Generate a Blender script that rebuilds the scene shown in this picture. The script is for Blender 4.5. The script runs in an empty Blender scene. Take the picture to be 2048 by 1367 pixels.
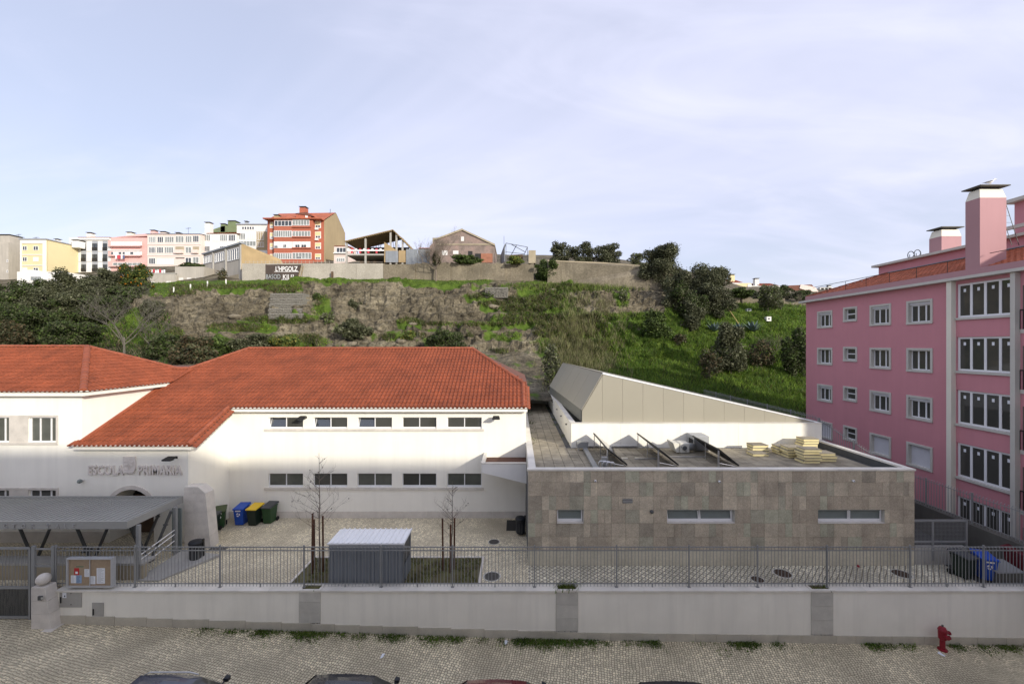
import bpy, math, random
import numpy as np
from mathutils import Vector, Matrix, noise
random.seed(7)
SC = bpy.context.scene
COL = SC.collection
R = math.radians
# ------------------------------------------------------------------ camera
F, CX, CY, H = 820.0, 1033.0, 690.0, 11.5      # focal length in photo pixels, vanishing point, eye height
cam = bpy.data.cameras.new('camera'); camo = bpy.data.objects.new('camera', cam); COL.objects.link(camo)
camo.location = (0, 0, H); camo.rotation_euler = (R(90), 0, 0)
cam.sensor_width = 36.0; cam.lens = F / 2048 * 36.0
cam.shift_x = -(CX - 1024) / 2048; cam.shift_y = (CY - 683.5) / 2048
cam.clip_start = 0.05; cam.clip_end = 6000
SC.camera = camo
# ------------------------------------------------------------------ light
SUN_AZ, SUN_EL = 42.0, 20.0                     # sun behind the viewer, to the right
SUN_DIR = Vector((math.sin(R(SUN_AZ)) * math.cos(R(SUN_EL)), -math.cos(R(SUN_AZ)) * math.cos(R(SUN_EL)), math.sin(R(SUN_EL))))
sun = bpy.data.lights.new('sun', 'SUN'); suno = bpy.data.objects.new('sun', sun); COL.objects.link(suno)
sun.energy = 2.0; sun.angle = R(1.6); sun.color = (1.0, 0.93, 0.80)
suno.rotation_euler = SUN_DIR.to_track_quat('Z', 'Y').to_euler(); suno.location = (40, -60, 60)
SKY_STRENGTH = 0.125
SC.view_settings.view_transform = 'Standard'; SC.view_settings.look = 'None'
SC.view_settings.exposure = 1.05; SC.view_settings.gamma = 1.0
world = bpy.data.worlds.new('World'); SC.world = world; world.use_nodes = True
def build_world():
    nt = world.node_tree; N = nt.nodes; L = nt.links; N.clear()
    out = N.new('ShaderNodeOutputWorld'); bg = N.new('ShaderNodeBackground'); bg.inputs[1].default_value = SKY_STRENGTH
    sky = N.new('ShaderNodeTexSky'); sky.sky_type = 'NISHITA'; sky.sun_disc = False
    sky.sun_elevation = R(SUN_EL); sky.sun_rotation = R(180 - SUN_AZ)
    sky.air_density = 1.0; sky.dust_density = 2.5; sky.ozone_density = 1.5
    tc = N.new('ShaderNodeTexCoord'); sep = N.new('ShaderNodeSeparateXYZ'); L.new(tc.outputs['Generated'], sep.inputs[0])
    def math_(op, a, b=None):
        m = N.new('ShaderNodeMath'); m.operation = op
        for i, v in enumerate((a, b)):
            if v is None: continue
            if isinstance(v, (int, float)): m.inputs[i].default_value = v
            else: L.new(v, m.inputs[i])
        return m.outputs[0]
    zc = math_('ADD', math_('MAXIMUM', sep.outputs[2], 0.0), 0.22)
    u = math_('DIVIDE', sep.outputs[0], zc); v = math_('DIVIDE', sep.outputs[1], zc)
    cb = N.new('ShaderNodeCombineXYZ'); L.new(u, cb.inputs[0]); L.new(v, cb.inputs[1])
    def layer(scale, rot, sc, detail, dist, lo, hi, off=(0, 0, 0)):
        mp = N.new('ShaderNodeMapping'); mp.inputs['Rotation'].default_value = (0, 0, R(rot)); mp.inputs['Scale'].default_value = scale; mp.inputs['Location'].default_value = off
        L.new(cb.outputs[0], mp.inputs[0])
        nz = N.new('ShaderNodeTexNoise'); nz.inputs['Scale'].default_value = sc; nz.inputs['Detail'].default_value = detail
        nz.inputs['Roughness'].default_value = 0.55; nz.inputs['Distortion'].default_value = dist
        L.new(mp.outputs[0], nz.inputs[0])
        rp = N.new('ShaderNodeMapRange'); rp.interpolation_type = 'SMOOTHSTEP'
        rp.inputs[1].default_value = lo; rp.inputs[2].default_value = hi
        L.new(nz.outputs[0], rp.inputs[0]); return rp.outputs[0]
    a = layer((0.55, 1.0, 1), 25, 0.7, 5, 0.8, 0.36, 0.70, SKY_OFF)
    b = layer((0.9, 2.4, 1), -50, 0.9, 8, 1.6, 0.42, 0.80, SKY_OFF)
    cover = math_('MINIMUM', math_('ADD', math_('ADD', math_('MULTIPLY', a, 0.32), math_('MULTIPLY', b, 0.18)), 0.54), 0.97)
    mx = N.new('ShaderNodeMix'); mx.data_type = 'RGBA'
    sk = N.new('ShaderNodeVectorMath'); sk.operation = 'SCALE'; sk.inputs['Scale'].default_value = 0.7; L.new(sky.outputs[0], sk.inputs[0])
    L.new(cover, mx.inputs[0]); L.new(sk.outputs[0], mx.inputs[6])
    bw = N.new('ShaderNodeRGBToBW'); L.new(sky.outputs[0], bw.inputs[0])       # the veil scatters the light of the sky behind it
    lum = math_('ADD', math_('MULTIPLY', bw.outputs[0], 0.12), 3.55)
    vs = N.new('ShaderNodeVectorMath'); vs.operation = 'SCALE'; vs.inputs[0].default_value = CLOUD; L.new(lum, vs.inputs['Scale'])
    low = math_('MULTIPLY', math_('POWER', math_('SUBTRACT', 1.0, math_('MAXIMUM', sep.outputs[2], 0.0)), 5.0), 0.30)   # milky haze towards the horizon
    va = N.new('ShaderNodeVectorMath'); va.operation = 'MULTIPLY_ADD'; L.new(low, va.inputs[0]); va.inputs[1].default_value = (1.2, 0.85, 0.3); L.new(vs.outputs[0], va.inputs[2])
    L.new(va.outputs[0], mx.inputs[7])
    L.new(mx.outputs[2], bg.inputs[0]); L.new(bg.outputs[0], out.inputs[0])
SKY_OFF = (5.3, 1.8, 0.0)
CLOUD = (0.91, 0.935, 1.17)                      # thin high cirrus veil
build_world()

# ------------------------------------------------------------------ helpers
def X(px, D): return (px - CX) / F * D
def Z(py, D): return H - (py - CY) / F * D
V3 = Vector
class Frame:
    """a wall plane: u along it, v up, n outwards"""
    def __init__(s, O, U, N, V=(0, 0, 1)):
        s.O, s.U, s.V, s.N = V3(O), V3(U), V3(V), V3(N)
    def p(s, u, v, n=0.0): return s.O + s.U * u + s.V * v + s.N * n
def front(y): return Frame((0, y, 0), (1, 0, 0), (0, -1, 0))
def left(x): return Frame((x, 0, 0), (0, 1, 0), (-1, 0, 0))
def right(x): return Frame((x, 0, 0), (0, 1, 0), (1, 0, 0))
ORG = {}
def org(o):
    v = V3((0, 0, 0))
    while o is not None: v += V3(o.location); o = o.parent
    return v
def tag(o, label=None, cat=None, group=None, kind=None):
    if label: o['label'] = label
    if cat: o['category'] = cat
    if group: o['group'] = group
    if kind: o['kind'] = kind
    return o
def thing(name, loc, label, cat, group=None):
    o = bpy.data.objects.new(name, None); COL.objects.link(o); o.location = loc
    o.empty_display_size = 0.2
    return tag(o, label, cat, group)
class MB:
    def __init__(s): s.v = []; s.f = []; s.m = []; s.cur = 0
    def poly(s, *pts):
        i = len(s.v); s.v += [tuple(p) for p in pts]; s.f.append(tuple(range(i, i + len(pts)))); s.m.append(s.cur); return s
    def hexa(s, p):      # 8 points: bottom ring 0-3, top ring 4-7
        i = len(s.v); s.v += [tuple(q) for q in p]
        for f in ((0, 3, 2, 1), (4, 5, 6, 7), (0, 1, 5, 4), (1, 2, 6, 5), (2, 3, 7, 6), (3, 0, 4, 7)):
            s.f.append(tuple(i + k for k in f)); s.m.append(s.cur)
        return s
    def box(s, x0, x1, y0, y1, z0, z1):
        s.hexa([(x0, y0, z0), (x1, y0, z0), (x1, y1, z0), (x0, y1, z0), (x0, y0, z1), (x1, y0, z1), (x1, y1, z1), (x0, y1, z1)])
        return s
    def fbox(s, fr, u0, u1, v0, v1, n0, n1):
        s.hexa([fr.p(u0, v0, n1), fr.p(u1, v0, n1), fr.p(u1, v0, n0), fr.p(u0, v0, n0),
                fr.p(u0, v1, n1), fr.p(u1, v1, n1), fr.p(u1, v1, n0), fr.p(u0, v1, n0)]); return s
    def prism(s, poly, d):   # poly: list of 3D points, extruded by vector d
        n = len(poly); i = len(s.v); d = V3(d)
        s.v += [tuple(p) for p in poly] + [tuple(V3(p) + d) for p in poly]
        s.f.append(tuple(range(i + n - 1, i - 1, -1))); s.m.append(s.cur)
        s.f.append(tuple(range(i + n, i + 2 * n))); s.m.append(s.cur)
        for k in range(n):
            j = (k + 1) % n; s.f.append((i + k, i + j, i + n + j, i + n + k)); s.m.append(s.cur)
        return s
    def tube(s, pts, rad, n=6, cap=True):
        pts = [V3(p) for p in pts]; rad = rad if isinstance(rad, (list, tuple)) else [rad] * len(pts)
        rings = []; up = None
        for k, p in enumerate(pts):
            d = (pts[min(k + 1, len(pts) - 1)] - pts[max(k - 1, 0)])
            d = d.normalized() if d.length > 1e-9 else V3((0, 0, 1))
            if up is None: up = d.orthogonal().normalized()
            a = (up - d * up.dot(d)); a = a.normalized() if a.length > 1e-6 else d.orthogonal().normalized()
            b = d.cross(a); up = a
            i = len(s.v)
            for q in range(n):
                t = 2 * math.pi * q / n
                s.v.append(tuple(p + (a * math.cos(t) + b * math.sin(t)) * rad[k]))
            rings.append(i)
        for k in range(len(rings) - 1):
            for q in range(n):
                r = (q + 1) % n
                s.f.append((rings[k] + q, rings[k] + r, rings[k + 1] + r, rings[k + 1] + q)); s.m.append(s.cur)
        if cap:
            s.f.append(tuple(rings[0] + q for q in range(n - 1, -1, -1))); s.m.append(s.cur)
            s.f.append(tuple(rings[-1] + q for q in range(n))); s.m.append(s.cur)
        return s
    def lathe(s, prof, c=(0, 0, 0), n=16, axis='z'):   # prof list of (r,h)
        c = V3(c); i0 = len(s.v)
        for r, h in prof:
            for q in range(n):
                t = 2 * math.pi * q / n
                a, b = r * math.cos(t), r * math.sin(t)
                s.v.append(tuple(c + V3({'z': (a, b, h), 'y': (a, h, b), 'x': (h, a, b)}[axis])))
        for k in range(len(prof) - 1):
            for q in range(n):
                r = (q + 1) % n
                s.f.append((i0 + k * n + q, i0 + k * n + r, i0 + (k + 1) * n + r, i0 + (k + 1) * n + q)); s.m.append(s.cur)
        s.f.append(tuple(i0 + q for q in range(n - 1, -1, -1))); s.m.append(s.cur)
        s.f.append(tuple(i0 + (len(prof) - 1) * n + q for q in range(n))); s.m.append(s.cur)
        return s
    def loft(s, rings, closed=True, cap=True):
        n = len(rings[0]); i0 = len(s.v)
        for r in rings: s.v += [tuple(p) for p in r]
        for k in range(len(rings) - 1):
            for q in range(n if closed else n - 1):
                r = (q + 1) % n
                s.f.append((i0 + k * n + q, i0 + k * n + r, i0 + (k + 1) * n + r, i0 + (k + 1) * n + q)); s.m.append(s.cur)
        if cap and closed:
            s.f.append(tuple(i0 + q for q in range(n - 1, -1, -1))); s.m.append(s.cur)
            s.f.append(tuple(i0 + (len(rings) - 1) * n + q for q in range(n))); s.m.append(s.cur)
        return s
    def data(s, name, mats, o=V3((0, 0, 0)), smooth=False, bevel=None):
        me = bpy.data.meshes.new(name)
        me.from_pydata([(p[0] - o[0], p[1] - o[1], p[2] - o[2]) for p in s.v], [], s.f)
        for m in (mats if isinstance(mats, (list, tuple)) else [mats]): me.materials.append(m)
        if max(s.m, default=0): me.polygons.foreach_set('material_index', s.m)
        if smooth: me.polygons.foreach_set('use_smooth', [True] * len(me.polygons))
        me.update(); return me
    def build(s, name, mats, parent=None, smooth=False, world_coords=True, kind=None, bevel=0, fix=False):
        o0 = org(parent) if (parent is not None and world_coords) else V3((0, 0, 0))
        me = s.data(name, mats, o0, smooth)
        if fix:
            import bmesh
            bm = bmesh.new(); bm.from_mesh(me); bmesh.ops.recalc_face_normals(bm, faces=bm.faces); bm.to_mesh(me); bm.free()
        o = bpy.data.objects.new(name, me); COL.objects.link(o); o.parent = parent
        if kind: o['kind'] = kind
        if bevel:
            md = o.modifiers.new('bevel', 'BEVEL'); md.width = bevel; md.segments = 2; md.limit_method = 'ANGLE'
        return o
def inst(src_mesh, name, parent, loc, rot=None, scale=None):
    o = bpy.data.objects.new(name, src_mesh); COL.objects.link(o); o.parent = parent
    o.location = V3(loc) - (org(parent) if parent is not None else V3((0, 0, 0)))
    if rot: o.rotation_euler = rot
    if scale: o.scale = scale
    return o
def wall_grid(mb, fr, u0, u1, v0, v1, holes=(), depth=0.15):
    us = sorted({u0, u1, *[h[0] for h in holes], *[h[1] for h in holes]}); vs = sorted({v0, v1, *[h[2] for h in holes], *[h[3] for h in holes]})
    us = [u for u in us if u0 <= u <= u1]; vs = [v for v in vs if v0 <= v <= v1]
    for i in range(len(us) - 1):
        for j in range(len(vs) - 1):
            cu, cv = (us[i] + us[i + 1]) / 2, (vs[j] + vs[j + 1]) / 2
            if any(h[0] < cu < h[1] and h[2] < cv < h[3] for h in holes): continue
            mb.poly(fr.p(us[i], vs[j]), fr.p(us[i + 1], vs[j]), fr.p(us[i + 1], vs[j + 1]), fr.p(us[i], vs[j + 1]))
    for h in holes:
        a, b, c, d = h[:4]
        mb.poly(fr.p(a, c), fr.p(b, c), fr.p(b, c, -depth), fr.p(a, c, -depth))
        mb.poly(fr.p(a, d), fr.p(a, d, -depth), fr.p(b, d, -depth), fr.p(b, d))
        mb.poly(fr.p(a, c), fr.p(a, c, -depth), fr.p(a, d, -depth), fr.p(a, d))
        mb.poly(fr.p(b, c), fr.p(b, d), fr.p(b, d, -depth), fr.p(b, c, -depth))
    return mb
def window(parent, fr, u0, u1, v0, v1, n=-0.12, bays=2, fw=0.06, fd=0.06, frame=None, glass=None, splits=None, transom=(), tilt=(), bottom=None, name='window'):
    """frame with one pane per bay; panes listed in tilt lean inwards"""
    w = MB(); bt = bottom if bottom else fw
    w.fbox(fr, u0, u1, v0, v0 + bt, n - fd, n); w.fbox(fr, u0, u1, v1 - fw, v1, n - fd, n)
    w.fbox(fr, u0, u0 + fw, v0 + bt, v1 - fw, n - fd, n); w.fbox(fr, u1 - fw, u1, v0 + bt, v1 - fw, n - fd, n)
    sp = splits if splits else [k / bays for k in range(1, bays)]
    edges = [u0 + fw] + [u0 + (u1 - u0) * s_ for s_ in sp] + [u1 - fw]
    for e in edges[1:-1]: w.fbox(fr, e - fw * 0.55, e + fw * 0.55, v0 + bt, v1 - fw, n - fd, n + 0.004)
    tr = [v0 + bt] + [v0 + (v1 - v0) * t for t in transom] + [v1 - fw]
    for t in tr[1:-1]: w.fbox(fr, u0 + fw, u1 - fw, t - fw * 0.5, t + fw * 0.5, n - fd, n + 0.002)
    wo = w.build(name, frame or M['white_frame'], parent)
    for k in range(len(edges) - 1):
        for j in range(len(tr) - 1):
            g = MB(); a, b, c, d = edges[k], edges[k + 1], tr[j], tr[j + 1]
            if k in tilt:
                top = n - 0.24
                g.prism([fr.p(a, c, n - 0.03), fr.p(b, c, n - 0.03), fr.p(b, d, top), fr.p(a, d, top)], fr.N * -0.012)
                for q in (a, b): w2 = None
                po = g.build('pane', M['glass_sky'], wo)
                fm = MB(); e = 0.035
                for (aa, bb) in ((a, a + e), (b - e, b)):
                    fm.prism([fr.p(aa, c, n - 0.025), fr.p(bb, c, n - 0.025), fr.p(bb, d, top + 0.005), fr.p(aa, d, top + 0.005)], fr.N * -0.03)
                fm.prism([fr.p(a, d - e, top + 0.03), fr.p(b, d - e, top + 0.03), fr.p(b, d, top + 0.005), fr.p(a, d, top + 0.005)], fr.N * -0.03)
                fm.build('sash', frame or M['white_frame'], wo)
                bk = MB(); bk.fbox(fr, a, b, c, d, n - 0.34, n - 0.30); bk.build('unlit_room_panel', M['unlit_black'], wo)  # flat black board stands for the unlit room behind
            else:
                g.fbox(fr, a, b, c, d, n - fd * 0.6, n - fd * 0.4); g.build('pane', glass or M['glass'], wo)
    return wo
def text_part(name, body, size, depth, mat_, parent, M4, align='LEFT', spacing=1.0, offset=0.0):
    cu = bpy.data.curves.new(name, 'FONT'); cu.body = body; cu.size = size; cu.extrude = depth; cu.align_x = align; cu.space_character = spacing
    cu.offset = offset; cu.resolution_u = 3
    t = bpy.data.objects.new('tmp', cu); COL.objects.link(t)
    dg = bpy.context.evaluated_depsgraph_get(); me = bpy.data.meshes.new_from_object(t.evaluated_get(dg))
    bpy.data.objects.remove(t); bpy.data.curves.remove(cu)
    me.name = name; me.materials.clear(); me.materials.append(mat_)
    me.transform(M4)
    if parent is not None: me.transform(Matrix.Translation(-org(parent)))
    o = bpy.data.objects.new(name, me); COL.objects.link(o); o.parent = parent
    return o
def text_matrix(x, y, z, sx=1.0): # upright text facing the viewer
    return Matrix.Translation((x, y, z)) @ Matrix.Rotation(R(90), 4, 'X') @ Matrix.Diagonal((sx, 1, 1, 1))

# ------------------------------------------------------------------ materials
M = {}
def mat(name, col, rough=0.8, var=0.12, scale=1.5, bump=0.0, bscale=25.0, metal=0.0, streak=0.0, spec=0.4, fine=0.0, dirt=None, dirt_amt=0.0, tint=None, objrand=0.0, island=0.0):
    m = bpy.data.materials.new(name); m.use_nodes = True; nt = m.node_tree; N = nt.nodes; L = nt.links
    bs = N['Principled BSDF']; bs.inputs['Roughness'].default_value = rough; bs.inputs['Metallic'].default_value = metal
    bs.inputs['Specular IOR Level'].default_value = spec
    geo = N.new('ShaderNodeNewGeometry'); pos = geo.outputs['Position']
    def nz(sc, det=4, mapping=None):
        t = N.new('ShaderNodeTexNoise'); t.inputs['Scale'].default_value = sc; t.inputs['Detail'].default_value = det; t.inputs['Roughness'].default_value = 0.6
        if mapping:
            mp = N.new('ShaderNodeMapping'); mp.inputs['Scale'].default_value = mapping; L.new(pos, mp.inputs[0]); L.new(mp.outputs[0], t.inputs[0])
        else: L.new(pos, t.inputs[0])
        return t.outputs[0]
    def mix(f, a, b, mode='MIX'):
        x = N.new('ShaderNodeMix'); x.data_type = 'RGBA'; x.blend_type = mode
        for k, q in ((0, f), (6, a), (7, b)):
            if isinstance(q, (int, float)): x.inputs[k].default_value = q
            elif isinstance(q, tuple): x.inputs[k].default_value = q if len(q) == 4 else (*q, 1)
            else: L.new(q, x.inputs[k])
        return x.outputs[2]
    def rng(v, lo, hi):
        r = N.new('ShaderNodeMapRange'); r.inputs[1].default_value = lo; r.inputs[2].default_value = hi; L.new(v, r.inputs[0]); return r.outputs[0]
    lo = tuple(c * (1 - var) for c in col); hi = tuple(min(c * (1 + var), 1) for c in col)
    if tint: hi = tint
    c = mix(rng(nz(scale), 0.3, 0.7), lo, hi)
    if fine: c = mix(fine, c, mix(rng(nz(scale * 14, 2), 0.3, 0.7), (0.25, 0.25, 0.25), (1, 1, 1)), 'MULTIPLY')
    if streak: c = mix(rng(nz(1.0, 5, (2.5, 2.5, 0.18)), 0.45, 0.85), c, tuple(q * (1 - streak) for q in col))
    if dirt: c = mix(rng(nz(0.7, 6), 0.5, 0.5 + 0.35 / max(dirt_amt, 0.05)), c, dirt)
    if objrand:
        oi = N.new('ShaderNodeObjectInfo'); hs = N.new('ShaderNodeHueSaturation')
        L.new(rng(oi.outputs['Random'], 0, 1), hs.inputs['Value'])
        r = hs.inputs['Value'].links[0].from_node; r.inputs[3].default_value = 1 - objrand; r.inputs[4].default_value = 1 + objrand
        L.new(c, hs.inputs['Color']); c = hs.outputs[0]
    if island:     # every tile of a field differs a little
        h2 = N.new('ShaderNodeHueSaturation'); r2 = N.new('ShaderNodeMapRange'); r2.inputs[3].default_value = 1 - island; r2.inputs[4].default_value = 1 + island
        L.new(geo.outputs['Random Per Island'], r2.inputs[0]); L.new(r2.outputs[0], h2.inputs['Value']); L.new(c, h2.inputs['Color']); c = h2.outputs[0]
    L.new(c, bs.inputs['Base Color'])
    if bump:
        b = N.new('ShaderNodeBump'); b.inputs['Strength'].default_value = bump; b.inputs['Distance'].default_value = 0.02
        L.new(nz(bscale, 5), b.inputs['Height']); L.new(b.outputs[0], bs.inputs['Normal'])
    M[name] = m; return m
mat('white_plaster', (0.90, 0.875, 0.79), 0.9, 0.04, 0.5, 0.15, 60, streak=0.09)
mat('white_wall_street', (0.86, 0.83, 0.735), 0.9, 0.04, 0.5, 0.15, 50, streak=0.12, dirt=(0.66, 0.63, 0.54), dirt_amt=0.3)
mat('white_paint', (0.80, 0.79, 0.76), 0.7, 0.03, 2, streak=0.04)
mat('white_frame', (0.80, 0.80, 0.80), 0.4, 0.02, 3)
mat('limestone', (0.68, 0.635, 0.57), 0.75, 0.10, 2.5, 0.2, 40, fine=0.12, dirt=(0.42, 0.39, 0.35), dirt_amt=0.2, objrand=0.05)
mat('limestone_dark', (0.58, 0.56, 0.50), 0.8, 0.10, 2.5, 0.2, 40, fine=0.15, streak=0.15, objrand=0.07)
mat('plinth_stone', (0.54, 0.50, 0.41), 0.8, 0.12, 1.5, 0.2, 40, fine=0.15, dirt=(0.30, 0.27, 0.20), dirt_amt=0.35, objrand=0.08)
mat('coping_top', (0.72, 0.685, 0.61), 0.8, 0.10, 1.2, 0.15, 40, dirt=(0.36, 0.34, 0.30), dirt_amt=0.4, objrand=0.06)
mat('roof_tile', (0.285, 0.072, 0.029), 0.75, 0.24, 0.8, 0.1, 30, fine=0.42, dirt=(0.18, 0.065, 0.035), dirt_amt=0.22, objrand=0.12, island=0.12)
mat('ridge_tile', (0.29, 0.08, 0.038), 0.75, 0.18, 1.5, 0.1, 30, fine=0.2, dirt=(0.36, 0.13, 0.05), dirt_amt=0.25, objrand=0.10)
mat('roof_under', (0.16, 0.07, 0.05), 0.9)
mat('mortar_white', (0.78, 0.76, 0.70), 0.9, 0.08, 6)
mat('grey_steel', (0.28, 0.285, 0.28), 0.5, 0.06, 1.0, metal=0.15)
mat('canopy_steel', (0.36, 0.36, 0.34), 0.45, 0.05, 0.8, metal=0.2)
mat('dark_steel', (0.10, 0.105, 0.105), 0.5, 0.08, 1.5, metal=0.2)
mat('bright_metal', (0.62, 0.62, 0.62), 0.3, 0.05, 3, metal=0.8)
mat('alu_frame', (0.55, 0.56, 0.57), 0.4, 0.05, 3, metal=0.4)
mat('black_metal', (0.02, 0.02, 0.02), 0.5, 0.1, 3)
mat('shed_metal', (0.22, 0.24, 0.265), 0.5, 0.06, 1.0, metal=0.2)
mat('white_sheet', (0.82, 0.83, 0.84), 0.45, 0.03, 1.5)
mat('glass', (0.06, 0.06, 0.052), 0.04, 0.05, 1.0, spec=0.7)
mat('glass_curtain', (0.10, 0.105, 0.09), 0.08, 0.25, 0.9, spec=0.6)
mat('glass_frosted', (0.19, 0.22, 0.21), 0.25, 0.08, 2.0, spec=0.5)
mat('glass_sky', (0.035, 0.042, 0.05), 0.03, 0.05, 1.0, spec=1.0)
M['glass_sky'].node_tree.nodes['Principled BSDF'].inputs['Coat Weight'].default_value = 1.0
mat('unlit_black', (0.03, 0.03, 0.03), 0.9)  # near black paints the shade inside rooms and openings
mat('clad_panel', (0.36, 0.335, 0.265), 0.45, 0.03, 0.5, metal=0.05, objrand=0.02)
mat('louvre', (0.18, 0.18, 0.155), 0.6, 0.05, 2)
mat('paver', (0.33, 0.29, 0.215), 0.9, 0.3, 1.2, 0.25, 50, fine=0.2, dirt=(0.13, 0.115, 0.08), dirt_amt=0.45, objrand=0.14, island=0.08)
mat('bitumen', (0.085, 0.088, 0.09), 0.85, 0.12, 1.5, streak=0.15)
mat('pink', (0.59, 0.255, 0.285), 0.85, 0.04, 0.35, 0.1, 60, streak=0.06)  # copy of the pink paint toned for the shaded walls
mat('pink_sunlit', (0.43, 0.245, 0.255), 0.85, 0.04, 0.35, 0.1, 60, streak=0.05)  # same pink paint again, toned for the sunlit chimneys
mat('pink_trim', (0.56, 0.54, 0.48), 0.8, 0.06, 1.0, streak=0.08)
mat('pink_roof', (0.40, 0.12, 0.06), 0.8, 0.3, 1.5, fine=0.25, objrand=0.08, island=0.2)
mat('shutter', (0.66, 0.66, 0.68), 0.6, 0.03, 2)
mat('cream', (0.78, 0.74, 0.62), 0.85, 0.04, 0.6, streak=0.06)
mat('soil', (0.13, 0.095, 0.055), 0.95, 0.35, 2.5, 0.6, 20, fine=0.3, tint=(0.15, 0.15, 0.06))
mat('insulation', (0.80, 0.70, 0.38), 0.85, 0.08, 3)
mat('paper', (0.78, 0.80, 0.83), 0.7, 0.05, 4)
mat('paper_red', (0.50, 0.03, 0.03), 0.6, 0.05, 4)
mat('paper_green', (0.03, 0.16, 0.08), 0.6)
mat('paper_blue', (0.30, 0.42, 0.60), 0.6)
mat('ink', (0.05, 0.06, 0.10), 0.7)
mat('cork', (0.36, 0.27, 0.18), 0.9, 0.12, 8)
mat('rust_stake', (0.10, 0.045, 0.025), 0.85, 0.3, 4)
mat('bark', (0.10, 0.085, 0.065), 0.9, 0.25, 3, 0.5, 15)
mat('bark_pale', (0.11, 0.10, 0.08), 0.9, 0.3, 2, 0.5, 15)
mat('twig', (0.17, 0.14, 0.11), 0.9, 0.2, 3)
mat('green_bin', (0.022, 0.065, 0.022), 0.45, 0.1, 3)
mat('dark_bin', (0.010, 0.022, 0.015), 0.45, 0.1, 3)
mat('grey_lid', (0.06, 0.065, 0.07), 0.5, 0.1, 3)
mat('blue_bin', (0.012, 0.07, 0.40), 0.4, 0.08, 3)
mat('yellow_lid', (0.75, 0.50, 0.03), 0.45, 0.06, 3)
mat('olive_lid', (0.05, 0.075, 0.025), 0.5, 0.1, 3)
mat('black_plastic', (0.012, 0.014, 0.018), 0.45, 0.1, 3)
mat('rubber', (0.012, 0.012, 0.012), 0.8)
mat('dark_red_plastic', (0.10, 0.008, 0.014), 0.5, 0.1, 4)
mat('red_paint', (0.24, 0.010, 0.022), 0.4, 0.1, 5)
mat('cast_iron', (0.085, 0.080, 0.072), 0.7, 0.15, 6, 0.3, 80)
mat('rusty_iron', (0.075, 0.050, 0.035), 0.8, 0.25, 5, 0.3, 80)
mat('asphalt', (0.05, 0.05, 0.05), 0.9, 0.15, 1.5, 0.4, 90, fine=0.2)
mat('concrete', (0.40, 0.385, 0.35), 0.9, 0.12, 0.5, 0.2, 20, streak=0.15, fine=0.1)
mat('concrete_pale', (0.46, 0.425, 0.36), 0.9, 0.2, 0.3, 0.5, 6, streak=0.25, fine=0.4, dirt=(0.28, 0.25, 0.19), dirt_amt=0.4)
mat('concrete_old', (0.25, 0.215, 0.155), 0.95, 0.35, 0.25, 1.0, 3, streak=0.45, fine=0.55, dirt=(0.12, 0.105, 0.07), dirt_amt=0.6)
mat('concrete_dark', (0.12, 0.115, 0.10), 0.9, 0.2, 0.8, streak=0.3)
mat('ochre_wall', (0.38, 0.28, 0.15), 0.95, 0.2, 0.3, 0.2, 6, streak=0.15, dirt=(0.34, 0.25, 0.16), dirt_amt=0.3)
mat('ruin_plaster', (0.31, 0.245, 0.21), 0.95, 0.4, 0.7, 0.4, 6, streak=0.25, fine=0.6, dirt=(0.30, 0.13, 0.11), dirt_amt=0.5)
mat('ruin_trim', (0.36, 0.31, 0.22), 0.95, 0.15, 0.6)
mat('brick_red', (0.36, 0.16, 0.10), 0.9, 0.2, 1.2, fine=0.3)
mat('zinc', (0.27, 0.29, 0.31), 0.5, 0.15, 0.8, metal=0.2, streak=0.2)
mat('timber', (0.30, 0.22, 0.11), 0.85, 0.2, 1.0, fine=0.2)
mat('timber_dark', (0.10, 0.065, 0.04), 0.9, 0.2, 1.0)
mat('house_yellow', (0.68, 0.59, 0.35), 0.9, 0.03, 0.2)
mat('house_white', (0.72, 0.71, 0.68), 0.9, 0.03, 0.2, streak=0.05)
mat('house_pink', (0.66, 0.42, 0.39), 0.9, 0.05, 0.2, streak=0.06)
mat('house_pale_pink', (0.70, 0.585, 0.53), 0.9, 0.05, 0.2, streak=0.06)
mat('house_red', (0.40, 0.125, 0.075), 0.9, 0.08, 0.25, streak=0.12)
mat('house_grey', (0.42, 0.39, 0.34), 0.95, 0.12, 0.3, streak=0.2)
mat('house_panel', (0.33, 0.35, 0.38), 0.8, 0.04, 0.3)
mat('gable_ochre', (0.36, 0.285, 0.17), 0.9, 0.08, 0.2, streak=0.15)
mat('green_chimney', (0.17, 0.21, 0.11), 0.9, 0.1, 0.5)
mat('far_glass', (0.05, 0.06, 0.07), 0.2, 0.2, 0.4, spec=0.6)
mat('far_glass_pale', (0.24, 0.26, 0.25), 0.2, 0.25, 0.5, spec=0.5)
mat('far_blind', (0.70, 0.69, 0.66), 0.7, 0.05, 0.5)
mat('blind_yellow', (0.70, 0.60, 0.33), 0.7, 0.05, 0.5)
mat('far_tile', (0.42, 0.13, 0.07), 0.85, 0.2, 0.6, fine=0.2)
mat('orange_paint', (0.75, 0.16, 0.05), 0.6)
mat('cloth_red', (0.5, 0.06, 0.08), 0.9); mat('cloth_blue', (0.10, 0.13, 0.25), 0.9); mat('cloth_white', (0.8, 0.8, 0.8), 0.9)
mat('agave', (0.11, 0.15, 0.145), 0.6, 0.15, 2)
mat('bamboo', (0.50, 0.38, 0.16), 0.7)
mat('graffiti_dark', (0.085, 0.065, 0.055), 0.9, 0.3, 0.6, fine=0.2)
mat('graffiti_white', (0.75, 0.74, 0.73), 0.8, 0.05, 2); mat('graffiti_grey', (0.40, 0.42, 0.42), 0.8, 0.1, 2); mat('graffiti_black', (0.03, 0.03, 0.03), 0.8)
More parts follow.
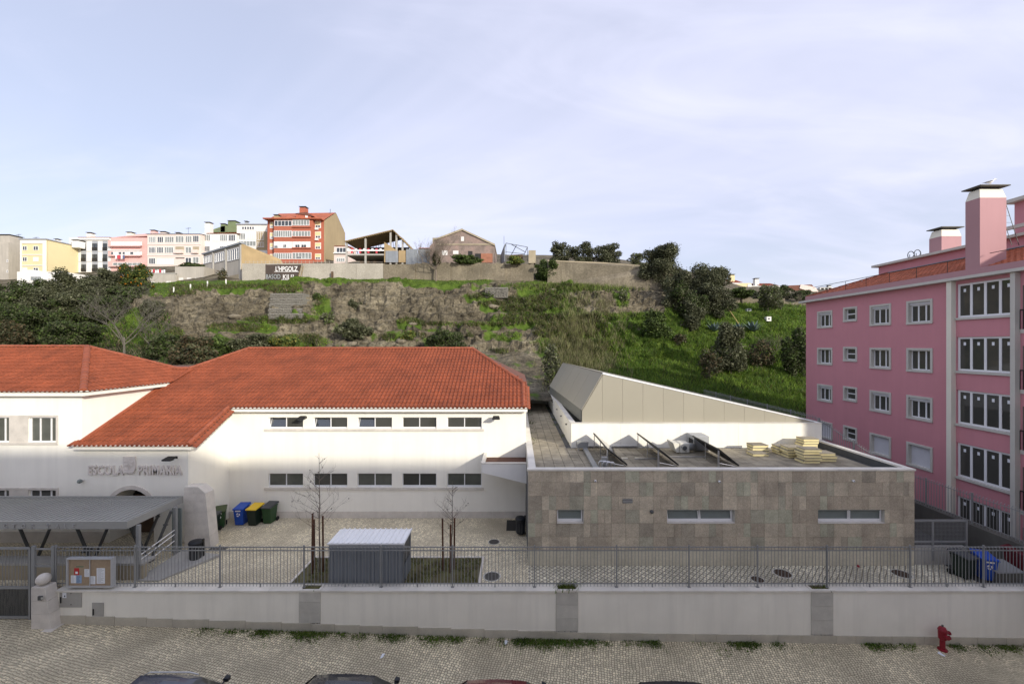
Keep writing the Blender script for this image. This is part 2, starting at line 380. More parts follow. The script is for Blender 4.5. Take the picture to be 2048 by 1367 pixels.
mat('gabion', (0.22, 0.21, 0.18), 0.95, 0.2, 4, 1.0, 7, fine=0.5)
mat('gull_white', (0.8, 0.8, 0.8), 0.8); mat('gull_grey', (0.10, 0.11, 0.12), 0.8)
mat('solar_glass', (0.012, 0.014, 0.02), 0.08, 0.1, 2, spec=0.6)
mat('hvac', (0.60, 0.585, 0.52), 0.5, 0.05, 2)
mat('box_grey', (0.40, 0.41, 0.42), 0.5, 0.05, 2, metal=0.2)
mat('planter_soil', (0.11, 0.055, 0.04), 0.95, 0.2, 5)
def leaf_mat(name, col, var=0.35, scale=0.5, trans=0.25, hue2=None):
    m = bpy.data.materials.new(name); m.use_nodes = True; nt = m.node_tree; N = nt.nodes; L = nt.links
    bs = N['Principled BSDF']; bs.inputs['Roughness'].default_value = 0.65; bs.inputs['Specular IOR Level'].default_value = 0.25
    geo = N.new('ShaderNodeNewGeometry'); n1 = N.new('ShaderNodeTexNoise'); n1.inputs['Scale'].default_value = scale; n1.inputs['Detail'].default_value = 5
    L.new(geo.outputs['Position'], n1.inputs[0])
    r = N.new('ShaderNodeMapRange'); r.inputs[1].default_value = 0.3; r.inputs[2].default_value = 0.7; L.new(n1.outputs[0], r.inputs[0])
    x = N.new('ShaderNodeMix'); x.data_type = 'RGBA'; L.new(r.outputs[0], x.inputs[0])
    x.inputs[6].default_value = (*[c * (1 - var) for c in col], 1); x.inputs[7].default_value = (*(hue2 or [c * (1 + var) for c in col]), 1)
    h2 = N.new('ShaderNodeHueSaturation'); r2 = N.new('ShaderNodeMapRange'); r2.inputs[3].default_value = 0.7; r2.inputs[4].default_value = 1.35
    L.new(geo.outputs['Random Per Island'], r2.inputs[0]); L.new(r2.outputs[0], h2.inputs['Value']); L.new(x.outputs[2], h2.inputs['Color'])
    L.new(h2.outputs[0], bs.inputs['Base Color'])
    tr = N.new('ShaderNodeBsdfTranslucent'); L.new(h2.outputs[0], tr.inputs[0])
    ms = N.new('ShaderNodeMixShader'); ms.inputs[0].default_value = trans
    L.new(bs.outputs[0], ms.inputs[1]); L.new(tr.outputs[0], ms.inputs[2]); L.new(ms.outputs[0], N['Material Output'].inputs[0])
    M[name] = m
leaf_mat('leaf_olive', (0.082, 0.088, 0.046)); leaf_mat('leaf_olive_pale', (0.15, 0.155, 0.095)); leaf_mat('leaf_olive_dark', (0.045, 0.052, 0.022))
leaf_mat('leaf_green', (0.062, 0.095, 0.022)); leaf_mat('leaf_green_dark', (0.034, 0.050, 0.015)); leaf_mat('leaf_green_pale', (0.11, 0.15, 0.038))
leaf_mat('leaf_yellow', (0.20, 0.19, 0.04)); leaf_mat('leaf_brown', (0.10, 0.075, 0.04)); leaf_mat('orange_fruit', (0.6, 0.22, 0.02), 0.1)
leaf_mat('grass', (0.12, 0.22, 0.02), 0.5, 0.25, 0.3, (0.21, 0.31, 0.04)); leaf_mat('grass_dark', (0.065, 0.125, 0.018), 0.4, 0.35, 0.3); leaf_mat('reed', (0.20, 0.19, 0.09), 0.35, 0.6, 0.2, (0.22, 0.23, 0.10)); leaf_mat('dry_scrub', (0.13, 0.105, 0.065), 0.3, 0.6, 0.1)
leaf_mat('scrub', (0.075, 0.10, 0.025), 0.4, 0.5, 0.25, (0.14, 0.15, 0.04))
def cobble(name, stone, joint, scale, angle=20.0, wob=0.25, rnd=0.35, jw=0.10, moss=None, brick=False):
    m = bpy.data.materials.new(name); m.use_nodes = True; nt = m.node_tree; N = nt.nodes; L = nt.links
    bs = N['Principled BSDF']; bs.inputs['Roughness'].default_value = 0.8
    geo = N.new('ShaderNodeNewGeometry')
    nz = N.new('ShaderNodeTexNoise'); nz.inputs['Scale'].default_value = 0.55; nz.inputs['Detail'].default_value = 1; L.new(geo.outputs['Position'], nz.inputs[0])
    mp = N.new('ShaderNodeMapping'); mp.inputs['Rotation'].default_value = (0, 0, R(angle)); L.new(geo.outputs['Position'], mp.inputs[0])
    vm = N.new('ShaderNodeVectorMath'); vm.operation = 'MULTIPLY_ADD'; L.new(nz.outputs['Color'], vm.inputs[0]); vm.inputs[1].default_value = (wob * 4, wob * 4, 0); L.new(mp.outputs[0], vm.inputs[2])
    vo = N.new('ShaderNodeTexVoronoi'); vo.voronoi_dimensions = '2D'; vo.feature = 'DISTANCE_TO_EDGE'; vo.inputs['Scale'].default_value = scale; vo.inputs['Randomness'].default_value = rnd
    vc = N.new('ShaderNodeTexVoronoi'); vc.voronoi_dimensions = '2D'; vc.inputs['Scale'].default_value = scale; vc.inputs['Randomness'].default_value = rnd
    L.new(vm.outputs[0], vo.inputs['Vector']); L.new(vm.outputs[0], vc.inputs['Vector'])
    r = N.new('ShaderNodeMapRange'); r.inputs[1].default_value = jw * 0.55; r.inputs[2].default_value = jw * 1.6; L.new(vo.outputs['Distance'], r.inputs[0])
    sp = N.new('ShaderNodeSeparateColor'); L.new(vc.outputs['Color'], sp.inputs[0])
    st = N.new('ShaderNodeMix'); st.data_type = 'RGBA'; L.new(sp.outputs[0], st.inputs[0])
    st.inputs[6].default_value = (*[c * 0.72 for c in stone], 1); st.inputs[7].default_value = (*[min(c * 1.25, 1) for c in stone], 1)
    n2 = N.new('ShaderNodeTexNoise'); n2.inputs['Scale'].default_value = 0.45; n2.inputs['Detail'].default_value = 6; L.new(geo.outputs['Position'], n2.inputs[0])
    r2 = N.new('ShaderNodeMapRange'); r2.inputs[1].default_value = 0.42; r2.inputs[2].default_value = 0.72; L.new(n2.outputs[0], r2.inputs[0])
    dm = N.new('ShaderNodeMix'); dm.data_type = 'RGBA'; L.new(r2.outputs[0], dm.inputs[0]); L.new(st.outputs[2], dm.inputs[6]); dm.inputs[7].default_value = (*[c * 0.62 for c in stone], 1)
    x = N.new('ShaderNodeMix'); x.data_type = 'RGBA'; L.new(r.outputs[0], x.inputs[0]); x.inputs[6].default_value = (*joint, 1); L.new(dm.outputs[2], x.inputs[7])
    L.new(x.outputs[2], bs.inputs['Base Color'])
    b = N.new('ShaderNodeBump'); b.inputs['Strength'].default_value = 0.8; b.inputs['Distance'].default_value = 0.015; L.new(r.outputs[0], b.inputs['Height']); L.new(b.outputs[0], bs.inputs['Normal'])
    M[name] = m
cobble('cobble_yard', (0.82, 0.725, 0.53), (0.27, 0.22, 0.14), 10.0, 30, 0.08, 0.55, 0.07)
cobble('cobble_walk', (0.72, 0.635, 0.435), (0.16, 0.13, 0.085), 9.8, 12, 0.08, 0.42, 0.085)
cobble('bounce_setts', (0.42, 0.41, 0.38), (0.16, 0.15, 0.13), 8.0, 5, 0.05, 0.3, 0.08)  # unseen roadway, made pale to bounce light onto the shaded walls
cobble('setts', (0.72, 0.67, 0.52), (0.13, 0.11, 0.08), 5.5, 45, 0.03, 0.08, 0.07)
mat('limestone_letters', (0.70, 0.65, 0.60), 0.8, 0.06, 2)
# ================================================================== the setting: street, pavement, yard
YARD = 1.6
def street_z(x):
    if x < -18.7: return 0.366 + 0.01 * (-18.7 - x)
    if x < 1.3: return 0.366 - 0.0333 * (x + 18.7)
    return -0.30 - 0.0126 * (x - 1.3)
def strip(name, y0, y1, dz, m, xs=None, thick=0.25):
    b = MB(); xs = xs or [-80, -40, -18.7, -8.7, 1.3, 11, 21, 40, 80]
    for a, c in zip(xs[:-1], xs[1:]):
        za, zc = street_z(a) + dz, street_z(c) + dz
        b.hexa([(a, y0, za - thick), (c, y0, zc - thick), (c, y1, zc - thick), (a, y1, za - thick), (a, y0, za), (c, y0, zc), (c, y1, zc), (a, y1, za)])
    return tag(b.build(name, m), kind='structure')
strip('pavement', 13.25, 16.9, 0.0, M['cobble_walk'])
strip('kerb', 13.05, 13.248, 0.003, M['limestone_dark'])
strip('street', 3.2, 13.048, -0.13, M['bounce_setts'])
strip('near_pavement', -0.3, 3.198, 0.0, M['cobble_walk'])
tag(MB().box(-1500, 1500, -1500, 3000, -1.9, -1.5).build('ground', M['soil']), kind='structure')
yb = MB(); yb.box(-60, 0.50, 16.86, 40, -0.8, YARD); tag(yb.build('school_yard', M['cobble_yard']), kind='structure')
yb = MB(); yb.box(0.502, 19.3, 16.86, 42, -0.8, YARD); tag(yb.build('side_yard', M['setts']), kind='structure')
yb = MB(); yb.box(19.302, 60, 16.86, 44, -0.8, YARD - 0.01); tag(yb.build('service_strip', M['asphalt']), kind='structure')

# ================================================================== roof tile builder
def tile_mesh(tw=0.235, tl=0.40):
    prof = [(0, .014), (.2, .0), (.42, .006), (.55, .042), (.75, .060), (.93, .042), (1.0, .014)]
    b = MB()
    lo = [V3((u * tw, -0.02, h + 0.040)) for u, h in prof]; hi = [V3((u * tw, tl, h + 0.004)) for u, h in prof]
    fr = [V3((u * tw, -0.02, -0.01)) for u, h in prof]
    for k in range(len(prof) - 1):
        b.poly(lo[k], lo[k + 1], hi[k + 1], hi[k]); b.poly(fr[k], fr[k + 1], lo[k + 1], lo[k])
    return b
def inside(poly, u, s):
    c = False; n = len(poly)
    for i in range(n):
        (x1, y1), (x2, y2) = poly[i], poly[(i + 1) % n]
        if (y1 > s) != (y2 > s) and u < (x2 - x1) * (s - y1) / (y2 - y1) + x1: c = not c
    return c
TW, TL = 0.235, 0.40
TILE = tile_mesh(); TILE_ME = TILE.data('roof_tile', M['roof_tile'])
def tile_face(parent, O, U, S, poly, single=0):
    O, U, S = V3(O), V3(U).normalized(), V3(S).normalized(); N = U.cross(S)
    if N.z < 0: N = -N
    rot = Matrix((U, S, N)).transposed().to_euler()
    us = [p[0] for p in poly]; ss = [p[1] for p in poly]
    rest = MB(); n1 = 0
    s = min(ss); row = 0
    while s < max(ss):
        u = min(us)
        while u < max(us):
            if inside(poly, u + TW / 2, s + TL * 0.45):
                p = O + U * u + S * s
                j = random.uniform(-.004, .006)
                if n1 < single:
                    inst(TILE_ME, 'roof_tile', parent, p + N * j, rot); n1 += 1
                else:
                    i0 = len(rest.v)
                    for v in TILE.v: rest.v.append(tuple(p + U * v[0] + S * v[1] + N * (v[2] + j)))
                    rest.f += [tuple(i0 + k for k in f) for f in TILE.f]; rest.m += [0] * len(TILE.f)
            u += TW
        s += TL - 0.03; row += 1
    if rest.v: rest.build('roof_tiles', M['roof_tile'], parent, kind='stuff')
def cap_line(parent, a, b, r=0.13, seg=0.42, name='ridge_tile', m=None):
    """row of half-round ridge tiles from a to b"""
    a, b = V3(a), V3(b); d = b - a; n = max(1, round(d.length / seg)); d.normalize(); L_ = (b - a).length / n
    side = d.cross(V3((0, 0, 1))).normalized(); up = side.cross(d).normalized()
    q = MB()
    for k, (t, rr) in enumerate(((0, r * 1.1), (L_ * 1.06, r * 0.93))):
        for j in range(7):
            an = math.pi * j / 6
            q.v.append((math.cos(an) * rr, t, math.sin(an) * rr * 0.85))
    for j in range(6): q.f.append((j, j + 1, 7 + j + 1, 7 + j)); q.m.append(0)
    q.f.append(tuple(range(6, -1, -1))); q.m.append(0); q.f.append(tuple(range(7, 14))); q.m.append(0)
    me = q.data(name, m or M['ridge_tile'], smooth=False)
    rot = Matrix((side, d, up)).transposed().to_euler()
    for k in range(n): inst(me, name, parent, a + d * (L_ * k) + up * (0.02 + random.uniform(-.006, .006)), rot)
def verge(parent, a, b, out=(1, 0, 0), ln=0.42, drop=0.15):
    """cross tiles hanging over a sloping verge"""
    a, b = V3(a), V3(b); d = (b - a).normalized(); n = int((b - a).length / TW); o = V3(out)
    S = (-(o * ln) + V3((0, 0, drop))).normalized(); N = d.cross(S).normalized()
    U = d
    if N.z < 0: N = -N; 
    rot = Matrix((S.cross(N), S, N)).transposed().to_euler()
    flip = S.cross(N).dot(d) < 0
    me = bpy.data.meshes.get('verge_tile_shape') or tile_mesh(TW, 0.44).data('verge_tile_shape', M['ridge_tile'])
    for k in range(n):
        p = a + d * (TW * (k + (1 if flip else 0))) + o * ln * 0.5 - V3((0, 0, drop))
        inst(me, 'verge_tile', parent, p, rot)
    cap_line(parent, a - o * 0.16 + V3((0, 0, 0.03)), b - o * 0.16 + V3((0, 0, 0.03)), 0.11)
def eave_mortar(parent, a, b, n=(0, -1, 0)):
    a, b = V3(a), V3(b); d = (b - a).normalized(); k = int((b - a).length / TW); q = MB(); n = V3(n)
    for i in range(k):
        c = a + d * (TW * (i + 0.74))
        pts = [c + d * (0.062 * math.cos(t)) + V3((0, 0, 0.052 * math.sin(t) - 0.004)) for t in [math.pi * j / 5 for j in range(6)]]
        q.prism([p + n * 0.03 for p in pts], -n * 0.05)
    q.build('eave_mortar', M['mortar_white'], parent, kind='stuff')

# ================================================================== school
YW, YE, EV = 23.53, 20.6, 7.95
def zS(y): return EV + 0.5 * (y - 23.1)
school = thing('school_building', (-10, YW, YARD), 'white two storey school with hipped red tile roofs and carved name over its door', 'school')
fw = front(YW); up = [(536, 606), (626, 694.5), (714, 784), (804, 873), (894, 963.5)]
holes = []; tilts = [(0,), (0,), (0,), (), ()]
for a, b in up:
    holes.append((X(a, YW), X(b, YW), Z(857, YW), Z(834, YW))); holes.append((X(a, YW), X(b, YW), Z(974, YW), Z(946, YW)))
w = MB(); wall_grid(w, fw, -16.5, 0.545, YARD - 0.2, 7.95, holes, 0.2)
# side walls, back wall of the main wing, entrance block right wall
w.poly((0.545, YW, YARD - .2), (0.545, 36, YARD - .2), (0.545, 36, 7.9), (0.545, 33.8, 8.95), (0.545, 25.5, 8.95), (0.545, YW, 7.9))
w.poly((-26, 36, YARD - .2), (0.545, 36, YARD - .2), (0.545, 36, 7.9), (-26, 36, 7.9))
w.poly((-16.5, YE, YARD - .2), (-16.5, YW, YARD - .2), (-16.5, YW, zS(YW) - .12), (-16.5, YE, zS(YE) - .12))
w.build('wall', M['white_plaster'], school)
for i, (a, b) in enumerate(up):
    h1, h2 = holes[2 * i], holes[2 * i + 1]
    window(school, fw, h1[0], h1[1], h1[2] + .0, h1[3], n=-0.10, bays=2, fw=0.045, tilt=tilts[i], bottom=0.09)
    window(school, fw, h2[0], h2[1], h2[2], h2[3], n=-0.10, bays=2, fw=0.045, glass=M['glass_curtain'] if i % 2 == 0 else M['glass'], bottom=0.10)
for py0, py1 in ((857, 861.5), (974, 979)):
    MB().fbox(fw, X(529, YW), X(968, YW), Z(py1, YW), Z(py0, YW) - 0.003, -0.02, 0.06).build('window_sill', M['limestone'], school)
for k in range(9):
    a = -16.49 + k * 17.0 / 9
    MB().fbox(fw, a, a + 17.0 / 9 - 0.006, YARD - .1, 1.98, 0.0, 0.03).build('plinth_stone', M['limestone'], school)
# entrance block and left wing share one front plane
fe = front(YE)
def arch_pts(cx, zb, r, n=14): return [(cx + r * math.cos(math.pi * k / n), zb + r * math.sin(math.pi * k / n)) for k in range(n + 1)]
ACX, AZB, ARR = X(263, YE), 3.15, 1.12
lw = []
for a, b, y0, y1 in ((57, 113, 834, 884), (-30, 19, 834, 884), (57, 113, 979, 1010), (-30, 19, 979, 1010), (-120, -64, 834, 884)):
    lw.append((X(a, YE), X(b, YE), Z(y1, YE), Z(y0, YE)))
w = MB()
XL = -21.83
wall_grid(w, fe, -40, XL, YARD - .2, 9.15, lw, 0.18)
aa = arch_pts(ACX, AZB, ARR)
zt = zS(YE) - 0.08
w.poly(*[fe.p(u, v) for u, v in [(XL, YARD - .2), (ACX - ARR, YARD - .2)] + aa[::-1] + [(ACX + ARR, YARD - .2), (-16.5, YARD - .2), (-16.5, zt), (XL, zt)]])
for (u0, v0), (u1, v1) in zip([(ACX + ARR, YARD)] + aa, aa + [(ACX - ARR, YARD)]): w.poly(fe.p(u0, v0), fe.p(u1, v1), fe.p(u1, v1, -1.2), fe.p(u0, v0, -1.2))
w.poly((XL, YE, 5.9), (XL, 28, 5.9), (XL, 28, 9.15), (XL, YE, 9.15))
w.build('entrance_wall', M['white_plaster'], school)
MB().fbox(fe, ACX - 1.3, ACX + 1.3, YARD, 4.4, -1.3, -1.2).build('entrance_recess', M['unlit_black'], school)  # black board paints the shade at the back of the doorway
MB().fbox(fe, ACX - 0.9, ACX + 0.9, YARD, 3.6, -1.199, -1.13).build('entrance_door', M['timber_dark'], school)
ar = MB()   # stone surround of the arch
o1 = arch_pts(ACX, AZB, ARR); o2 = arch_pts(ACX, AZB, ARR + 0.2)
for k in range(len(o1) - 1):
    ar.prism([fe.p(*o1[k], 0.045), fe.p(*o1[k + 1], 0.045), fe.p(*o2[k + 1], 0.045), fe.p(*o2[k], 0.045)], (0, 0.06, 0))
ar.build('arch_surround', M['limestone'], school)
for h in lw[:2] + lw[4:]:
    window(school, fe, h[0] + .02, h[1] - .02, h[2], h[3], n=-0.08, bays=3, fw=0.06, splits=[.36, .76], glass=M['glass_curtain'])
for h in lw[2:4]: window(school, fe, h[0] + .02, h[1] - .02, h[2], h[3], n=-0.08, bays=3, fw=0.06, splits=[.36, .76])
def surround(fr, u0, u1, v0, v1, t, parent, m, pr=0.035, lining=0.0):
    b = MB()
    if lining:
        e = .018
        for q in ((u0 - .001, u0 + e, v0, v1), (u1 - e, u1 + .001, v0, v1), (u0 + e, u1 - e, v0 - .001, v0 + e), (u0 + e, u1 - e, v1 - e, v1 + .001)): b.fbox(fr, *q, -lining, pr - .004)
    b.fbox(fr, u0 - t, u1 + t, v1, v1 + t, 0, pr); b.fbox(fr, u0 - t, u1 + t, v0 - t, v0, 0, pr + .02)
    b.fbox(fr, u0 - t, u0, v0, v1, 0, pr); b.fbox(fr, u1, u1 + t, v0, v1, 0, pr); return b.build('window_surround', m, parent)
surround(fe, X(-120, YE), X(113, YE), Z(884, YE), Z(834, YE), 0.11, school, M['limestone'])
MB().fbox(fe, X(19, YE), X(57, YE), Z(884, YE), Z(834, YE), 0, 0.02).build('stone_panel', M['limestone'], school)
MB().fbox(fe, X(-64, YE), X(-30, YE), Z(884, YE), Z(834, YE), 0, 0.02).build('stone_panel', M['limestone'], school)
surround(fe, X(-30, YE), X(113, YE), Z(1010, YE), Z(979, YE), 0.11, school, M['limestone'])
MB().fbox(fe, X(19, YE), X(57, YE), Z(1010, YE), Z(979, YE), 0, 0.02).build('stone_panel', M['limestone'], school)
MB().fbox(fe, -40, ACX - ARR - .25, YARD - .1, 2.15, 0, 0.035).build('plinth_band', M['limestone'], school)
# roof decks (under the tiles)
rd = MB()
SX = 0.676
def S3(x, y, d=0.03): return (x, y, zS(y) - d)
rd.poly(S3(-22.05, 20.25), S3(-16.05, 20.25), S3(-16.05, 23.1), S3(SX, 23.1), S3(SX, 25.4), S3(-3.19, 29.7), S3(-19.4, 29.7), S3(-21.6, 27.1), S3(-25, 27.1), S3(-25, 25.6), S3(-22.05, 25.6))
RZ = zS(29.7)
rd.poly((SX, 25.4, zS(25.4) - .03), (SX, 34, zS(25.4) - .03), (-3.19, 29.7, RZ - .03))
rd.poly((SX, 34, zS(25.4) - .03), (SX, 36.3, EV), (-26, 36.3, EV), (-21.6, 32.3, zS(27.1) - .03), (-19.4, 29.7, RZ - .03), (-3.19, 29.7, RZ - .03))
rd.poly((-19.4, 29.7, RZ - .03), (-21.6, 32.3, zS(27.1) - .03), (-21.6, 27.1, zS(27.1) - .03))
rd.poly((-21.6, 27.1, zS(27.1) - .03), (-21.6, 32.3, zS(27.1) - .03), (-30, 32.3, zS(27.1) - .03), (-30, 27.1, zS(27.1) - .03))
# left wing
LE, LR, LX, LRX = 9.2, 11.4, -21.4, -25.8
rd.poly((-44, 20.25, LE), (LX, 20.25, LE), (LRX, 24.65, LR), (-44, 24.65, LR)); rd.poly((LX, 20.25, LE), (LX, 29.05, LE), (LRX, 24.65, LR)); rd.poly((LX, 29.05, LE), (-44, 29.05, LE), (-44, 24.65, LR), (LRX, 24.65, LR))
rd.build('roof_deck', M['roof_under'], school)
co = MB()
co.box(-16.1, SX - .06, 23.16, YW - .003, 7.74, 7.90); co.box(-22.0, -16.15, 20.32, YE - .003, 6.32, 6.47); co.box(-44, LX - .06, 20.32, YE - .003, 8.98, 9.15)
co.box(XL + .003, LX - .063, YE + .001, 25.4, 8.982, 9.148)
co.build('cornice', M['white_plaster'], school)
k = math.sqrt(1.25)
def su(x): return x + 22.1
def ss(y): return (y - 20.25) * k
poly = [(su(-22.08), 0), (su(-16.15), 0), (su(-16.15), ss(23.1)), (su(SX - .05), ss(23.1)), (su(SX - .05), ss(25.4)), (su(-3.19), ss(29.7)), (su(-19.4), ss(29.7)), (su(-21.6), ss(27.1)), (su(-25), ss(27.1)), (su(-25), ss(25.9)), (su(-21.85), ss(25.5)), (su(-21.85), ss(20.65)), (su(-22.08), ss(20.65))]
tile_face(school, (-22.1, 20.25, zS(20.25)), (1, 0, 0), (0, 1, 0.5), poly, single=290)
tile_face(school, (-44, 20.25, LE), (1, 0, 0), (0, 1, 0.5), [(0, 0), (44 + LX, 0), (44 + LRX, 4.4 * k), (0, 4.4 * k)])
tile_face(school, (LX, 20.25, LE), (0, 1, 0), (-1, 0, 0.5), [(0, 0), (8.8, 0), (4.4, 4.4 * k)])
cap_line(school, (-19.4, 29.7, RZ), (-3.19, 29.7, RZ)); cap_line(school, (SX - .2, 25.4, zS(25.4)), (-3.19, 29.7, RZ)); cap_line(school, (-21.6, 27.1, zS(27.1)), (-19.4, 29.7, RZ)); cap_line(school, (-24.0, 27.1, zS(27.1)), (-21.6, 27.1, zS(27.1)))
cap_line(school, (-36, 24.65, LR), (LRX, 24.65, LR)); cap_line(school, (LX - .05, 20.3, LE + .03), (LRX, 24.65, LR), 0.15); cap_line(school, (LX - .05, 29.0, LE + .03), (LRX, 24.65, LR))
verge(school, (-16.1, 20.3, zS(20.3)), (-16.1, 23.1, zS(23.1)), ln=0.4, drop=0.14)
verge(school, (SX - .1, 23.15, zS(23.15)), (SX - .1, 25.35, zS(25.35)), ln=0.3, drop=0.12)
eave_mortar(school, (-16.1, 23.1, zS(23.1) - .0), (SX, 23.1, zS(23.1))); eave_mortar(school, (-22.08, 20.25, zS(20.25)), (-16.1, 20.25, zS(20.25))); eave_mortar(school, (-44, 20.25, LE), (LX, 20.25, LE)); eave_mortar(school, (LX, 20.25, LE), (LX, 25.3, LE), (1, 0, 0))
fl = MB(); fl.tube([(XL + .05, 20.5, zS(20.5) + .05), (XL + .05, 25.5, zS(25.5) + .05)], 0.08, 6); fl.build('roof_flashing', M['ridge_tile'], school)
gut = MB(); gut.tube([(-21.2, 25.3, 9.3), (-21.25, 26.9, 9.95)], 0.05, 6); gut.build('valley_gutter', M['roof_tile'], school)
# carved name and crest
tz = Z(948, YE)
text_part('lettering', 'ESCOLA', 0.66, 0.05, M['limestone_letters'], school, text_matrix(X(178, YE), YE - .03, tz, 0.68), spacing=1.12, offset=0.012)
text_part('lettering', 'PRIMARIA', 0.66, 0.05, M['limestone_letters'], school, text_matrix(X(277.5, YE), YE - .03, tz, 0.70), spacing=1.12, offset=0.012)
cr = MB(); a, b = X(248, YE), X(272.5, YE); zt_, zb_ = Z(912, YE), Z(948, YE); cc = (a + b) / 2
cr.prism([fe.p(a, zt_, .06), fe.p(a, zb_ + .35, .06), fe.p(a + .12, zb_ + .08, .06), fe.p(cc, zb_, .06), fe.p(b - .12, zb_ + .08, .06), fe.p(b, zb_ + .35, .06), fe.p(b, zt_, .06)], (0, .07, 0))
crest = cr.build('crest_shield', M['limestone_letters'], school, fix=True)
sh = MB()
hull = [(cc - .34, zb_ + .30), (cc - .24, zb_ + .10), (cc + .24, zb_ + .10), (cc + .34, zb_ + .30), (cc + .2, zb_ + .25), (cc - .2, zb_ + .25)]
sh.prism([fe.p(u, v, .11) for u, v in hull], (0, .06, 0))
sh.fbox(fe, cc - .015, cc + .015, zb_ + .25, zt_ - .15, .05, .10)
for du, dv, s in ((-.14, .50, .10), (.12, .48, .09), (-.02, .62, .13), (.16, .62, .07), (-.17, .66, .07)):
    sh.lathe([(s * .5, -.02), (s, .0), (s * .7, .03)], (cc + du, YE - .075, zb_ + dv), 7, 'y')
for k_ in range(4): sh.tube([fe.p(cc - .3 + k_ * .15, zb_ + .06, .07), fe.p(cc - .2 + k_ * .15, zb_ + .09, .08)], .02, 5)
sh.build('ship_relief', M['limestone_letters'], crest, fix=True)
# slanting stone buttress at the corner
bt = MB(); bu0, bu1 = X(372, YE), X(384, YE)
prof = [(X(371, 20.1), YARD - .1), (X(424, 20.1), YARD - .1), (X(413, 20.1), Z(985, 20.1)), (X(405, 20.1), Z(974, 20.1)), (X(371, 20.1), Z(972, 20.1))]
butt = thing('stone_buttress', (X(395, 20.3), 20.3, YARD), 'pale stone buttress with sloping edge at the corner of the school entrance', 'buttress')
zs_ = [YARD - .1, 2.2, 2.8, 3.35, 3.9, Z(985, 20.1), Z(972, 20.1)]
def edge(z):
    pts = [(prof[1][1], prof[1][0]), (prof[2][1], prof[2][0]), (prof[3][1], prof[3][0] - .0), (prof[4][1] , prof[3][0] - .18)]
    for (z0, x0), (z1, x1) in zip(pts[:-1], pts[1:]):
        if z <= z1: return x0 + (x1 - x0) * (z - z0) / (z1 - z0 + 1e-6)
    return pts[-1][1]
for i in range(len(zs_) - 1):
    z0, z1 = zs_[i], zs_[i + 1] - 0.008
    xa = prof[0][0]; mid = xa + (0.45 if i % 2 else 0.62)
    for (l0, l1, r0, r1) in ((xa, xa, mid, mid), (mid + .008, mid + .008, edge(z0), edge(z1))):
        if r1 - l1 < 0.05: continue
        b_ = MB(); b_.hexa([(l0, 20.02, z0), (r0, 20.02, z0), (r0, 20.59, z0), (l0, 20.59, z0), (l1, 20.02, z1), (r1, 20.02, z1), (r1, 20.59, z1), (l1, 20.59, z1)])
        b_.build('stone_block', M['limestone'], butt)
# small fittings on the school
def floodlight(px, py, y, label, flip=1):
    t = thing('floodlight', (X(px, y), y - .003, Z(py, y)), label, 'floodlight', 'floodlights on the school wall')
    x0, z0 = X(px, y), Z(py, y)
    b_ = MB(); b_.tube([(x0, y, z0), (x0, y - .35, z0 + .05)], .025, 6); b_.box(x0 - .06, x0 + .06, y - .02, y - .002, z0 - .06, z0 + .06); b_.build('bracket', M['black_metal'], t)
    b_ = MB(); b_.hexa([(x0 - .22, y - .62, z0 - .02), (x0 + .22, y - .62, z0 - .02), (x0 + .2, y - .28, z0 + .03), (x0 - .2, y - .28, z0 + .03), (x0 - .22, y - .62, z0 + .05), (x0 + .22, y - .62, z0 + .05), (x0 + .16, y - .3, z0 + .14), (x0 - .16, y - .3, z0 + .14)]); b_.build('lamp_housing', M['black_metal'], t)
    b_ = MB(); b_.box(x0 - .18, x0 + .18, y - .60, y - .34, z0 - .035, z0 - .022); b_.build('lens', M['glass_frosted'], t)
floodlight(612, 834, YW, 'black floodlight between the first two upper windows of the school')
floodlight(993, 834, YW, 'black floodlight under the eave at the right end of the school')
floodlight(353, 914, YE, 'black floodlight on the entrance wall above the carved name')
lt = thing('globe_lamp', (X(166, YE), YE - .003, Z(960, YE)), 'small round wall lamp beside the carved school name', 'lamp')
b_ = MB(); b_.lathe([(.06, -.003), (.06, -.05), (.03, -.12)], (X(166, YE), YE, Z(960, YE)), 10, 'y'); b_.build('lamp_base', M['bright_metal'], lt)
b_ = MB(); b_.lathe([(.02, .0), (.08, .03), (.11, .1), (.09, .17), (.03, .21)], (X(166, YE), YE - .15, Z(960, YE) - .1), 12); b_.build('lamp_globe', M['glass_frosted'], lt, smooth=True)
# projecting planter box between school and annex
PB = thing('wall_planter', (X(1005, 22), 22.4, 5.0), 'white wedge shaped concrete planter box projecting from the school wall', 'planter')
D0 = 21.45; x0, x1 = X(963, D0), 0.54; zt2 = Z(927, D0); zb2 = Z(943, D0); zb3 = Z(973, 20.9)
b_ = MB(); b_.prism([(x0, D0, zt2), (x0, D0, zb2), (x1, D0, zb3), (x1, D0, zt2)], (0, .12, 0))
b_.prism([(x0, D0 + .122, zt2), (x0, D0 + .122, zb2), (x0, YW - .01, zb2), (x0, YW - .01, zt2)], (.12, 0, 0))
b_.prism([(x0, D0, zb2 - .002), (x0, YW - .01, zb2 - .002), (x1, YW - .01, zb3 - .002), (x1, D0, zb3 - .002)], (0, 0, -.03))
b_.build('planter_shell', M['white_paint'], PB, fix=True)
MB().box(x0 + .125, x1 - .003, D0 + .125, YW - .012, zt2 - .35, zt2 - .22).build('planter_bed', M['planter_soil'], PB)
b_ = MB(); b_.box(x0 - .02, x1, D0 - .02, D0 + .14, zt2 + .002, zt2 + .05); b_.box(x0 - .02, x0 + .14, D0 + .142, YW - .015, zt2 + .002, zt2 + .05); b_.build('planter_rim', M['coping_top'], PB)

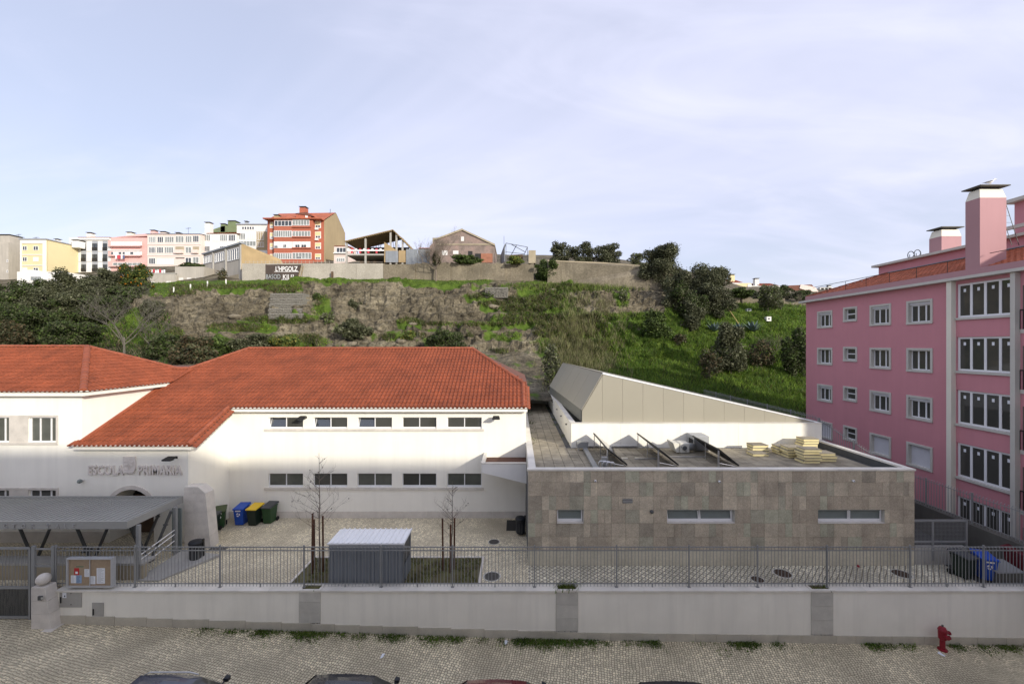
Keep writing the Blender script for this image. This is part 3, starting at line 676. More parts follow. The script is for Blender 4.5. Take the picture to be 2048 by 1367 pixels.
# ================================================================== stone clad annex
YA = 18.41; fa = front(YA); XA0, XA1 = 0.52, 17.87; TER = 5.55
annex = thing('stone_annex', (9, YA, YARD), 'flat roofed annex faced with brown and grey stone tiles', 'building')
rows = [1131, 1100, 1073, 1045.7, 1018.8, 991.3, 964, 939.5]
stone_cols = [tuple(q * k_ for q, k_ in zip(c, (2.3, 2.3, 2.05))) for c in [(.232, .200, .170), (.210, .180, .153), (.185, .163, .141), (.255, .222, .188), (.232, .226, .188), (.283, .247, .209), (.197, .185, .158)]]
for i, c in enumerate(stone_cols): mat('stone_tile_%d' % i, c, 0.7, 0.2, 1.6, 0.15, 45, fine=0.42, dirt=tuple(q * .62 for q in c), dirt_amt=0.35, objrand=0.08)
mat('stone_plinth', (.58, .54, .42), 0.75, 0.1, 1.0, 0.15, 45, fine=0.2, objrand=0.06)
wins = [(1114, 1166.5), (1334, 1469.5), (1636, 1770)]
wh = [(X(a, YA), X(b, YA), Z(1045.7, YA), Z(1018.8, YA)) for a, b in wins]
w = MB(); wall_grid(w, Frame((0, YA + .028, 0), (1, 0, 0), (0, -1, 0)), XA0, XA1, YARD - .2, 5.86, wh, 0.30)
w.build('annex_wall', M['limestone_dark'], annex)
MB().box(XA0 + .002, XA0 + .27, YA + .332, 30, YARD - .1, 5.86).build('side_wall', M['limestone_dark'], annex); rd_ = MB(); rd_.box(XA0, XA1 - .02, YA + .34, 24, YARD - .1, TER - .045); rd_.box(XA0 + .28, 3.2, 24.01, 41.8, YARD - .1, TER - .045); MB().box(XA0, 3.2, 41.82, 42.05, YARD - .1, TER + .38).build('end_wall', M['limestone_dark'], annex); rd_.build('terrace_deck', M['bitumen'], annex)
MODW = 0.6245
def add_tile(a, b, z0, z1, m, nm='stone_tile'):
    j = random.uniform(0, .004); g = .004
    MB().fbox(fa, a + g, b - g, z0 + g, z1 - g, -.026, j).build(nm, m, annex)
for r in range(7):
    z0, z1 = Z(rows[r], YA), Z(rows[r + 1], YA); u = XA0
    if r == 0: z0 = YARD
    cuts = [h for h in wh] if r == 3 else []
    while u < XA1 - .01:
        n = min(u + MODW, XA1); half = random.random() < 0.42 and r > 0
        segs = [(u, (u + n) / 2), ((u + n) / 2, n)] if half else [(u, n)]
        if r == 0: segs = [(u, (u + n) / 2), ((u + n) / 2, n)] if random.random() < .5 else [(u, n)]
        for a, b in segs:
            parts = [(a, b)]
            for h in cuts:
                np_ = []
                for (p, q) in parts:
                    if q <= h[0] + .01 or p >= h[1] - .01: np_.append((p, q))
                    else:
                        if p < h[0] - .03: np_.append((p, h[0]))
                        if q > h[1] + .03: np_.append((h[1], q))
                parts = np_
            for (p, q) in parts:
                mi = random.choices(range(7), [5, 5, 3, 4, 2.2, 2.2, 2])[0]
                add_tile(p, q, z0, z1, M['stone_plinth'] if r == 0 else M['stone_tile_%d' % mi])
        u = n
for i, h in enumerate(wh):
    wo = window(annex, fa, h[0] + .02, h[1] - .02, h[2] + .02, h[3] - .02, n=-0.16, bays=1 if i == 0 else 2, fw=0.05, bottom=0.12, glass=M['glass_frosted'], tilt=() if i == 0 else (() if i == 1 else ()))
    sash = MB()
    ub = [(h[0] + .07, h[1] - .07)] if i == 0 else [(h[0] + .07, (h[0] + h[1]) / 2 - .03), ((h[0] + h[1]) / 2 + .03, h[1] - .07)]
    for a, b in ub:
        if i == 0: continue
        for q in ((a, a + .03), (b - .03, b)):
            sash.prism([fa.p(q[0], h[2] + .14, -.15), fa.p(q[1], h[2] + .14, -.15), fa.p(q[1] - .08, h[3] - .06, -.05), fa.p(q[0] - .08, h[3] - .06, -.05)], fa.N * -.03)
    if i: sash.build('sash', M['white_frame'], wo, fix=True)
    MB().fbox(fa, h[0] + .005, h[1] - .005, h[2] + .001, h[2] + .018, -.3, .03).build('window_sill', M['limestone'], annex)
# copings
xs = [XA0 - .04 + (XA1 - XA0 + .08) * k / 10 for k in range(11)]
for a, b in zip(xs[:-1], xs[1:]): MB().box(a, b - .005, YA - .04, YA + .26, 5.872, 5.95).build('coping_stone', M['coping_top'], annex)
for k in range(9): MB().box(XA0 + .03, XA0 + .36, YA + .265 + k * 1.75, YA + .26 + (k + 1) * 1.75 - .01, 5.872, 5.948).build('coping_stone', M['coping_top'], annex)
for k in range(4): MB().box(XA1 - .26, XA1 + .04, YA + .265 + k * 1.33, YA + .26 + (k + 1) * 1.33 - .01, 5.872, 5.949).build('coping_stone', M['coping_top'], annex)
MB().box(XA1 - .24, XA1, YA + .3, 24, TER - .06, 5.865).build('parapet', M['bitumen'], annex)
MB().box(XA0 + .28, XA0 + .33, YA + .3, 30, TER - .06, 5.86).build('parapet', M['white_paint'], annex)
MB().box(XA0 + .34, XA1 - .25, YA + .22, YA + .29, TER - .06, 5.86).build('parapet', M['bitumen'], annex)
# terrace pavers
pm = MB().box(.008, .488, .008, .488, -.05, 0).data('paver', M['paver']); rest = MB(); cnt = 0; spots = []
y = YA + .32
while y < 41.3:
    x = XA0 + .36
    while x < (17.1 if y < 23.5 else 2.75):
        spots.append((x, y)); x += .5
    y += .5
for x, y in spots:
    z = TER + random.uniform(-.004, .004)
    if cnt < 300: inst(pm, 'paver', annex, (x, y, z)); cnt += 1
    else: rest.box(x + .008, x + .488, y + .008, y + .488, z - .05, z)
rest.build('far_pavers', M['paver'], annex, kind='stuff')
# white upper wall and the clad wedge
fu = front(24.0); wt = 6.93
b_ = MB()
for a, b in ((3.2, 6.1), (6.1, 9.6), (9.6, 13.0), (13.0, 15.55), (15.55, 17.87)): b_.box(a + .004, b - .004, 24.0, 24.22, TER - .1, wt)
b_.box(3.2, 3.42, 24.225, 41.8, TER - .1, wt)
b_.build('upper_wall', M['white_plaster'], annex)
for a, b in ((3.18, 8), (8.004, 13), (13.004, 17.9)): MB().box(a, b, 23.97, 24.25, wt + .002, wt + .03).build('coping_stone', M['coping_top'], annex)
for k in range(4): MB().box(3.15, 3.47, 24.255 + k * 4.4, 24.25 + k * 4.4 + 4.395, wt + .002, wt + .04).build('coping_stone', M['coping_top'], annex)
for zz in (26, 29, 32, 36): MB().box(3.10, 3.2, zz, zz + .1, 6.45, 6.53).build('wall_spout', M['dark_steel'], annex)
def clad(x0, xr, xe, zl, zp, y0, y1, sh):
    f = front(y0)
    ub = [(x0, wt + .03), (xe, wt + .03), (xr, zp), (x0, zl)]
    body = MB(); 
    A = [(x, y0 + .02, z) for x, z in ub]; B = [(x + sh * (1 - .0), y1, z) for x, z in ub]
    body.loft([A, B]); body.build('wedge_core', M['louvre'], annex, fix=True)
    # front panels, each its own plate with an open joint
    xs = [x0] + [x0 + 1.2 * k for k in range(1, 12) if x0 + 1.2 * k < xe] + [xe]
    def ztop(x): return zl + (zp - zl) * (x - x0) / (xr - x0) if x < xr else zp + (wt + .03 - zp) * (x - xr) / (xe - xr)
    for a, b in zip(xs[:-1], xs[1:]):
        pts = [(a + .004, wt + .03), (b - .004, wt + .03)]
        pts += [(b - .006, ztop(b - .006) - .05)] + ([(xr, zp - .05)] if a < xr < b else []) + [(a + .006, ztop(a + .006) - .05)]
        MB().prism([(x, y0 - .03, z) for x, z in pts], (0, .045, 0)).build('cladding_panel', M['clad_panel'], annex)
    # sloping side, in sheets
    n = 5
    for k in range(n):
        t0, t1 = k / n, (k + 1) / n - .002
        P = lambda x, z, t, o: (x + sh * t - .85 * o, y0 + (y1 - y0) * t, z + .5 * o)
        MB().hexa([P(x0, zl, t0, .0), P(xr, zp, t0, .0), P(xr, zp, t1, .0), P(x0, zl, t1, .0), P(x0, zl, t0, .04), P(xr, zp, t0, .04), P(xr, zp, t1, .04), P(x0, zl, t1, .04)]).build('side_sheet', M['clad_panel'], annex, fix=True)
    b2 = MB()
    for k in range(14): b2.box(x0 - .03, x0 - .005, y0 + .05, y1, wt + .06 + k * .048, wt + .085 + k * .048)
    b2.build('louvre_band', M['louvre'], annex, kind='stuff')
    b2 = MB(); b2.prism([(xr - .05, y0 - .04, zp - .02), (xr, y0 - .04, zp + .06), (xe, y0 - .04, wt + .06), (xe, y0 - .04, wt + .0)], (0, .14, 0)); b2.build('roof_edge_trim', M['white_sheet'], annex, fix=True)
    b2 = MB(); b2.prism([(xr, y0 + .102, zp + .03), (xe, y0 + .102, wt + .05), (xe + sh, y1, wt + .05), (xr + sh, y1, zp + .03)], (0, 0, .03)); b2.build('roof_sheet', M['clad_panel'], annex, fix=True)
clad(3.87, 5.12, 17.8, 7.66, 9.82, 24.25, 38.5, -0.75)
# rooftop equipment
def solar(x, y0, y1, label, i):
    t = thing('solar_collector', (x + .5, (y0 + y1) / 2, TER), label, 'solar panel', 'solar collectors on the annex terrace')
    hx, hz, lx, lz = x, 6.42, x + .98, 5.63
    nrm = V3((.79, 0, .98)).normalized() * .07
    pts = [V3((hx, y0, hz)), V3((hx, y1, hz)), V3((lx, y1, lz)), V3((lx, y0, lz))]
    MB().prism(pts, nrm).build('collector_frame', M['black_metal'], t, fix=True)
    g = MB(); ins = [p + (sum(pts, V3()) / 4 - p) * .06 + nrm * 1.02 for p in pts]; g.prism(ins, nrm * .1); g.build('collector_glass', M['solar_glass'], t, fix=True)
    for y in (y0 + .1, (y0 + y1) / 2, y1 - .1):
        MB().tube([(hx + .06, y, TER), (hx + .06, y, hz - .04)], .022 if y > y0 + .2 else .045, 6).build('support_leg', M['bright_metal'], t)
        MB().tube([(hx + .1, y, 5.75), (lx - .05, y, lz - .04)], .015, 5).build('brace', M['bright_metal'], t)
solar(4.40, 20.0, 23.6, 'nearest the walkway of three tilted black solar collectors on the annex roof', 0)
solar(6.90, 20.0, 23.6, 'middle one of three tilted black solar collectors on the annex roof', 1)
solar(9.80, 19.9, 22.9, 'rightmost of three tilted black solar collectors, in front of the vent box', 2)
for (px0, px1, py, lab) in ((1170, 1275, 894, 'long pale metal rail lying behind the first solar collector'), (1340, 1412, 915, 'pale metal rail lying behind the right solar collector'), (1242, 1256, 918, 'short metal rail lying beside the first collector'), (1270, 1312, 918, 'metal rail under the middle solar collector')):
    D = (H - TER) * F / (py - CY)
    tag(MB().box(X(px0, D), X(px1, D), D, D + .12, TER + .005, TER + .07).build('support_rail', M['bright_metal']), lab, 'rail', 'rails on the annex terrace')
bx_ = thing('junction_box', (X(1165, 23.3), 23.3, TER), 'grey junction box with cable tray running across the annex roof', 'box')
MB().box(X(1154, 23.2), X(1176, 23.2), 23.1, 23.5, TER + .18, TER + .5).build('box_body', M['grey_steel'], bx_)
b_ = MB(); b_.box(X(1156, 23.2), X(1158, 23.2), 23.15, 23.45, TER, TER + .18); b_.box(X(1172, 23.2), X(1174, 23.2), 23.15, 23.45, TER, TER + .18); b_.build('box_feet', M['bright_metal'], bx_)
b_ = MB(); b_.prism([(X(1166, 23.1), 23.1, TER + .06), (X(1174, 23.1), 23.1, TER + .06), (X(1201, 18.9), 18.9, TER + .06), (X(1190, 18.9), 18.9, TER + .06)], (0, 0, .12)); b_.build('cable_tray', M['grey_steel'], bx_, fix=True)
pu = thing('pump_pipes', (X(1205, 19.2), 19.2, TER), 'bent bright metal pipes of the solar pump by the parapet', 'pipes')
for k_ in range(3):
    xx = X(1198, 19.3) + k_ * .16
    MB().tube([(xx, 19.3 - k_ * .1, TER), (xx, 19.3 - k_ * .1, TER + .42), (xx + .06, 19.3 - k_ * .1, TER + .5), (xx + .3, 19.3 - k_ * .1, TER + .5), (xx + .36, 19.3 - k_ * .1, TER + .42), (xx + .36, 19.3 - k_ * .1, TER)], .035, 8).build('pipe', M['bright_metal'], pu, smooth=True)
MB().box(X(1203, 19.6), X(1214, 19.6), 19.5, 19.7, TER, TER + .62).build('pump_housing', M['grey_steel'], pu)
hv = thing('fan_unit', (X(1368, 23), 23, TER), 'cream roof fan with flared hood and ribbed duct', 'fan')
b_ = MB(); b_.box(X(1358, 22.6), X(1378, 22.6), 22.5, 23.2, TER + .03, TER + .58); b_.build('fan_casing', M['hvac'], hv, bevel=.05)
b_ = MB(); b_.loft([[(X(1343, 22.6), 22.35, TER + .62), (X(1343, 22.6), 23.35, TER + .62), (X(1350, 22.6), 23.3, TER + .1), (X(1350, 22.6), 22.4, TER + .1)], [(X(1357, 22.6), 22.5, TER + .56), (X(1357, 22.6), 23.2, TER + .56), (X(1357, 22.6), 23.2, TER + .06), (X(1357, 22.6), 22.5, TER + .06)]]); b_.build('fan_hood', M['hvac'], hv, fix=True)
b_ = MB(); b_.lathe([(.2, 0), (.22, .03), (.2, .06), (.22, .09), (.2, .12), (.22, .15), (.2, .18), (.2, .4)], (X(1379, 22.6), 22.85, TER + .3), 14, 'x'); b_.build('duct', M['grey_steel'], hv, smooth=True)
b_ = MB(); b_.lathe([(.12, 0), (.12, -.02), (.09, -.03)], (X(1368, 22.6), 22.49, TER + .32), 14, 'y'); b_.tube([(X(1362, 22.5), 22.46, TER + .4), (X(1364, 22.5), 22.43, TER + .28), (X(1371, 22.5), 22.43, TER + .14), (X(1374, 22.5), 22.46, TER + .2)], .012, 5); b_.build('fan_motor', M['dark_steel'], hv)
vb = thing('vent_box', (X(1400, 23.4), 23.4, TER), 'grey sheet metal vent box against the white upper wall', 'box')
MB().box(X(1386, 23.1), X(1416, 23.1), 22.95, 23.95, TER + .04, TER + .86).build('box_body', M['box_grey'], vb, bevel=.02)
MB().box(X(1384.8, 23.1), X(1386, 23.1) - .002, 23.1, 23.6, TER + .25, TER + .65).build('box_opening', M['unlit_black'], vb)
stk = [(1516, 883, 3, 22.9, 'back stack left of the others'), (1514, 899, 1, 22.2, 'lone board in front of the back stack'), (1564, 895, 3, 22.6, 'low stack behind the middle stack'), (1583, 900, 4, 21.9, 'middle stack of four'), (1616, 912, 5, 20.9, 'tall front stack near the parapet'), (1614, 879, 5, 23.2, 'tall back stack by the white wall'), (1619, 897, 2, 22.0, 'low stack between the two tall ones'), (1648, 908, 3, 21.2, 'rightmost stack beside the parapet')]
ordn = ['lowest', 'second', 'third', 'fourth', 'fifth']
for px, py, n, D, lab in stk:
    n = max(1, n); x = X(px, D); z = TER + .02
    for k_ in range(n):
        dx, dy = random.uniform(-.06, .06), random.uniform(-.05, .05); a = random.uniform(-.06, .06)
        wd, dp, hh = .42, .32, .055
        t = thing('insulation_board', (x + dx, D + dy, z), 'cream insulation board, %s of the %s' % (ordn[k_] if n > 1 else 'only one', lab), 'board', 'insulation boards stacked on the terrace'); t.rotation_euler = (0, 0, a)
        MB().box(-wd, wd, -dp, dp, 0, .1).build('foam_core', M['insulation'], t, world_coords=False)
        MB().box(-wd - .01, wd + .01, -dp - .01, dp + .01, .102, .135).build('cement_top', M['paver'], t, world_coords=False)
        z += .145
# fittings on the stone facade
for px, py, lab in ((1190, 960, 'left'), (1437, 961, 'middle'), (1704, 960, 'right')):
    t = thing('wall_sensor', (X(px, YA), YA - .005, Z(py, YA)), 'tiny white sensor high on the stone facade, %s of three' % lab, 'sensor', 'white sensors on the stone facade')
    MB().lathe([(.03, 0), (.035, -.04), (.05, -.06), (.055, -.11), (.03, -.13)], (X(px, YA), YA - .006, Z(py, YA)), 10, 'y').build('sensor_head', M['white_frame'], t, smooth=True)
    MB().lathe([(.025, 0), (.02, -.01)], (X(px, YA), YA - .137, Z(py, YA)), 8, 'y').build('sensor_eye', M['black_metal'], t)
t = thing('wall_lamp', (X(1303, YA), YA - .005, Z(1022, YA)), 'small dark bulkhead lamp left of the middle annex window', 'lamp')
MB().lathe([(.08, 0), (.09, -.05), (.06, -.1)], (X(1303, YA), YA - .006, Z(1022, YA)), 10, 'y').build('lamp_body', M['dark_steel'], t, smooth=True)
t = thing('vent_grille', (X(1255, YA), YA - .006, Z(1000, YA)), 'three slatted metal vent grille in the stone facade', 'vent')
b_ = MB(); b_.fbox(fa, X(1245, YA), X(1265, YA), Z(1005.5, YA), Z(996.5, YA), .006, .015); b_.build('backing', M['dark_steel'], t)
for k_ in range(3): MB().fbox(fa, X(1245, YA), X(1265, YA), Z(1004.5 - k_ * 3, YA), Z(1003 - k_ * 3, YA), .016, .035).build('slat', M['bright_metal'], t)
t = thing('wall_tap', (X(1715, YA), YA - .006, Z(1132, YA)), 'small red capped tap at the foot of the stone facade', 'tap')
MB().lathe([(.07, 0), (.07, -.08), (.04, -.12)], (X(1715, YA), YA - .01, Z(1131, YA)), 8, 'y').build('cap', M['red_paint'], t)
# ================================================================== street wall with fence
YF = 16.47; ff = front(YF)
swall = thing('street_wall', (0, YF, 0), 'long rendered street wall with stone coping and plinth below the railing', 'wall')
XW0, XW1 = X(112, YF), 27.0
pil = [(598, 641), (1112, 1156), (1622, 1666)]
cuts = [XW0] + [X(p, YF) for q in pil for p in q] + [XW1]
b_ = MB()
for i in range(0, len(cuts), 2): b_.box(cuts[i] + .003, cuts[i + 1] - .003, YF, YF + .38, -1.2, 1.605)
b_.build('rendered_panel', M['white_wall_street'], swall)
for q in pil:
    x0, x1 = X(q[0], YF), X(q[1], YF); gz = street_z((x0 + x1) / 2) + .34; hs = (1.62 - gz) / 3
    for k_ in range(3): MB().box(x0 + .004, x1 - .004, YF - .02, YF + .38, gz + k_ * hs, gz + (k_ + 1) * hs - .008).build('pillar_block', M['limestone_dark'], swall)
    b2 = MB(); b2.box(x0 - .02, x1 + .02, YF - .06, YF + .04, 1.622, 1.70); b2.box(x0 - .02, x1 + .02, YF + .32, YF + .42, 1.622, 1.70); b2.box(x0 - .02, x0 + .08, YF + .042, YF + .318, 1.622, 1.70); b2.box(x1 - .08, x1 + .02, YF + .042, YF + .318, 1.622, 1.70)
    b2.build('planter_rim', M['coping_top'], swall)
    MB().box(x0 + .082, x1 - .082, YF + .044, YF + .316, 1.622, 1.66).build('planter_soil', M['soil'], swall)
for i in range(0, len(cuts), 2):
    a, e = cuts[i] + (.02 if i else 0), cuts[i + 1] - .02; n = max(1, round((e - a) / 1.25)); L_ = (e - a) / n
    for k_ in range(n): MB().box(a + k_ * L_, a + (k_ + 1) * L_ - .006, YF - .055, YF + .40, 1.612, 1.68).build('coping_stone', M['coping_top'], swall)
x = XW0
while x < XW1:
    L_ = random.uniform(.7, 1.5); z = street_z(x + L_ / 2)
    zt_ = .30 + .0333 * 1 + (z if x < 1.3 else z)
    za, zb = street_z(x), street_z(x + L_)
    MB().hexa([(x, YF - .035, za - .1), (x + L_ - .014, YF - .035, zb - .1), (x + L_ - .014, YF - .001, zb - .1), (x, YF - .001, za - .1), (x, YF - .035, za + .31), (x + L_ - .014, YF - .035, za + .31 if x < 1.3 else zb + .31), (x + L_ - .014, YF - .001, za + .31 if x < 1.3 else zb + .31), (x, YF - .001, za + .31)]).build('plinth_stone', M['plinth_stone'], swall); x += L_
# utility cabinet doors in the wall
for (a, e, y0, y1, lab) in ((120, 164, 1180, 1213, 'wide grey metal utility door with a notice in the street wall'), (185, 208, 1204, 1237, 'small grey metal utility door low in the street wall')):
    t = thing('cabinet_door', (X(a, YF), YF, Z(y1, YF)), lab, 'utility door', 'metal doors in the street wall')
    MB().fbox(ff, X(a, YF), X(e, YF), Z(y1, YF), Z(y0, YF), .002, .02).build('door_leaf', M['concrete'], t)
    MB().fbox(ff, X(a + 2, YF), X(a + 4, YF), Z(y1 - 9, YF), Z(y0 + 12, YF), .021, .045).build('door_handle', M['black_metal'], t)
    if a == 120:
        MB().fbox(ff, X(126, YF), X(134, YF), Z(1194, YF), Z(1183.5, YF), .021, .024).build('notice', M['paper'], t)
        MB().fbox(ff, X(129.5, YF), X(132, YF), Z(1192, YF), Z(1189, YF), .025, .027).build('symbol', M['ink'], t)
        for yy in (1185, 1207): MB().fbox(ff, X(142.5, YF), X(144, YF), Z(yy + 1, YF), Z(yy - .5, YF), .021, .03).build('lock', M['black_metal'], t)
# railing
YR = 16.66; FT = 3.36
fence = thing('street_railing', (0, YR, 1.68), 'grey steel railing with hooked bar tops along the street wall', 'railing')
bm_ = MB(); bm_.tube([(0, 0, 1.72), (0, 0, FT - .08), (0, -.03, FT - .02), (0, -.08, FT), (0, -.11, FT - .03)], .011, 5)
bar = bm_.data('bar', M['grey_steel'])
posts = [112, 270, 440, 608, 762, 905, 1069, 1233, 1378, 1515, 1654, 1820, 1967, 2110]
n_ = 0; x = X(118, YR); stepx = 0.1385
while x < X(2062, YR) and n_ < 300:
    inst(bar, 'bar', fence, (x, YR, 0)); x += stepx; n_ += 1
pm_ = MB(); pm_.box(-.022, .022, -.03, .03, 1.68, FT + .03); pm_.box(-.06, .06, -.05, .05, 1.681, 1.70); pm = pm_.data('post', M['grey_steel'])
for p in posts: inst(pm, 'post', fence, (X(p, YR), YR, 0))
for z in (1.80, 3.14, 3.28): MB().box(X(112, YR), X(2110, YR), YR + .012, YR + .04, z, z + .035).build('rail', M['grey_steel'], fence)
for p in (350, 520, 690, 835, 990, 1150, 1305, 1448, 1585, 1740, 1895): inst(MB().box(-.02, .02, -.02, .02, 1.68, 1.82).data('foot', M['grey_steel']), 'foot', fence, (X(p, YR), YR + .02, 0))
# gate and gate pillar
gp = thing('gate_pillar', (X(85, 16.2), 16.3, .3), 'white stone gate pillar with tapering side beside the metal gate', 'pillar')
zs_ = [.2, .95, 1.45, 2.0]; 
def gx(z): return X(104, 16.1) + (X(90, 16.1) - X(104, 16.1)) * max(0, min(1, (z - .35) / 1.6))
for z0, z1 in zip(zs_[:-1], zs_[1:]):
    z1 -= .008
    MB().hexa([(X(62, 16.1), 16.1, z0), (gx(z0), 16.1, z0), (gx(z0), 16.5, z0), (X(62, 16.1), 16.5, z0), (X(62, 16.1), 16.1, z1), (gx(z1), 16.1, z1), (gx(z1), 16.5, z1), (X(62, 16.1), 16.5, z1)]).build('stone_block', M['limestone'], gp, bevel=.012)
MB().box(X(58, 16.2), X(116, 16.2), 15.95, 16.9, .1, .36).build('step_stone', M['limestone'], gp)
MB().box(X(78, 16.1), X(86, 16.1), 16.05, 16.099, 1.52, 1.68).build('intercom', M['dark_steel'], gp)
MB().box(X(79.5, 16), X(84.5, 16), 16.035, 16.049, 1.57, 1.65).build('intercom_panel', M['bright_metal'], gp)
bl = MB(); bl.lathe([(.225 * math.sin(math.pi * k / 14) + .0005, -.225 * math.cos(math.pi * k / 14)) for k in range(15)], (X(87, 16.3), 16.3, 2.215), 22)
tag(bl.build('stone_ball', M['limestone'], smooth=True), 'round pale stone ball on top of the gate pillar', 'ball')
gate = thing('metal_gate', (X(20, YR), YR, .3), 'grey metal gate with bars above a mesh panel at the left edge', 'gate')
gx0, gx1 = X(-160, YR), X(62, YR)
b_ = MB(); b_.box(gx0, gx1, YR - .03, YR + .03, 3.22, 3.30); b_.box(gx0, gx1, YR - .03, YR + .03, 1.62, 1.72); b_.box(gx0, gx1, YR - .03, YR + .03, .42, .52); b_.box(gx1 - .07, gx1, YR - .031, YR + .031, .35, 3.3); b_.box(gx0, gx0 + .07, YR - .031, YR + .031, .35, 3.3); b_.build('gate_frame', M['grey_steel'], gate)
for k_ in range(34):
    MB().tube([(gx0 + .1 + k_ * .13, YR, 1.72), (gx0 + .1 + k_ * .13, YR, 3.22)], .011, 5).build('bar', M['grey_steel'], gate)
b_ = MB()
for k_ in range(110): b_.box(gx0 + .08 + k_ * .04, gx0 + .092 + k_ * .04, YR - .006, YR + .006, .52, 1.62)
for k_ in range(27): b_.box(gx0 + .08, gx1 - .08, YR - .005, YR + .005, .54 + k_ * .04, .55 + k_ * .04)
b_.build('mesh_panel', M['dark_steel'], gate, kind='stuff')
MB().box(gx0, gx1, YR + .3, YR + .34, .3, 1.6).build('backing_panel', M['dark_steel'], gate)
MB().box(X(64, YR), X(71, YR), YR - .04, YR + .04, .3, 3.36).build('gate_post', M['grey_steel'], gate)
MB().box(X(104, YR), X(110, YR), YR - .04, YR + .04, 1.68, 3.36).build('gate_post', M['grey_steel'], gate)
b_ = MB(); b_.box(X(71, YR), X(104, YR), YR - .02, YR + .02, 2.5, 2.57); b_.box(X(71, YR), X(104, YR), YR - .02, YR + .02, 3.2, 3.26); b_.build('gate_rail', M['grey_steel'], gate)
# notice board
YN = 16.50; fn = front(YN)
nb = thing('notice_board', (X(181, YN), YN, 1.68), 'cork notice board with pinned papers in an aluminium case on the street wall', 'notice board')
a, e, z0, z1 = X(138, YN), X(224, YN), Z(1170, YN), Z(1117, YN)
MB().fbox(fn, a, e, z0, z1, -.1, .0).build('cork_panel', M['cork'], nb)
b_ = MB(); t_ = .05
b_.fbox(fn, a - t_, e + t_, z1, z1 + t_, -.11, .06); b_.fbox(fn, a - t_, e + t_, z0 - t_, z0, -.11, .06); b_.fbox(fn, a - t_, a, z0, z1, -.11, .06); b_.fbox(fn, e, e + t_, z0, z1, -.11, .06); b_.fbox(fn, (a + e) / 2 - .012, (a + e) / 2 + .012, z0, z1, .02, .035); b_.build('case_frame', M['alu_frame'], nb)
for (p0, p1, q0, q1, mm) in ((148.5, 158.5, 1135, 1149, 'paper_red'), (152.5, 167.5, 1131.5, 1133, 'paper_green'), (142, 152, 1149.5, 1165, 'paper'), (152.5, 163.5, 1149.5, 1165, 'paper_blue'), (169, 179.5, 1137, 1152.5, 'paper'), (181, 191, 1151, 1167, 'paper'), (193.5, 210, 1135, 1166, 'paper')):
    pg = MB().fbox(fn, X(p0, YN), X(p1, YN), Z(q1, YN), Z(q0, YN), .002, .005).build('notice', M[mm], nb)
    if mm in ('paper', 'paper_blue'):
        ln = MB(); q = q0 + 2
        while q < q1 - 2: ln.fbox(fn, X(p0 + 1.5, YN), X(p0 + 1.5 + (p1 - p0 - 3) * random.uniform(.5, 1), YN), Z(q + .7, YN), Z(q, YN), .0055, .0065); q += 2.2
        ln.build('print_lines', M['ink'] if mm == 'paper_blue' else M['box_grey'], pg, kind='stuff')
    if mm == 'paper_red': MB().fbox(fn, X(151, YN), X(156, YN), Z(1146.5, YN), Z(1142, YN), .0055, .0065).build('emblem', M['paper'], pg)

# ================================================================== entrance canopy
can = thing('entrance_canopy', (-19, 18.5, YARD), 'grey metal canopy with ribbed roof and V shaped struts before the school door', 'canopy')
CZ, CX0, CX1, CY0, CY1 = 4.13, -34.0, -16.25, 17.1, 20.0
b_ = MB(); b_.box(CX0, CX1, CY0, CY0 + .06, CZ - .29, CZ + .03); b_.box(CX1 - .06, CX1, CY0 + .062, CY1 - .062, CZ - .29, CZ + .03); b_.box(CX0, CX1, CY1 - .06, CY1, CZ - .29, CZ + .03); b_.build('fascia', M['canopy_steel'], can)
b_ = MB(); b_.box(CX0, CX1 - .062, CY0 + .062, CY1 - .062, CZ - .2, CZ - .06); b_.build('roof_deck', M['canopy_steel'], can)
rib = MB().box(0, .05, CY0 + .064 - CY0, CY1 - .064 - CY0, -.058, -.02).data('roof_rib', M['canopy_steel'])
x = CX1 - .3
while x > CX0 + 6: inst(rib, 'roof_rib', can, (x, CY0, CZ)); x -= .24
for i, (fx, y) in enumerate(((-22.08, 18.8), (-19.45, 18.8), (-16.85, 18.8), (-24.7, 18.8), (-20.6, 19.7), (-18.0, 19.7))):
    for s in (-1, 1):
        if fx == -20.6 and s == 1: continue
        b_ = MB(); p0 = V3((fx + s * .05, y, YARD)); p1 = V3((fx + s * 1.03, y, CZ - .2)); b_.tube([p0, p1], .06, 8)
        m_ = p0.lerp(p1, .72); b_.tube([m_ - V3((.1, 0, 0)), m_ + V3((.1, 0, 0))], .03, 6)
        b_.build('strut', M['dark_steel'], can)
    MB().box(fx - .18, fx + .18, y - .12, y + .12, YARD, YARD + .12).build('strut_foot', M['dark_steel'], can)
for x, y in ((X(277, 17.3), 17.3), (X(351, 19.2), 19.2)):
    MB().box(x - .06, x + .06, y - .06, y + .06, YARD, CZ - .2).build('post', M['grey_steel'], can)
fx_ = [(8.5, 'C'), (26, 'T'), (43, 'O'), (63, 'R'), (94, 'V'), (112, 'A'), (129, 'L'), (146, 'E')]
for px, ch in fx_: text_part('fascia_letter', ch, 0.26, 0.012, M['bright_metal'], can, text_matrix(X(px, CY0), CY0 - .02, Z(1056, CY0) + .02, .9))
bench = thing('low_wall', (-21, 17.6, YARD), 'low grey brown wall under the canopy behind the railing', 'wall')
for k_ in range(8): MB().box(-26 + k_ * 1.28, -26 + (k_ + 1) * 1.28 - .01, 17.3, 17.5, YARD, 2.22).build('wall_panel', M['ruin_trim'], bench)
MB().box(-26.0, -15.75, 17.28, 17.9, 2.225, 2.32).build('wall_cap', M['concrete'], bench)
ramp = thing('entrance_ramp', (-15.5, 18, YARD), 'short concrete ramp with pale handrails beside the canopy', 'ramp')
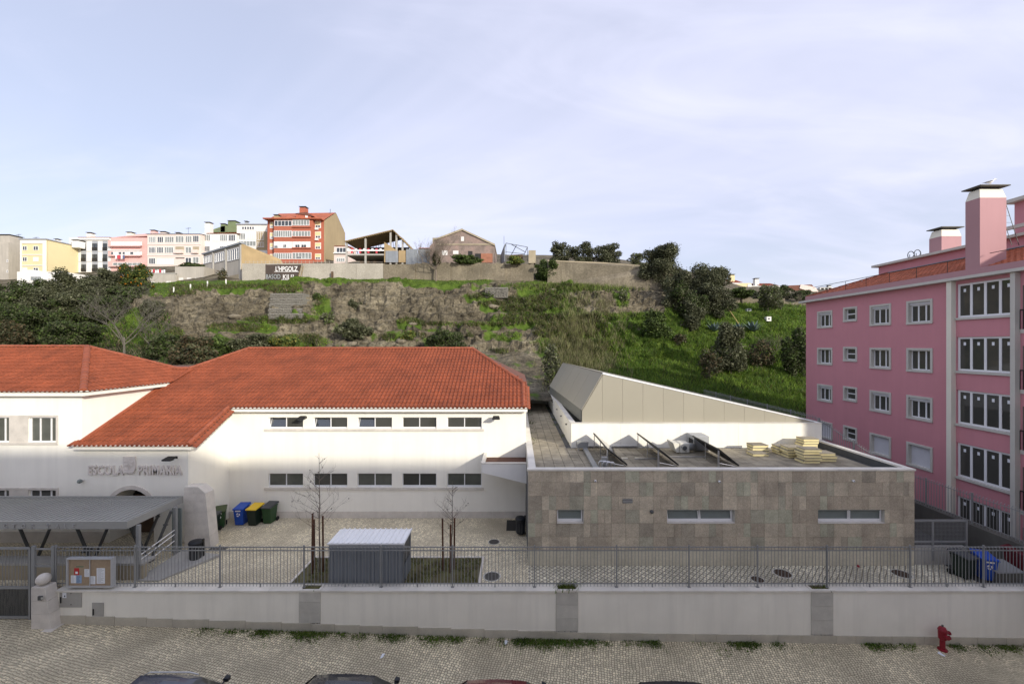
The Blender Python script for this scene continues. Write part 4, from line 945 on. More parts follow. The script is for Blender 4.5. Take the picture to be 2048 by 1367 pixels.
b_ = MB(); b_.hexa([(-16.0, 17.2, YARD), (-15.0, 17.2, YARD), (-13.9, 19.2, YARD), (-15.6, 19.2, YARD), (-16.0, 17.2, YARD + .05), (-15.0, 17.2, YARD + .05), (-13.9, 19.2, YARD + .12), (-15.6, 19.2, YARD + .35)]); b_.build('ramp_slab', M['concrete'], ramp, fix=True)
for dz in (.45, .75, .95): MB().tube([(X(277, 17.4), 17.4, YARD + dz), (X(351, 19.2), 19.25, YARD + dz + .35)], .022, 6).build('handrail', M['white_paint'], ramp)
MB().box(-16.3, -15.85, 19.4, 19.43, YARD + .1, YARD + 2.2).build('glass_screen', M['glass_frosted'], ramp)

# ================================================================== yard
def disc(name, px, py, w_px, label, m, cat='manhole cover', z=YARD):
    D = (H - z) * F / (py - CY); r = w_px / 2 / F * D
    t = thing(name, (X(px, D), D, z), label, cat, 'manhole covers in the yard')
    b_ = MB(); b_.lathe([(r, .0), (r, .012), (r * .86, .012), (r * .86, .002)], (X(px, D), D, z), 24); b_.build('rim', M['limestone_dark'], t)
    b_ = MB(); b_.lathe([(r * .84, 0), (r * .84, .010)], (X(px, D), D, z + .003), 24)
    b_.build('lid', m, t)
    b_ = MB()
    for k_ in range(-3, 4):
        q = math.sqrt(max(0, .8 ** 2 - (k_ * .22) ** 2)) * r; b_.box(X(px, D) - q, X(px, D) + q, D + k_ * .22 * r - .01, D + k_ * .22 * r + .01, z + .0135, z + .018)
    b_.build('lid_pattern', m, t, kind='stuff')
disc('manhole_cover', 984, 1152, 36, 'large round manhole cover at the corner of the planting bed', M['cast_iron'])
disc('manhole_cover', 988, 1083, 24, 'small round manhole cover in front of the black litter bin', M['cast_iron'])
disc('manhole_cover', 1565, 1146, 36, 'rusty round manhole cover between the middle and right annex windows', M['rusty_iron'])
disc('manhole_cover', 1515, 1158, 27, 'dark manhole cover half hidden behind the street wall coping', M['rusty_iron'])
disc('manhole_cover', 1803, 1147, 36, 'rusty round manhole cover near the right corner of the annex', M['rusty_iron'])
tag(MB().box(X(1013, 22.4), X(1036, 22.4), 21.9, 23.2, YARD + .003, YARD + .02).build('floor_hatch', M['black_metal']), 'square black metal hatch in the cobbles by the annex corner', 'hatch')
tag(MB().box(X(421, 20), X(455, 20), 19.75, 20.15, YARD + .003, YARD + .015).build('drain_grate', M['cast_iron']), 'rectangular metal drain cover in the cobbles left of the planting bed', 'drain')
bed = thing('planting_bed', (-5.5, 18, YARD), 'grassy soil planting bed edged in pale stone around the shed', 'planting bed')
MB().box(-9.35, -1.6, 16.9, 19.05, YARD - .05, YARD + .03).build('soil', M['soil'], bed)
b_ = [(-9.45, -9.352, 16.9, 19.15), (-1.598, -1.5, 16.9, 19.15), (-9.35, -1.6, 19.052, 19.15)]
for q in b_: MB().box(*q, YARD - .05, YARD + .06).build('edging_stone', M['limestone'], bed)
gr = MB()
for k_ in range(3500):
    x, y = random.uniform(-9.3, -1.65), random.uniform(16.95, 19.0)
    if noise.noise(V3((x * .9, y * .9, 0))) < -.1 or (-7.9 < x < -4.6 and y < 18.3): continue
    h_ = random.uniform(.03, .10); a = random.uniform(0, 6.28); dx, dy = math.cos(a) * .02, math.sin(a) * .02
    gr.poly((x - dx, y - dy, YARD + .03), (x + dx, y + dy, YARD + .03), (x + dy * 2, y - dx * 2, YARD + .03 + h_))
tag(gr.build('bed_grass', M['scrub']), 'sparse short grass growing on the planting bed', 'grass', kind='stuff')
# shed
shed = thing('metal_shed', (-6.2, 17.5, YARD), 'small corrugated grey metal shed with white ribbed roof in the planting bed', 'shed')
sx0, sx1, sy0, sy1, sz = -7.78, -4.68, 17.0, 18.17, 3.28
def corr(fr, u0, u1, v0, v1, pitch=.19, dep=.035):
    b = MB(); u = u0; pts = []
    while u < u1 - .001:
        for du, n in ((0, 0), (.45, 0), (.55, dep), (.9, dep)): pts.append((min(u + du * pitch, u1), n))
        u += pitch
    pts.append((u1, 0))
    for (a, n0), (c, n1) in zip(pts[:-1], pts[1:]): b.poly(fr.p(a, v0, n0), fr.p(c, v0, n1), fr.p(c, v1, n1), fr.p(a, v1, n0))
    return b
corr(front(sy0 + .03), sx0, sx1, YARD, sz - .22).build('front_sheet', M['shed_metal'], shed)
MB().box(sx0, sx1, sy0, sy0 + .06, sz - .22, sz).build('front_fascia', M['shed_metal'], shed)
corr(right(sx1 - .03), sy0 + .06, sy1, YARD, YARD + .75).build('side_sheet', M['shed_metal'], shed)
b_ = MB(); b_.box(sx1 - .05, sx1, sy0 + .062, sy0 + .12, YARD, sz); b_.box(sx1 - .05, sx1, sy1 - .06, sy1, YARD, sz); b_.box(sx1 - .05, sx1, sy0 + .122, sy1 - .062, sz - .08, sz); b_.build('corner_post', M['shed_metal'], shed)
b_ = MB(); b_.box(sx1 - .04, sx1 - .03, sy0 + .13, sy1 - .07, YARD + .78, sz - .1); b_.build('mesh_opening', M['dark_steel'], shed)
MB().box(sx0, sx0 + .04, sy0 + .1, sy1, YARD, sz).build('side_sheet', M['shed_metal'], shed)
MB().box(sx0 + .041, sx1 - .06, sy1 - .04, sy1, YARD, sz).build('back_sheet', M['shed_metal'], shed)
rf = MB(); u = sx0 - .05; N_ = 14; wd = (sx1 - sx0 + .1) / N_
for k_ in range(N_):
    a = u + k_ * wd
    for (p, q, z0, z1) in ((0, .66, 0, 0), (.66, .74, 0, .05), (.74, .92, .05, .05), (.92, 1, .05, 0)):
        rf.poly((a + p * wd, sy0 - .06, sz + .012 + z0), (a + q * wd, sy0 - .06, sz + .012 + z1), (a + q * wd, sy1 + .08, sz + .05 + z1), (a + p * wd, sy1 + .08, sz + .05 + z0))
rf.box(sx0 - .05, sx1 + .05, sy0 - .07, sy0 - .055, sz - .02, sz + .05)
rf.build('roof_sheet', M['white_sheet'], shed)
# young trees with stakes
def branches(mb, p, d, length, r, depth, rng_, spread=.6, up=.3, kids=3):
    pts = [p]; rr = [r]; q = p.copy(); dd = d.normalized()
    for k_ in range(4):
        wg = .12 if r < .02 else .28; dd = (dd + V3((rng_.uniform(-wg, wg), rng_.uniform(-wg, wg), rng_.uniform(-wg * .6, wg * .9) * up))).normalized()
        q = q + dd * (length / 4); pts.append(q.copy()); rr.append(r * (1 - .2 * (k_ + 1)))
    mb.tube(pts, rr, 5 if r > .03 else 4, cap=False)
    if depth <= 0: return
    for k_ in range(kids):
        t = rng_.uniform(.35, 1.0); i = min(3, int(t * 4)); b = pts[i].lerp(pts[i + 1], t * 4 - i)
        a = rng_.uniform(0, 6.283); side = V3((math.cos(a), math.sin(a), 0)); nd = (dd * (1 - spread) + side * spread + V3((0, 0, up * .4))).normalized()
        branches(mb, b, nd, length * rng_.uniform(.5, .75), max(r * .5, .004), depth - 1, rng_, spread, up, kids)
def young_tree(px, D, ytop, lean, label, seed):
    rg = random.Random(seed); x = X(px, D); zt_ = Z(ytop, D)
    t = thing('young_tree', (x, D, YARD), label, 'tree', 'young bare trees in the planting bed')
    tr = MB(); pts = []; n = 9
    for k_ in range(n + 1): pts.append(V3((x + lean * k_ / n + rg.uniform(-.02, .02), D + rg.uniform(-.02, .02), YARD + (zt_ - YARD) * k_ / n)))
    tr.tube(pts, [.032 * (1 - k_ / n) + .006 for k_ in range(n + 1)], 6); tr.build('trunk', M['twig'], t)
    br = MB(); hh = zt_ - YARD
    for k_ in range(26):
        f = rg.uniform(.34, .97); i = min(n - 1, int(f * n)); p = pts[i].lerp(pts[i + 1], f * n - i); a = rg.uniform(0, 6.28)
        ln = (1.02 - f) * hh * .34 + .12
        branches(br, p, V3((math.cos(a) * .75, math.sin(a) * .75, .65)), ln, .010, 2 if ln > .5 else 1, rg, .5, .4, 2)
    br.build('branches', M['twig'], t)
    bd = MB()
    for k_ in range(12):
        v = br.v[rg.randrange(len(br.v))]; bd.lathe([(.004, -.03), (.025, 0), (.004, .03)], v, 5)
    bd.build('seed_balls', M['bark'], t, kind='stuff')
    return t
young_tree(640, 17.9, 905, -.05, 'taller bare sapling tied to brown stakes left of the shed', 3)
young_tree(903, 18.0, 962, .05, 'shorter bare sapling tied to brown stakes right of the shed', 5)
def stake(px, D, ytop, lab):
    tag(MB().tube([(X(px, D), D, YARD), (X(px, D) + random.uniform(-.03, .03), D, Z(ytop, D))], .04, 7).build('tree_stake', M['rust_stake']), lab, 'stake', 'wooden stakes beside the saplings')
stake(624.5, 17.75, 1026, 'tallest brown stake left of the taller sapling'); stake(629, 18.1, 1038, 'short brown stake just behind the left stake of the taller sapling'); stake(646.5, 17.9, 1031, 'brown stake right of the taller sapling')
stake(886, 18.0, 1036, 'brown stake left of the shorter sapling'); stake(900.5, 17.8, 1048, 'middle brown stake at the shorter sapling'); stake(908.5, 18.1, 1035, 'brown stake right of the shorter sapling')
# wheeled bins
def bin_(px, py, label, body, lid, rot=0, logo=False, z=YARD, s=1.0):
    D = (H - z) * F / (py - CY) + .3
    t = thing('wheeled_bin', (X(px, D), D, z), label, 'bin', 'wheeled bins'); t.rotation_euler = (0, 0, rot); t.scale = (s, s, s)
    def ring(wx, y0, y1, zz): return [(-wx, y0, zz), (wx, y0, zz), (wx, y1, zz), (-wx, y1, zz)]
    b = MB(); b.loft([ring(.21, -.26, .22, .03), ring(.235, -.30, .24, .4), ring(.265, -.345, .27, .86), ring(.29, -.37, .29, .90), ring(.29, -.37, .29, .93)]); b.build('body', M[body], t, world_coords=False, bevel=.02)
    l = MB(); l.loft([[(-.295, -.40, .90), (.295, -.40, .90), (.295, .36, .99), (-.295, .36, .99)], [(-.295, -.40, .945), (.295, -.40, .945), (.295, .36, 1.06), (-.295, .36, 1.06)], [(-.25, -.34, .975), (.25, -.34, .975), (.25, .30, 1.085), (-.25, .30, 1.085)]]); l.build('lid', M[lid], t, world_coords=False, bevel=.012)
    h_ = MB(); h_.tube([(-.24, .40, .97), (.24, .40, .97)], .018, 6); h_.box(-.25, -.21, .3, .41, .94, .98); h_.box(.21, .25, .3, .41, .94, .98); h_.build('handle', M[lid], t, world_coords=False)
    for sx in (-1, 1):
        w_ = MB(); w_.lathe([(.10, -.03), (.12, -.02), (.12, .02), (.10, .03)], (sx * .26, .27, .12), 14, 'x'); w_.build('wheel', M['rubber'], t, world_coords=False, smooth=False)
    f_ = MB()
    if logo:
        f_.box(-.15, .12, -.365, -.345, .80, .86)
        for k_ in range(3):
            a = R(90 + 120 * k_); a2 = R(90 + 120 * k_ + 85)
            p = lambda an, r_: (-.01 + math.cos(an) * r_, -.342, .62 + math.sin(an) * r_)
            f_.prism([p(a, .05), p(a, .10), p((a + a2) / 2, .11), p(a2, .10), p(a2, .05)], (0, .01, 0))
        f_.build('sign', M['graffiti_white'], t, world_coords=False, fix=True)
bin_(484, 1051, 'blue wheeled bin with white recycling mark against the school wall', 'blue_bin', 'blue_bin', .05, True)
bin_(510.5, 1052, 'dark wheeled bin with bright yellow lid beside the blue bin', 'dark_bin', 'yellow_lid', -.05)
bin_(540, 1048, 'dark green wheeled bin with grey lid, rightmost by the school wall', 'green_bin', 'grey_lid', -.06)
bin_(440, 1058, 'green wheeled bin with olive lid behind the stone buttress', 'green_bin', 'olive_lid', .5, True)
bin_(425, 1069, 'blackish wheeled bin with grey lid half hidden by the stone buttress', 'dark_bin', 'grey_lid', .1, s=.95)
def litter(px, py, label):
    D = (H - YARD) * F / (py - CY); t = thing('litter_bin', (X(px, D), D, YARD), label, 'litter bin', 'black litter bins')
    c = (X(px, D), D, YARD)
    MB().lathe([(.20, .1), (.23, .14), (.25, .72), (.26, .78)], c, 18).build('body', M['black_plastic'], t, smooth=False)
    MB().lathe([(.27, .80), (.28, .86), (.24, .93), (.10, .96)], c, 18).build('hood', M['black_plastic'], t)
    MB().box(c[0] + .2, c[0] + .27, D + .12, D + .2, YARD, YARD + .95).build('post', M['black_metal'], t)
    b = MB()
    for k_ in range(10):
        a = 2 * math.pi * k_ / 10; b.box(c[0] + math.cos(a) * .235 - .012, c[0] + math.cos(a) * .235 + .012, D + math.sin(a) * .235 - .012, D + math.sin(a) * .235 + .012, YARD + .16, YARD + .76)
    b.build('slats', M['dark_steel'], t, kind='stuff')
litter(391, 1121, 'black litter bin behind the railing left of the cobbled yard'); litter(1041, 1069, 'black litter bin in the corner beside the stone annex')
# fire hydrant
hy = thing('fire_hydrant', (X(1885, 16.1), 16.1, street_z(X(1885, 16.1))), 'red pillar fire hydrant standing against the street wall', 'hydrant')
hc = V3((X(1885, 16.15), 16.15, street_z(16.7)))
MB().lathe([(.15, 0), (.15, .05), (.09, .07), (.085, .42), (.13, .45), (.14, .78), (.15, .80), (.13, .84), (.10, .90), (.03, .93)], hc, 16).build('barrel', M['red_paint'], hy, smooth=False)
MB().lathe([(.035, 0), (.035, .06)], hc + V3((0, 0, .93)), 6).build('top_nut', M['dark_steel'], hy)
for (dx, dz, L_) in ((.1, .70, .14), (.1, .52, .14)): MB().lathe([(.055, 0), (.055, .10), (.075, .105), (.075, L_)], hc + V3((dx, -.04, dz)), 10, 'x').build('outlet', M['red_paint'], hy); 
MB().lathe([(.06, 0), (.05, .03)], hc + V3((.24, -.04, .52)), 10, 'x').build('outlet_cap', M['bright_metal'], hy)
MB().lathe([(.06, 0), (.06, -.12), (.075, -.125), (.075, -.15)], hc + V3((-.02, -.1, .62)), 10, 'y').build('outlet', M['red_paint'], hy)
for px, py, lab, a in ((1012, 1284, 'white scrap of paper below the middle of the street wall', .4), (1883, 1308, 'white scrap of paper in front of the hydrant', -.5), (765, 1311, 'white scrap of paper on the pavement above the second car', .9)):
    D = 15.7 if py < 1290 else 15.2
    x = X(px, D); z = street_z(x) + .006
    D = (H - z) * F / (py - CY); x = X(px, D)
    b = MB(); c, s = math.cos(a) * .1, math.sin(a) * .1
    b.poly((x - c, D - s * 1.5, z), (x + s * .5, D - c * 1.5, z + .02), (x + c, D + s * 1.5, z + .01), (x - s * .5, D + c * 1.5, z + .03))
    tag(b.build('paper_scrap', M['paper']), lab, 'litter', 'scraps of paper on the pavement')

# ================================================================== pink apartment building
XP = 25.4; fp = left(XP)
def DP(px): return F * XP / (px - CX)
pink = thing('pink_apartment_building', (30, 25, YARD), 'four storey pink apartment building with white windows and tall chimneys', 'building')
PY0, PY1, PZ = 14.5, 35.97, 15.2
cols = [(1635, 1665.5, 14.33, 12.90, 3), (1687, 1715, 14.42, 13.28, 1), (1740, 1783, 14.36, 12.86, 3), (1813.5, 1866.5, 14.36, 12.82, 3)]
ph = []; specs = []
for ci, (a, b, z1, z0, nb_) in enumerate(cols):
    for r in range(5):
        h = (DP(b) + .13, DP(a) - .13, z0 + .13 - 3.03 * r, z1 - .13 - 3.03 * r)
        if h[2] < YARD: continue
        ph.append(h); specs.append((ci, r, nb_))
BAY = (DP(2030), DP(1913))
bays = []
for r in range(5):
    h = (BAY[0], BAY[1], 13.02 - 3.03 * r, 15.0 - 3.03 * r); bays.append(h)
BAY2 = (DP(2200), DP(2045))
w = MB(); wall_grid(w, fp, PY0, PY1, -1, PZ, ph + bays, 0.28)
w.poly((XP, PY0, -1), (XP + 12, PY0, -1), (XP + 12, PY0, PZ), (XP, PY0, PZ)); w.poly((XP, PY1, -1), (XP + 12, PY1, -1), (XP + 12, PY1, PZ), (XP, PY1, PZ)); w.poly((XP + 12, PY0, -1), (XP + 12, PY1, -1), (XP + 12, PY1, PZ), (XP + 12, PY0, PZ))
w.build('wall', M['pink'], pink)
for h, (ci, r, nb_) in zip(ph, specs):
    surround(fp, h[0], h[1], h[2], h[3], .12, pink, M['pink_trim'], .05, .17)
    if (r == 3 and ci in (0, 2, 3)) or (r == 4 and ci == 3):
        s_ = MB()
        for k_ in range(14):
            z0 = h[2] + (h[3] - h[2]) * k_ / 14; s_.fbox(fp, h[0], h[1], z0 + .006, z0 + (h[3] - h[2]) / 14, -.2, -.16)
        s_.build('roller_shutter', M['shutter'], pink, kind='stuff'); continue
    MB().fbox(fp, h[0] + .003, h[1] - .003, h[3] - .16, h[3] - .003, -.22, -.06).build('shutter_box', M['shutter'], pink) if nb_ > 1 and r != 1 else None
    zt2 = h[3] - (.165 if nb_ > 1 and r != 1 else .0)
    window(pink, fp, h[0], h[1], h[2], zt2, n=-.18, bays=nb_, fw=.075, transom=(.52,) if nb_ == 1 else ())
for r, h in enumerate(bays):
    window(pink, fp, h[0] + .01, h[1] - .01, h[2] + .05, h[3], n=-.08, bays=4, fw=.11)
    MB().fbox(fp, h[0], h[1], h[2] - .08, h[2] + .04, -.1, .10).build('window_sill', M['pink_trim'], pink)
    for k_ in range(4):
        u = h[0] + (h[1] - h[0]) * (k_ + .5) / 4; MB().fbox(fp, u - .06, u + .06, h[3] - .48, h[3] - .30, -.107, -.10).build('glass_sticker', M['paper'], pink)
for px0, px1 in ((1912, 1902), (2041, 2031)):
    MB().fbox(fp, DP(px0), DP(px1), -1, PZ - .02, .002, .28).build('pilaster', M['cream'] if px0 == 1912 else M['pink_trim'], pink)
for r in range(5):    # balconies near the street
    z0 = 12.3 - 3.03 * r
    MB().fbox(fp, PY0 + .5, DP(2042), z0 - .2, z0, .002, .05).build('balcony_slab', M['pink_trim'], pink)
    b_ = MB(); b_.fbox(fp, PY0 + .5, DP(2042), z0 + .95, z0 + 1.0, .02, .06)
    u = PY0 + .55
    while u < DP(2042): b_.fbox(fp, u, u + .02, z0, z0 + .95, .03, .05); u += .13
    b_.build('balcony_railing', M['black_metal'], pink, kind='stuff'); MB().fbox(fp, PY0 + .6, DP(2046), z0, z0 + 2.2, .003, .012).build('balcony_shade_panel', M['concrete_dark'], pink)  # flat dark panel on the wall paints the shade of an open balcony
b_ = MB(); b_.fbox(fp, PY0, PY1 + .35, PZ, PZ + .16, -.3, .42); b_.build('eave_ledge', M['pink_trim'], pink)
b_ = MB(); b_.fbox(fp, PY0, PY1, PZ + .161, PZ + .55, -.3, .06); b_.build('parapet_band', M['pink_sunlit'], pink)
# roof slope with tile courses
RX0, RX1, RZ0, RZ1 = XP + .05, 29.5, PZ + .45, 17.15
sl = math.hypot(RX1 - RX0, RZ1 - RZ0)
rd = MB(); rd.poly((RX0, PY0, RZ0), (RX1, PY0, RZ1), (RX1, PY1 - 3.5, RZ1), (RX0, PY1, RZ0)); rd.poly((RX0, PY1, RZ0), (RX1, PY1 - 3.5, RZ1), (XP + 8, PY1 - 3.5, RZ1), (XP + 12, PY1, RZ0)); rd.build('roof_deck', M['roof_under'], pink)
def tile_face2(parent, O, U, S, poly, m):
    O, U, S = V3(O), V3(U).normalized(), V3(S).normalized(); N = U.cross(S); N = -N if N.z < 0 else N; rest = MB(); s = 0; us = [p[0] for p in poly]; sm = max(p[1] for p in poly)
    while s < sm:
        u = min(us)
        while u < max(us):
            if inside(poly, u + .14, s + .2):
                p = O + U * u + S * s; i0 = len(rest.v)
                for v in TILE.v: rest.v.append(tuple(p + U * v[0] * 1.2 + S * v[1] + N * v[2]))
                rest.f += [tuple(i0 + k_ for k_ in f) for f in TILE.f]; rest.m += [0] * len(TILE.f)
            u += .282
        s += .37
    rest.build('roof_tiles', m, parent, kind='stuff')
tile_face2(pink, (RX0, PY0, RZ0), (0, 1, 0), (RX1 - RX0, 0, RZ1 - RZ0), [(0, 0), (PY1 - PY0, 0), (PY1 - PY0 - 3.5, sl), (0, sl)], M['pink_roof'])
cap_line(pink, (RX0, PY1, RZ0 + .05), (RX1, PY1 - 3.5, RZ1 + .05), .12, .45, 'hip_tile')
at = MB(); at.box(RX1, XP + 11, 14.5, 33.4, 16.6, 17.85); at.build('attic_wall', M['pink'], pink)
MB().box(RX1 - .3, XP + 11.3, 14.2, 33.75, 17.852, 18.02).build('attic_ledge', M['pink_trim'], pink)
MB().box(RX1 - .12, RX1 - .003, 14.5, 32.6, RZ1 - .05, RZ1 + .12).build('roof_flashing', M['zinc'], pink)
MB().box(30.0, 34, 22.6, 24.7, 17.9, 20.05).build('stair_tower', M['pink'], pink); MB().box(29.6, 34.4, 22.3, 25.0, 20.052, 20.25).build('tower_ledge', M['pink_trim'], pink)
MB().box(29.0, 29.19, 21.0, 24.4, 18.3, 18.5).build('tower_ledge', M['pink_trim'], pink)
def chimney(x0, x1, y0, y1, zb, zt, parent):
    c = MB().box(x0, x1, y0, y1, zb, zt).build('chimney', M['pink_sunlit'], parent)
    b = MB(); t_ = .1
    b.hexa([(x0, y0, zt + .002), (x1, y0, zt + .002), (x1, y1, zt + .002), (x0, y1, zt + .002), (x0 + t_, y0 + t_, zt + .5), (x1 - t_, y0 + t_, zt + .5), (x1 - t_, y1 - t_, zt + .5), (x0 + t_, y1 - t_, zt + .5)]); b.build('chimney_top', M['cream'], c)
    MB().box(x0 + .2, x1 - .2, y0 + .15, y1 - .15, zt + .502, zt + .62).build('chimney_gap', M['unlit_black'], c)
    MB().box(x0 - .1, x1 + .1, y0 - .12, y1 + .12, zt + .622, zt + .68).build('chimney_cap', M['concrete_dark'], c); return c
chimney(XP - .001, 26.85, 22.47, 23.2, PZ + .3, 19.58, pink)
chimney(31.0, 32.45, 29.9, 30.8, 17.5, 19.45, pink)
b_ = MB(); ry = [15 + k_ * 1.9 for k_ in range(11)]
b_.tube([(25.75, 15, 16.5), (25.75, 22.3, 16.5)], .02, 5); b_.tube([(25.75, 23.3, 16.5), (25.75, 35.6, 16.5)], .02, 5)
for y in ry: b_.tube([(25.75, y, 15.8), (25.75, y, 16.5)], .015, 5)
b_.build('roof_rail', M['black_metal'], pink)
b_ = MB()
for dx in (0, .4): b_.tube([(26.9 + dx, 22.9, 19.5), (27.3 + dx, 22.6, 17.0)], .015, 5)
for k_ in range(6): b_.tube([(26.97 + .066 * k_, 22.85 - .05 * k_, 19.1 - .4 * k_), (27.37 + .066 * k_, 22.85 - .05 * k_, 19.1 - .4 * k_)], .01, 4)
b_.build('roof_ladder', M['black_metal'], pink)
for k_, px in enumerate((1822, 1835)):
    x = 30.0; D = F * x / (px - CX); t = thing('satellite_dish', (x, D, 18.0), 'small satellite dish on the pink roof edge, %s of two' % ('left' if k_ == 0 else 'right'), 'dish', 'satellite dishes on the pink roof')
    MB().tube([(x + .25 * math.cos(2 * math.pi * q / 16), D, 18.33 + .3 * math.sin(2 * math.pi * q / 16)) for q in range(17)], .03, 5, cap=False).tube([(x, D, 18.05), (x + .05, D - .2, 18.33)], .02, 5).build('reflector', M['dark_steel'], t); MB().tube([(x, D + .1, 18.02), (x, D + .1, 18.4)], .025, 6).build('mast', M['black_metal'], t)
# gull on the chimney
gl = thing('gull', (26.0, 22.6, 20.27), 'white and grey gull perched on the tall pink chimney cap', 'gull')
gb = Matrix.Translation((26.0, 22.6, 20.3))
b_ = MB(); C_ = V3((26.05, 22.55, 20.46))
rings = []
for t, r, dz in ((-.34, .012, -.05), (-.22, .05, -.03), (-.08, .085, 0), (.05, .085, .02), (.14, .055, .06), (.19, .04, .12), (.24, .048, .16), (.29, .03, .16), (.36, .008, .14)):
    rings.append([C_ + V3((t, math.cos(2 * math.pi * q / 8) * r, dz + math.sin(2 * math.pi * q / 8) * r)) for q in range(8)])
b_.loft(rings); b_.build('body', M['gull_white'], gl, smooth=True)
for s in (-1, 1): 
    b_ = MB(); b_.prism([C_ + V3((.1, s * .088, .05)), C_ + V3((-.1, s * .1, .04)), C_ + V3((-.42, s * .05, -.05)), C_ + V3((-.1, s * .09, -.02))], (0, s * .012, .004)); b_.build('wing', M['gull_grey'], gl, fix=True)
    MB().tube([C_ + V3((.0, s * .03, -.07)), C_ + V3((.0, s * .03, -.19))], .006, 4).build('leg', M['yellow_lid'], gl)

# ================================================================== right boundary: retaining wall, railings, mesh fence, bins
rw = thing('retaining_wall', (21, 20, YARD), 'dark stained retaining wall sloping along the pink building', 'wall')
b_ = MB(); b_.prism([(21.6, 12, YARD - .5), (21.6, 12, 2.95), (21.6, 27, 3.0), (21.6, 27, YARD - .5)], (.45, 0, 0)); b_.build('wall_body', M['concrete_dark'], rw, fix=True)
rr = thing('side_railing', (20.9, 20, 3), 'grey railing on the retaining wall in front of the pink building', 'railing')
def railing_run(parent, x, ya, yb, zfun, hgt, every=2.2, m=None):
    m = m or M['grey_steel']; y = ya; b0 = MB().tube([(0, 0, 0), (0, 0, hgt), (.05, 0, hgt + .05)], .011, 4).data('bar', m)
    while y < yb: inst(b0, 'bar', parent, (x, y, zfun(y))); y += .14
    p0 = MB().box(-.03, .03, -.03, .03, -.05, hgt + .06).data('post', m); y = ya
    while y < yb: inst(p0, 'post', parent, (x + .03, y, zfun(y))); y += every
    for hz in (.1, hgt - .08):
        b = MB(); ys = [ya + (yb - ya) * k_ / 15 for k_ in range(16)]
        b.tube([(x + .02, y_, zfun(y_) + hz) for y_ in ys], .018, 4); b.build('rail', m, parent)
zr = lambda y: 3.0
railing_run(rr, 21.75, 15.2, 26.8, zr, 1.4)
r2 = thing('boundary_railing', (18.5, 32, 5), 'grey railing behind the annex roof along the green slope', 'railing')
zb2_ = lambda y: 5.95 if y > 25.4 else 5.95 - (25.4 - y) * .30
MB().prism([(18.4, 19.8, YARD), (18.4, 19.8, zb2_(19.8)), (18.4, 25.4, 5.95), (18.4, 41, 5.95), (18.4, 41, YARD)], (.2, 0, 0)).build('footing_wall', M['concrete'], r2, fix=True)
railing_run(r2, 18.5, 19.9, 40.5, zb2_, 1.15, 2.6)
r3 = thing('back_railing', (2, 42.2, 5), 'grey railing at the far end of the annex walkway', 'railing')
for x in [0.6 + .14 * k_ for k_ in range(20)]: MB().tube([(x, 42.2, 5.9), (x, 42.2, 7.3)], .011, 4).build('bar', M['grey_steel'], r3)
b_ = MB(); b_.box(.5, 3.4, 42.19, 42.21, 7.2, 7.24); b_.box(.5, 3.4, 42.19, 42.21, 6.0, 6.04); b_.build('rail', M['grey_steel'], r3)
YM = 18.62; mf = thing('mesh_fence', (19.1, YM, YARD), 'grey wire mesh fence panel on a low wall beside the annex', 'fence')
MB().box(17.89, 20.3, YM - .1, YM + .1, YARD, 2.4).build('low_wall', M['concrete'], mf)
b_ = MB()
for x in (18.78, 20.3): b_.box(x - .04, x + .04, YM - .141, YM - .1, YARD + .2, Z(1036, YM))
b_.box(17.9, 20.34, YM - .14, YM - .1, Z(1040, YM), Z(1036, YM)); b_.box(17.9, 20.34, YM - .14, YM - .1, Z(1082, YM), Z(1078, YM)); b_.build('frame', M['grey_steel'], mf)
b_ = MB(); x = 17.92
while x < 20.3: b_.box(x, x + .008, YM - .12, YM - .113, 2.45, Z(1040, YM)); x += .06
z = 2.5
while z < Z(1041, YM): b_.box(17.92, 20.28, YM - .125, YM - .119, z, z + .007); z += .06
b_.build('wire_mesh', M['grey_steel'], mf, kind='stuff')
bin_(1925, 1160, 'black wheeled bin beside the blue one at the foot of the retaining wall', 'dark_bin', 'grey_lid', .2, z=YARD)
bin_(1968, 1163, 'bright blue bin behind the railing near the pink building', 'blue_bin', 'blue_bin', -.3, True)
gb_ = thing('grey_storage_box', (X(2007, 17.2), 17.2, YARD), 'low grey storage box with flat lid behind the railing at right', 'box')
b_ = MB(); b_.box(X(1985, 17.2), X(2035, 17.2), 17.0, 17.7, YARD, YARD + .45); b_.build('box_body', M['concrete_dark'], gb_, bevel=.02)
b_ = MB(); b_.hexa([(X(1983, 17.2), 16.97, YARD + .452), (X(2037, 17.2), 16.97, YARD + .452), (X(2037, 17.2), 17.75, YARD + .6), (X(1983, 17.2), 17.75, YARD + .6), (X(1983, 17.2), 16.97, YARD + .5), (X(2037, 17.2), 16.97, YARD + .5), (X(2037, 17.2), 17.75, YARD + .66), (X(1983, 17.2), 17.75, YARD + .66)]); b_.build('lid', M['grey_steel'], gb_)
bin_(2035, 1158, 'dark red bin at the right edge behind the railing', 'dark_red_plastic', 'dark_red_plastic', .3, z=YARD, s=1.1)

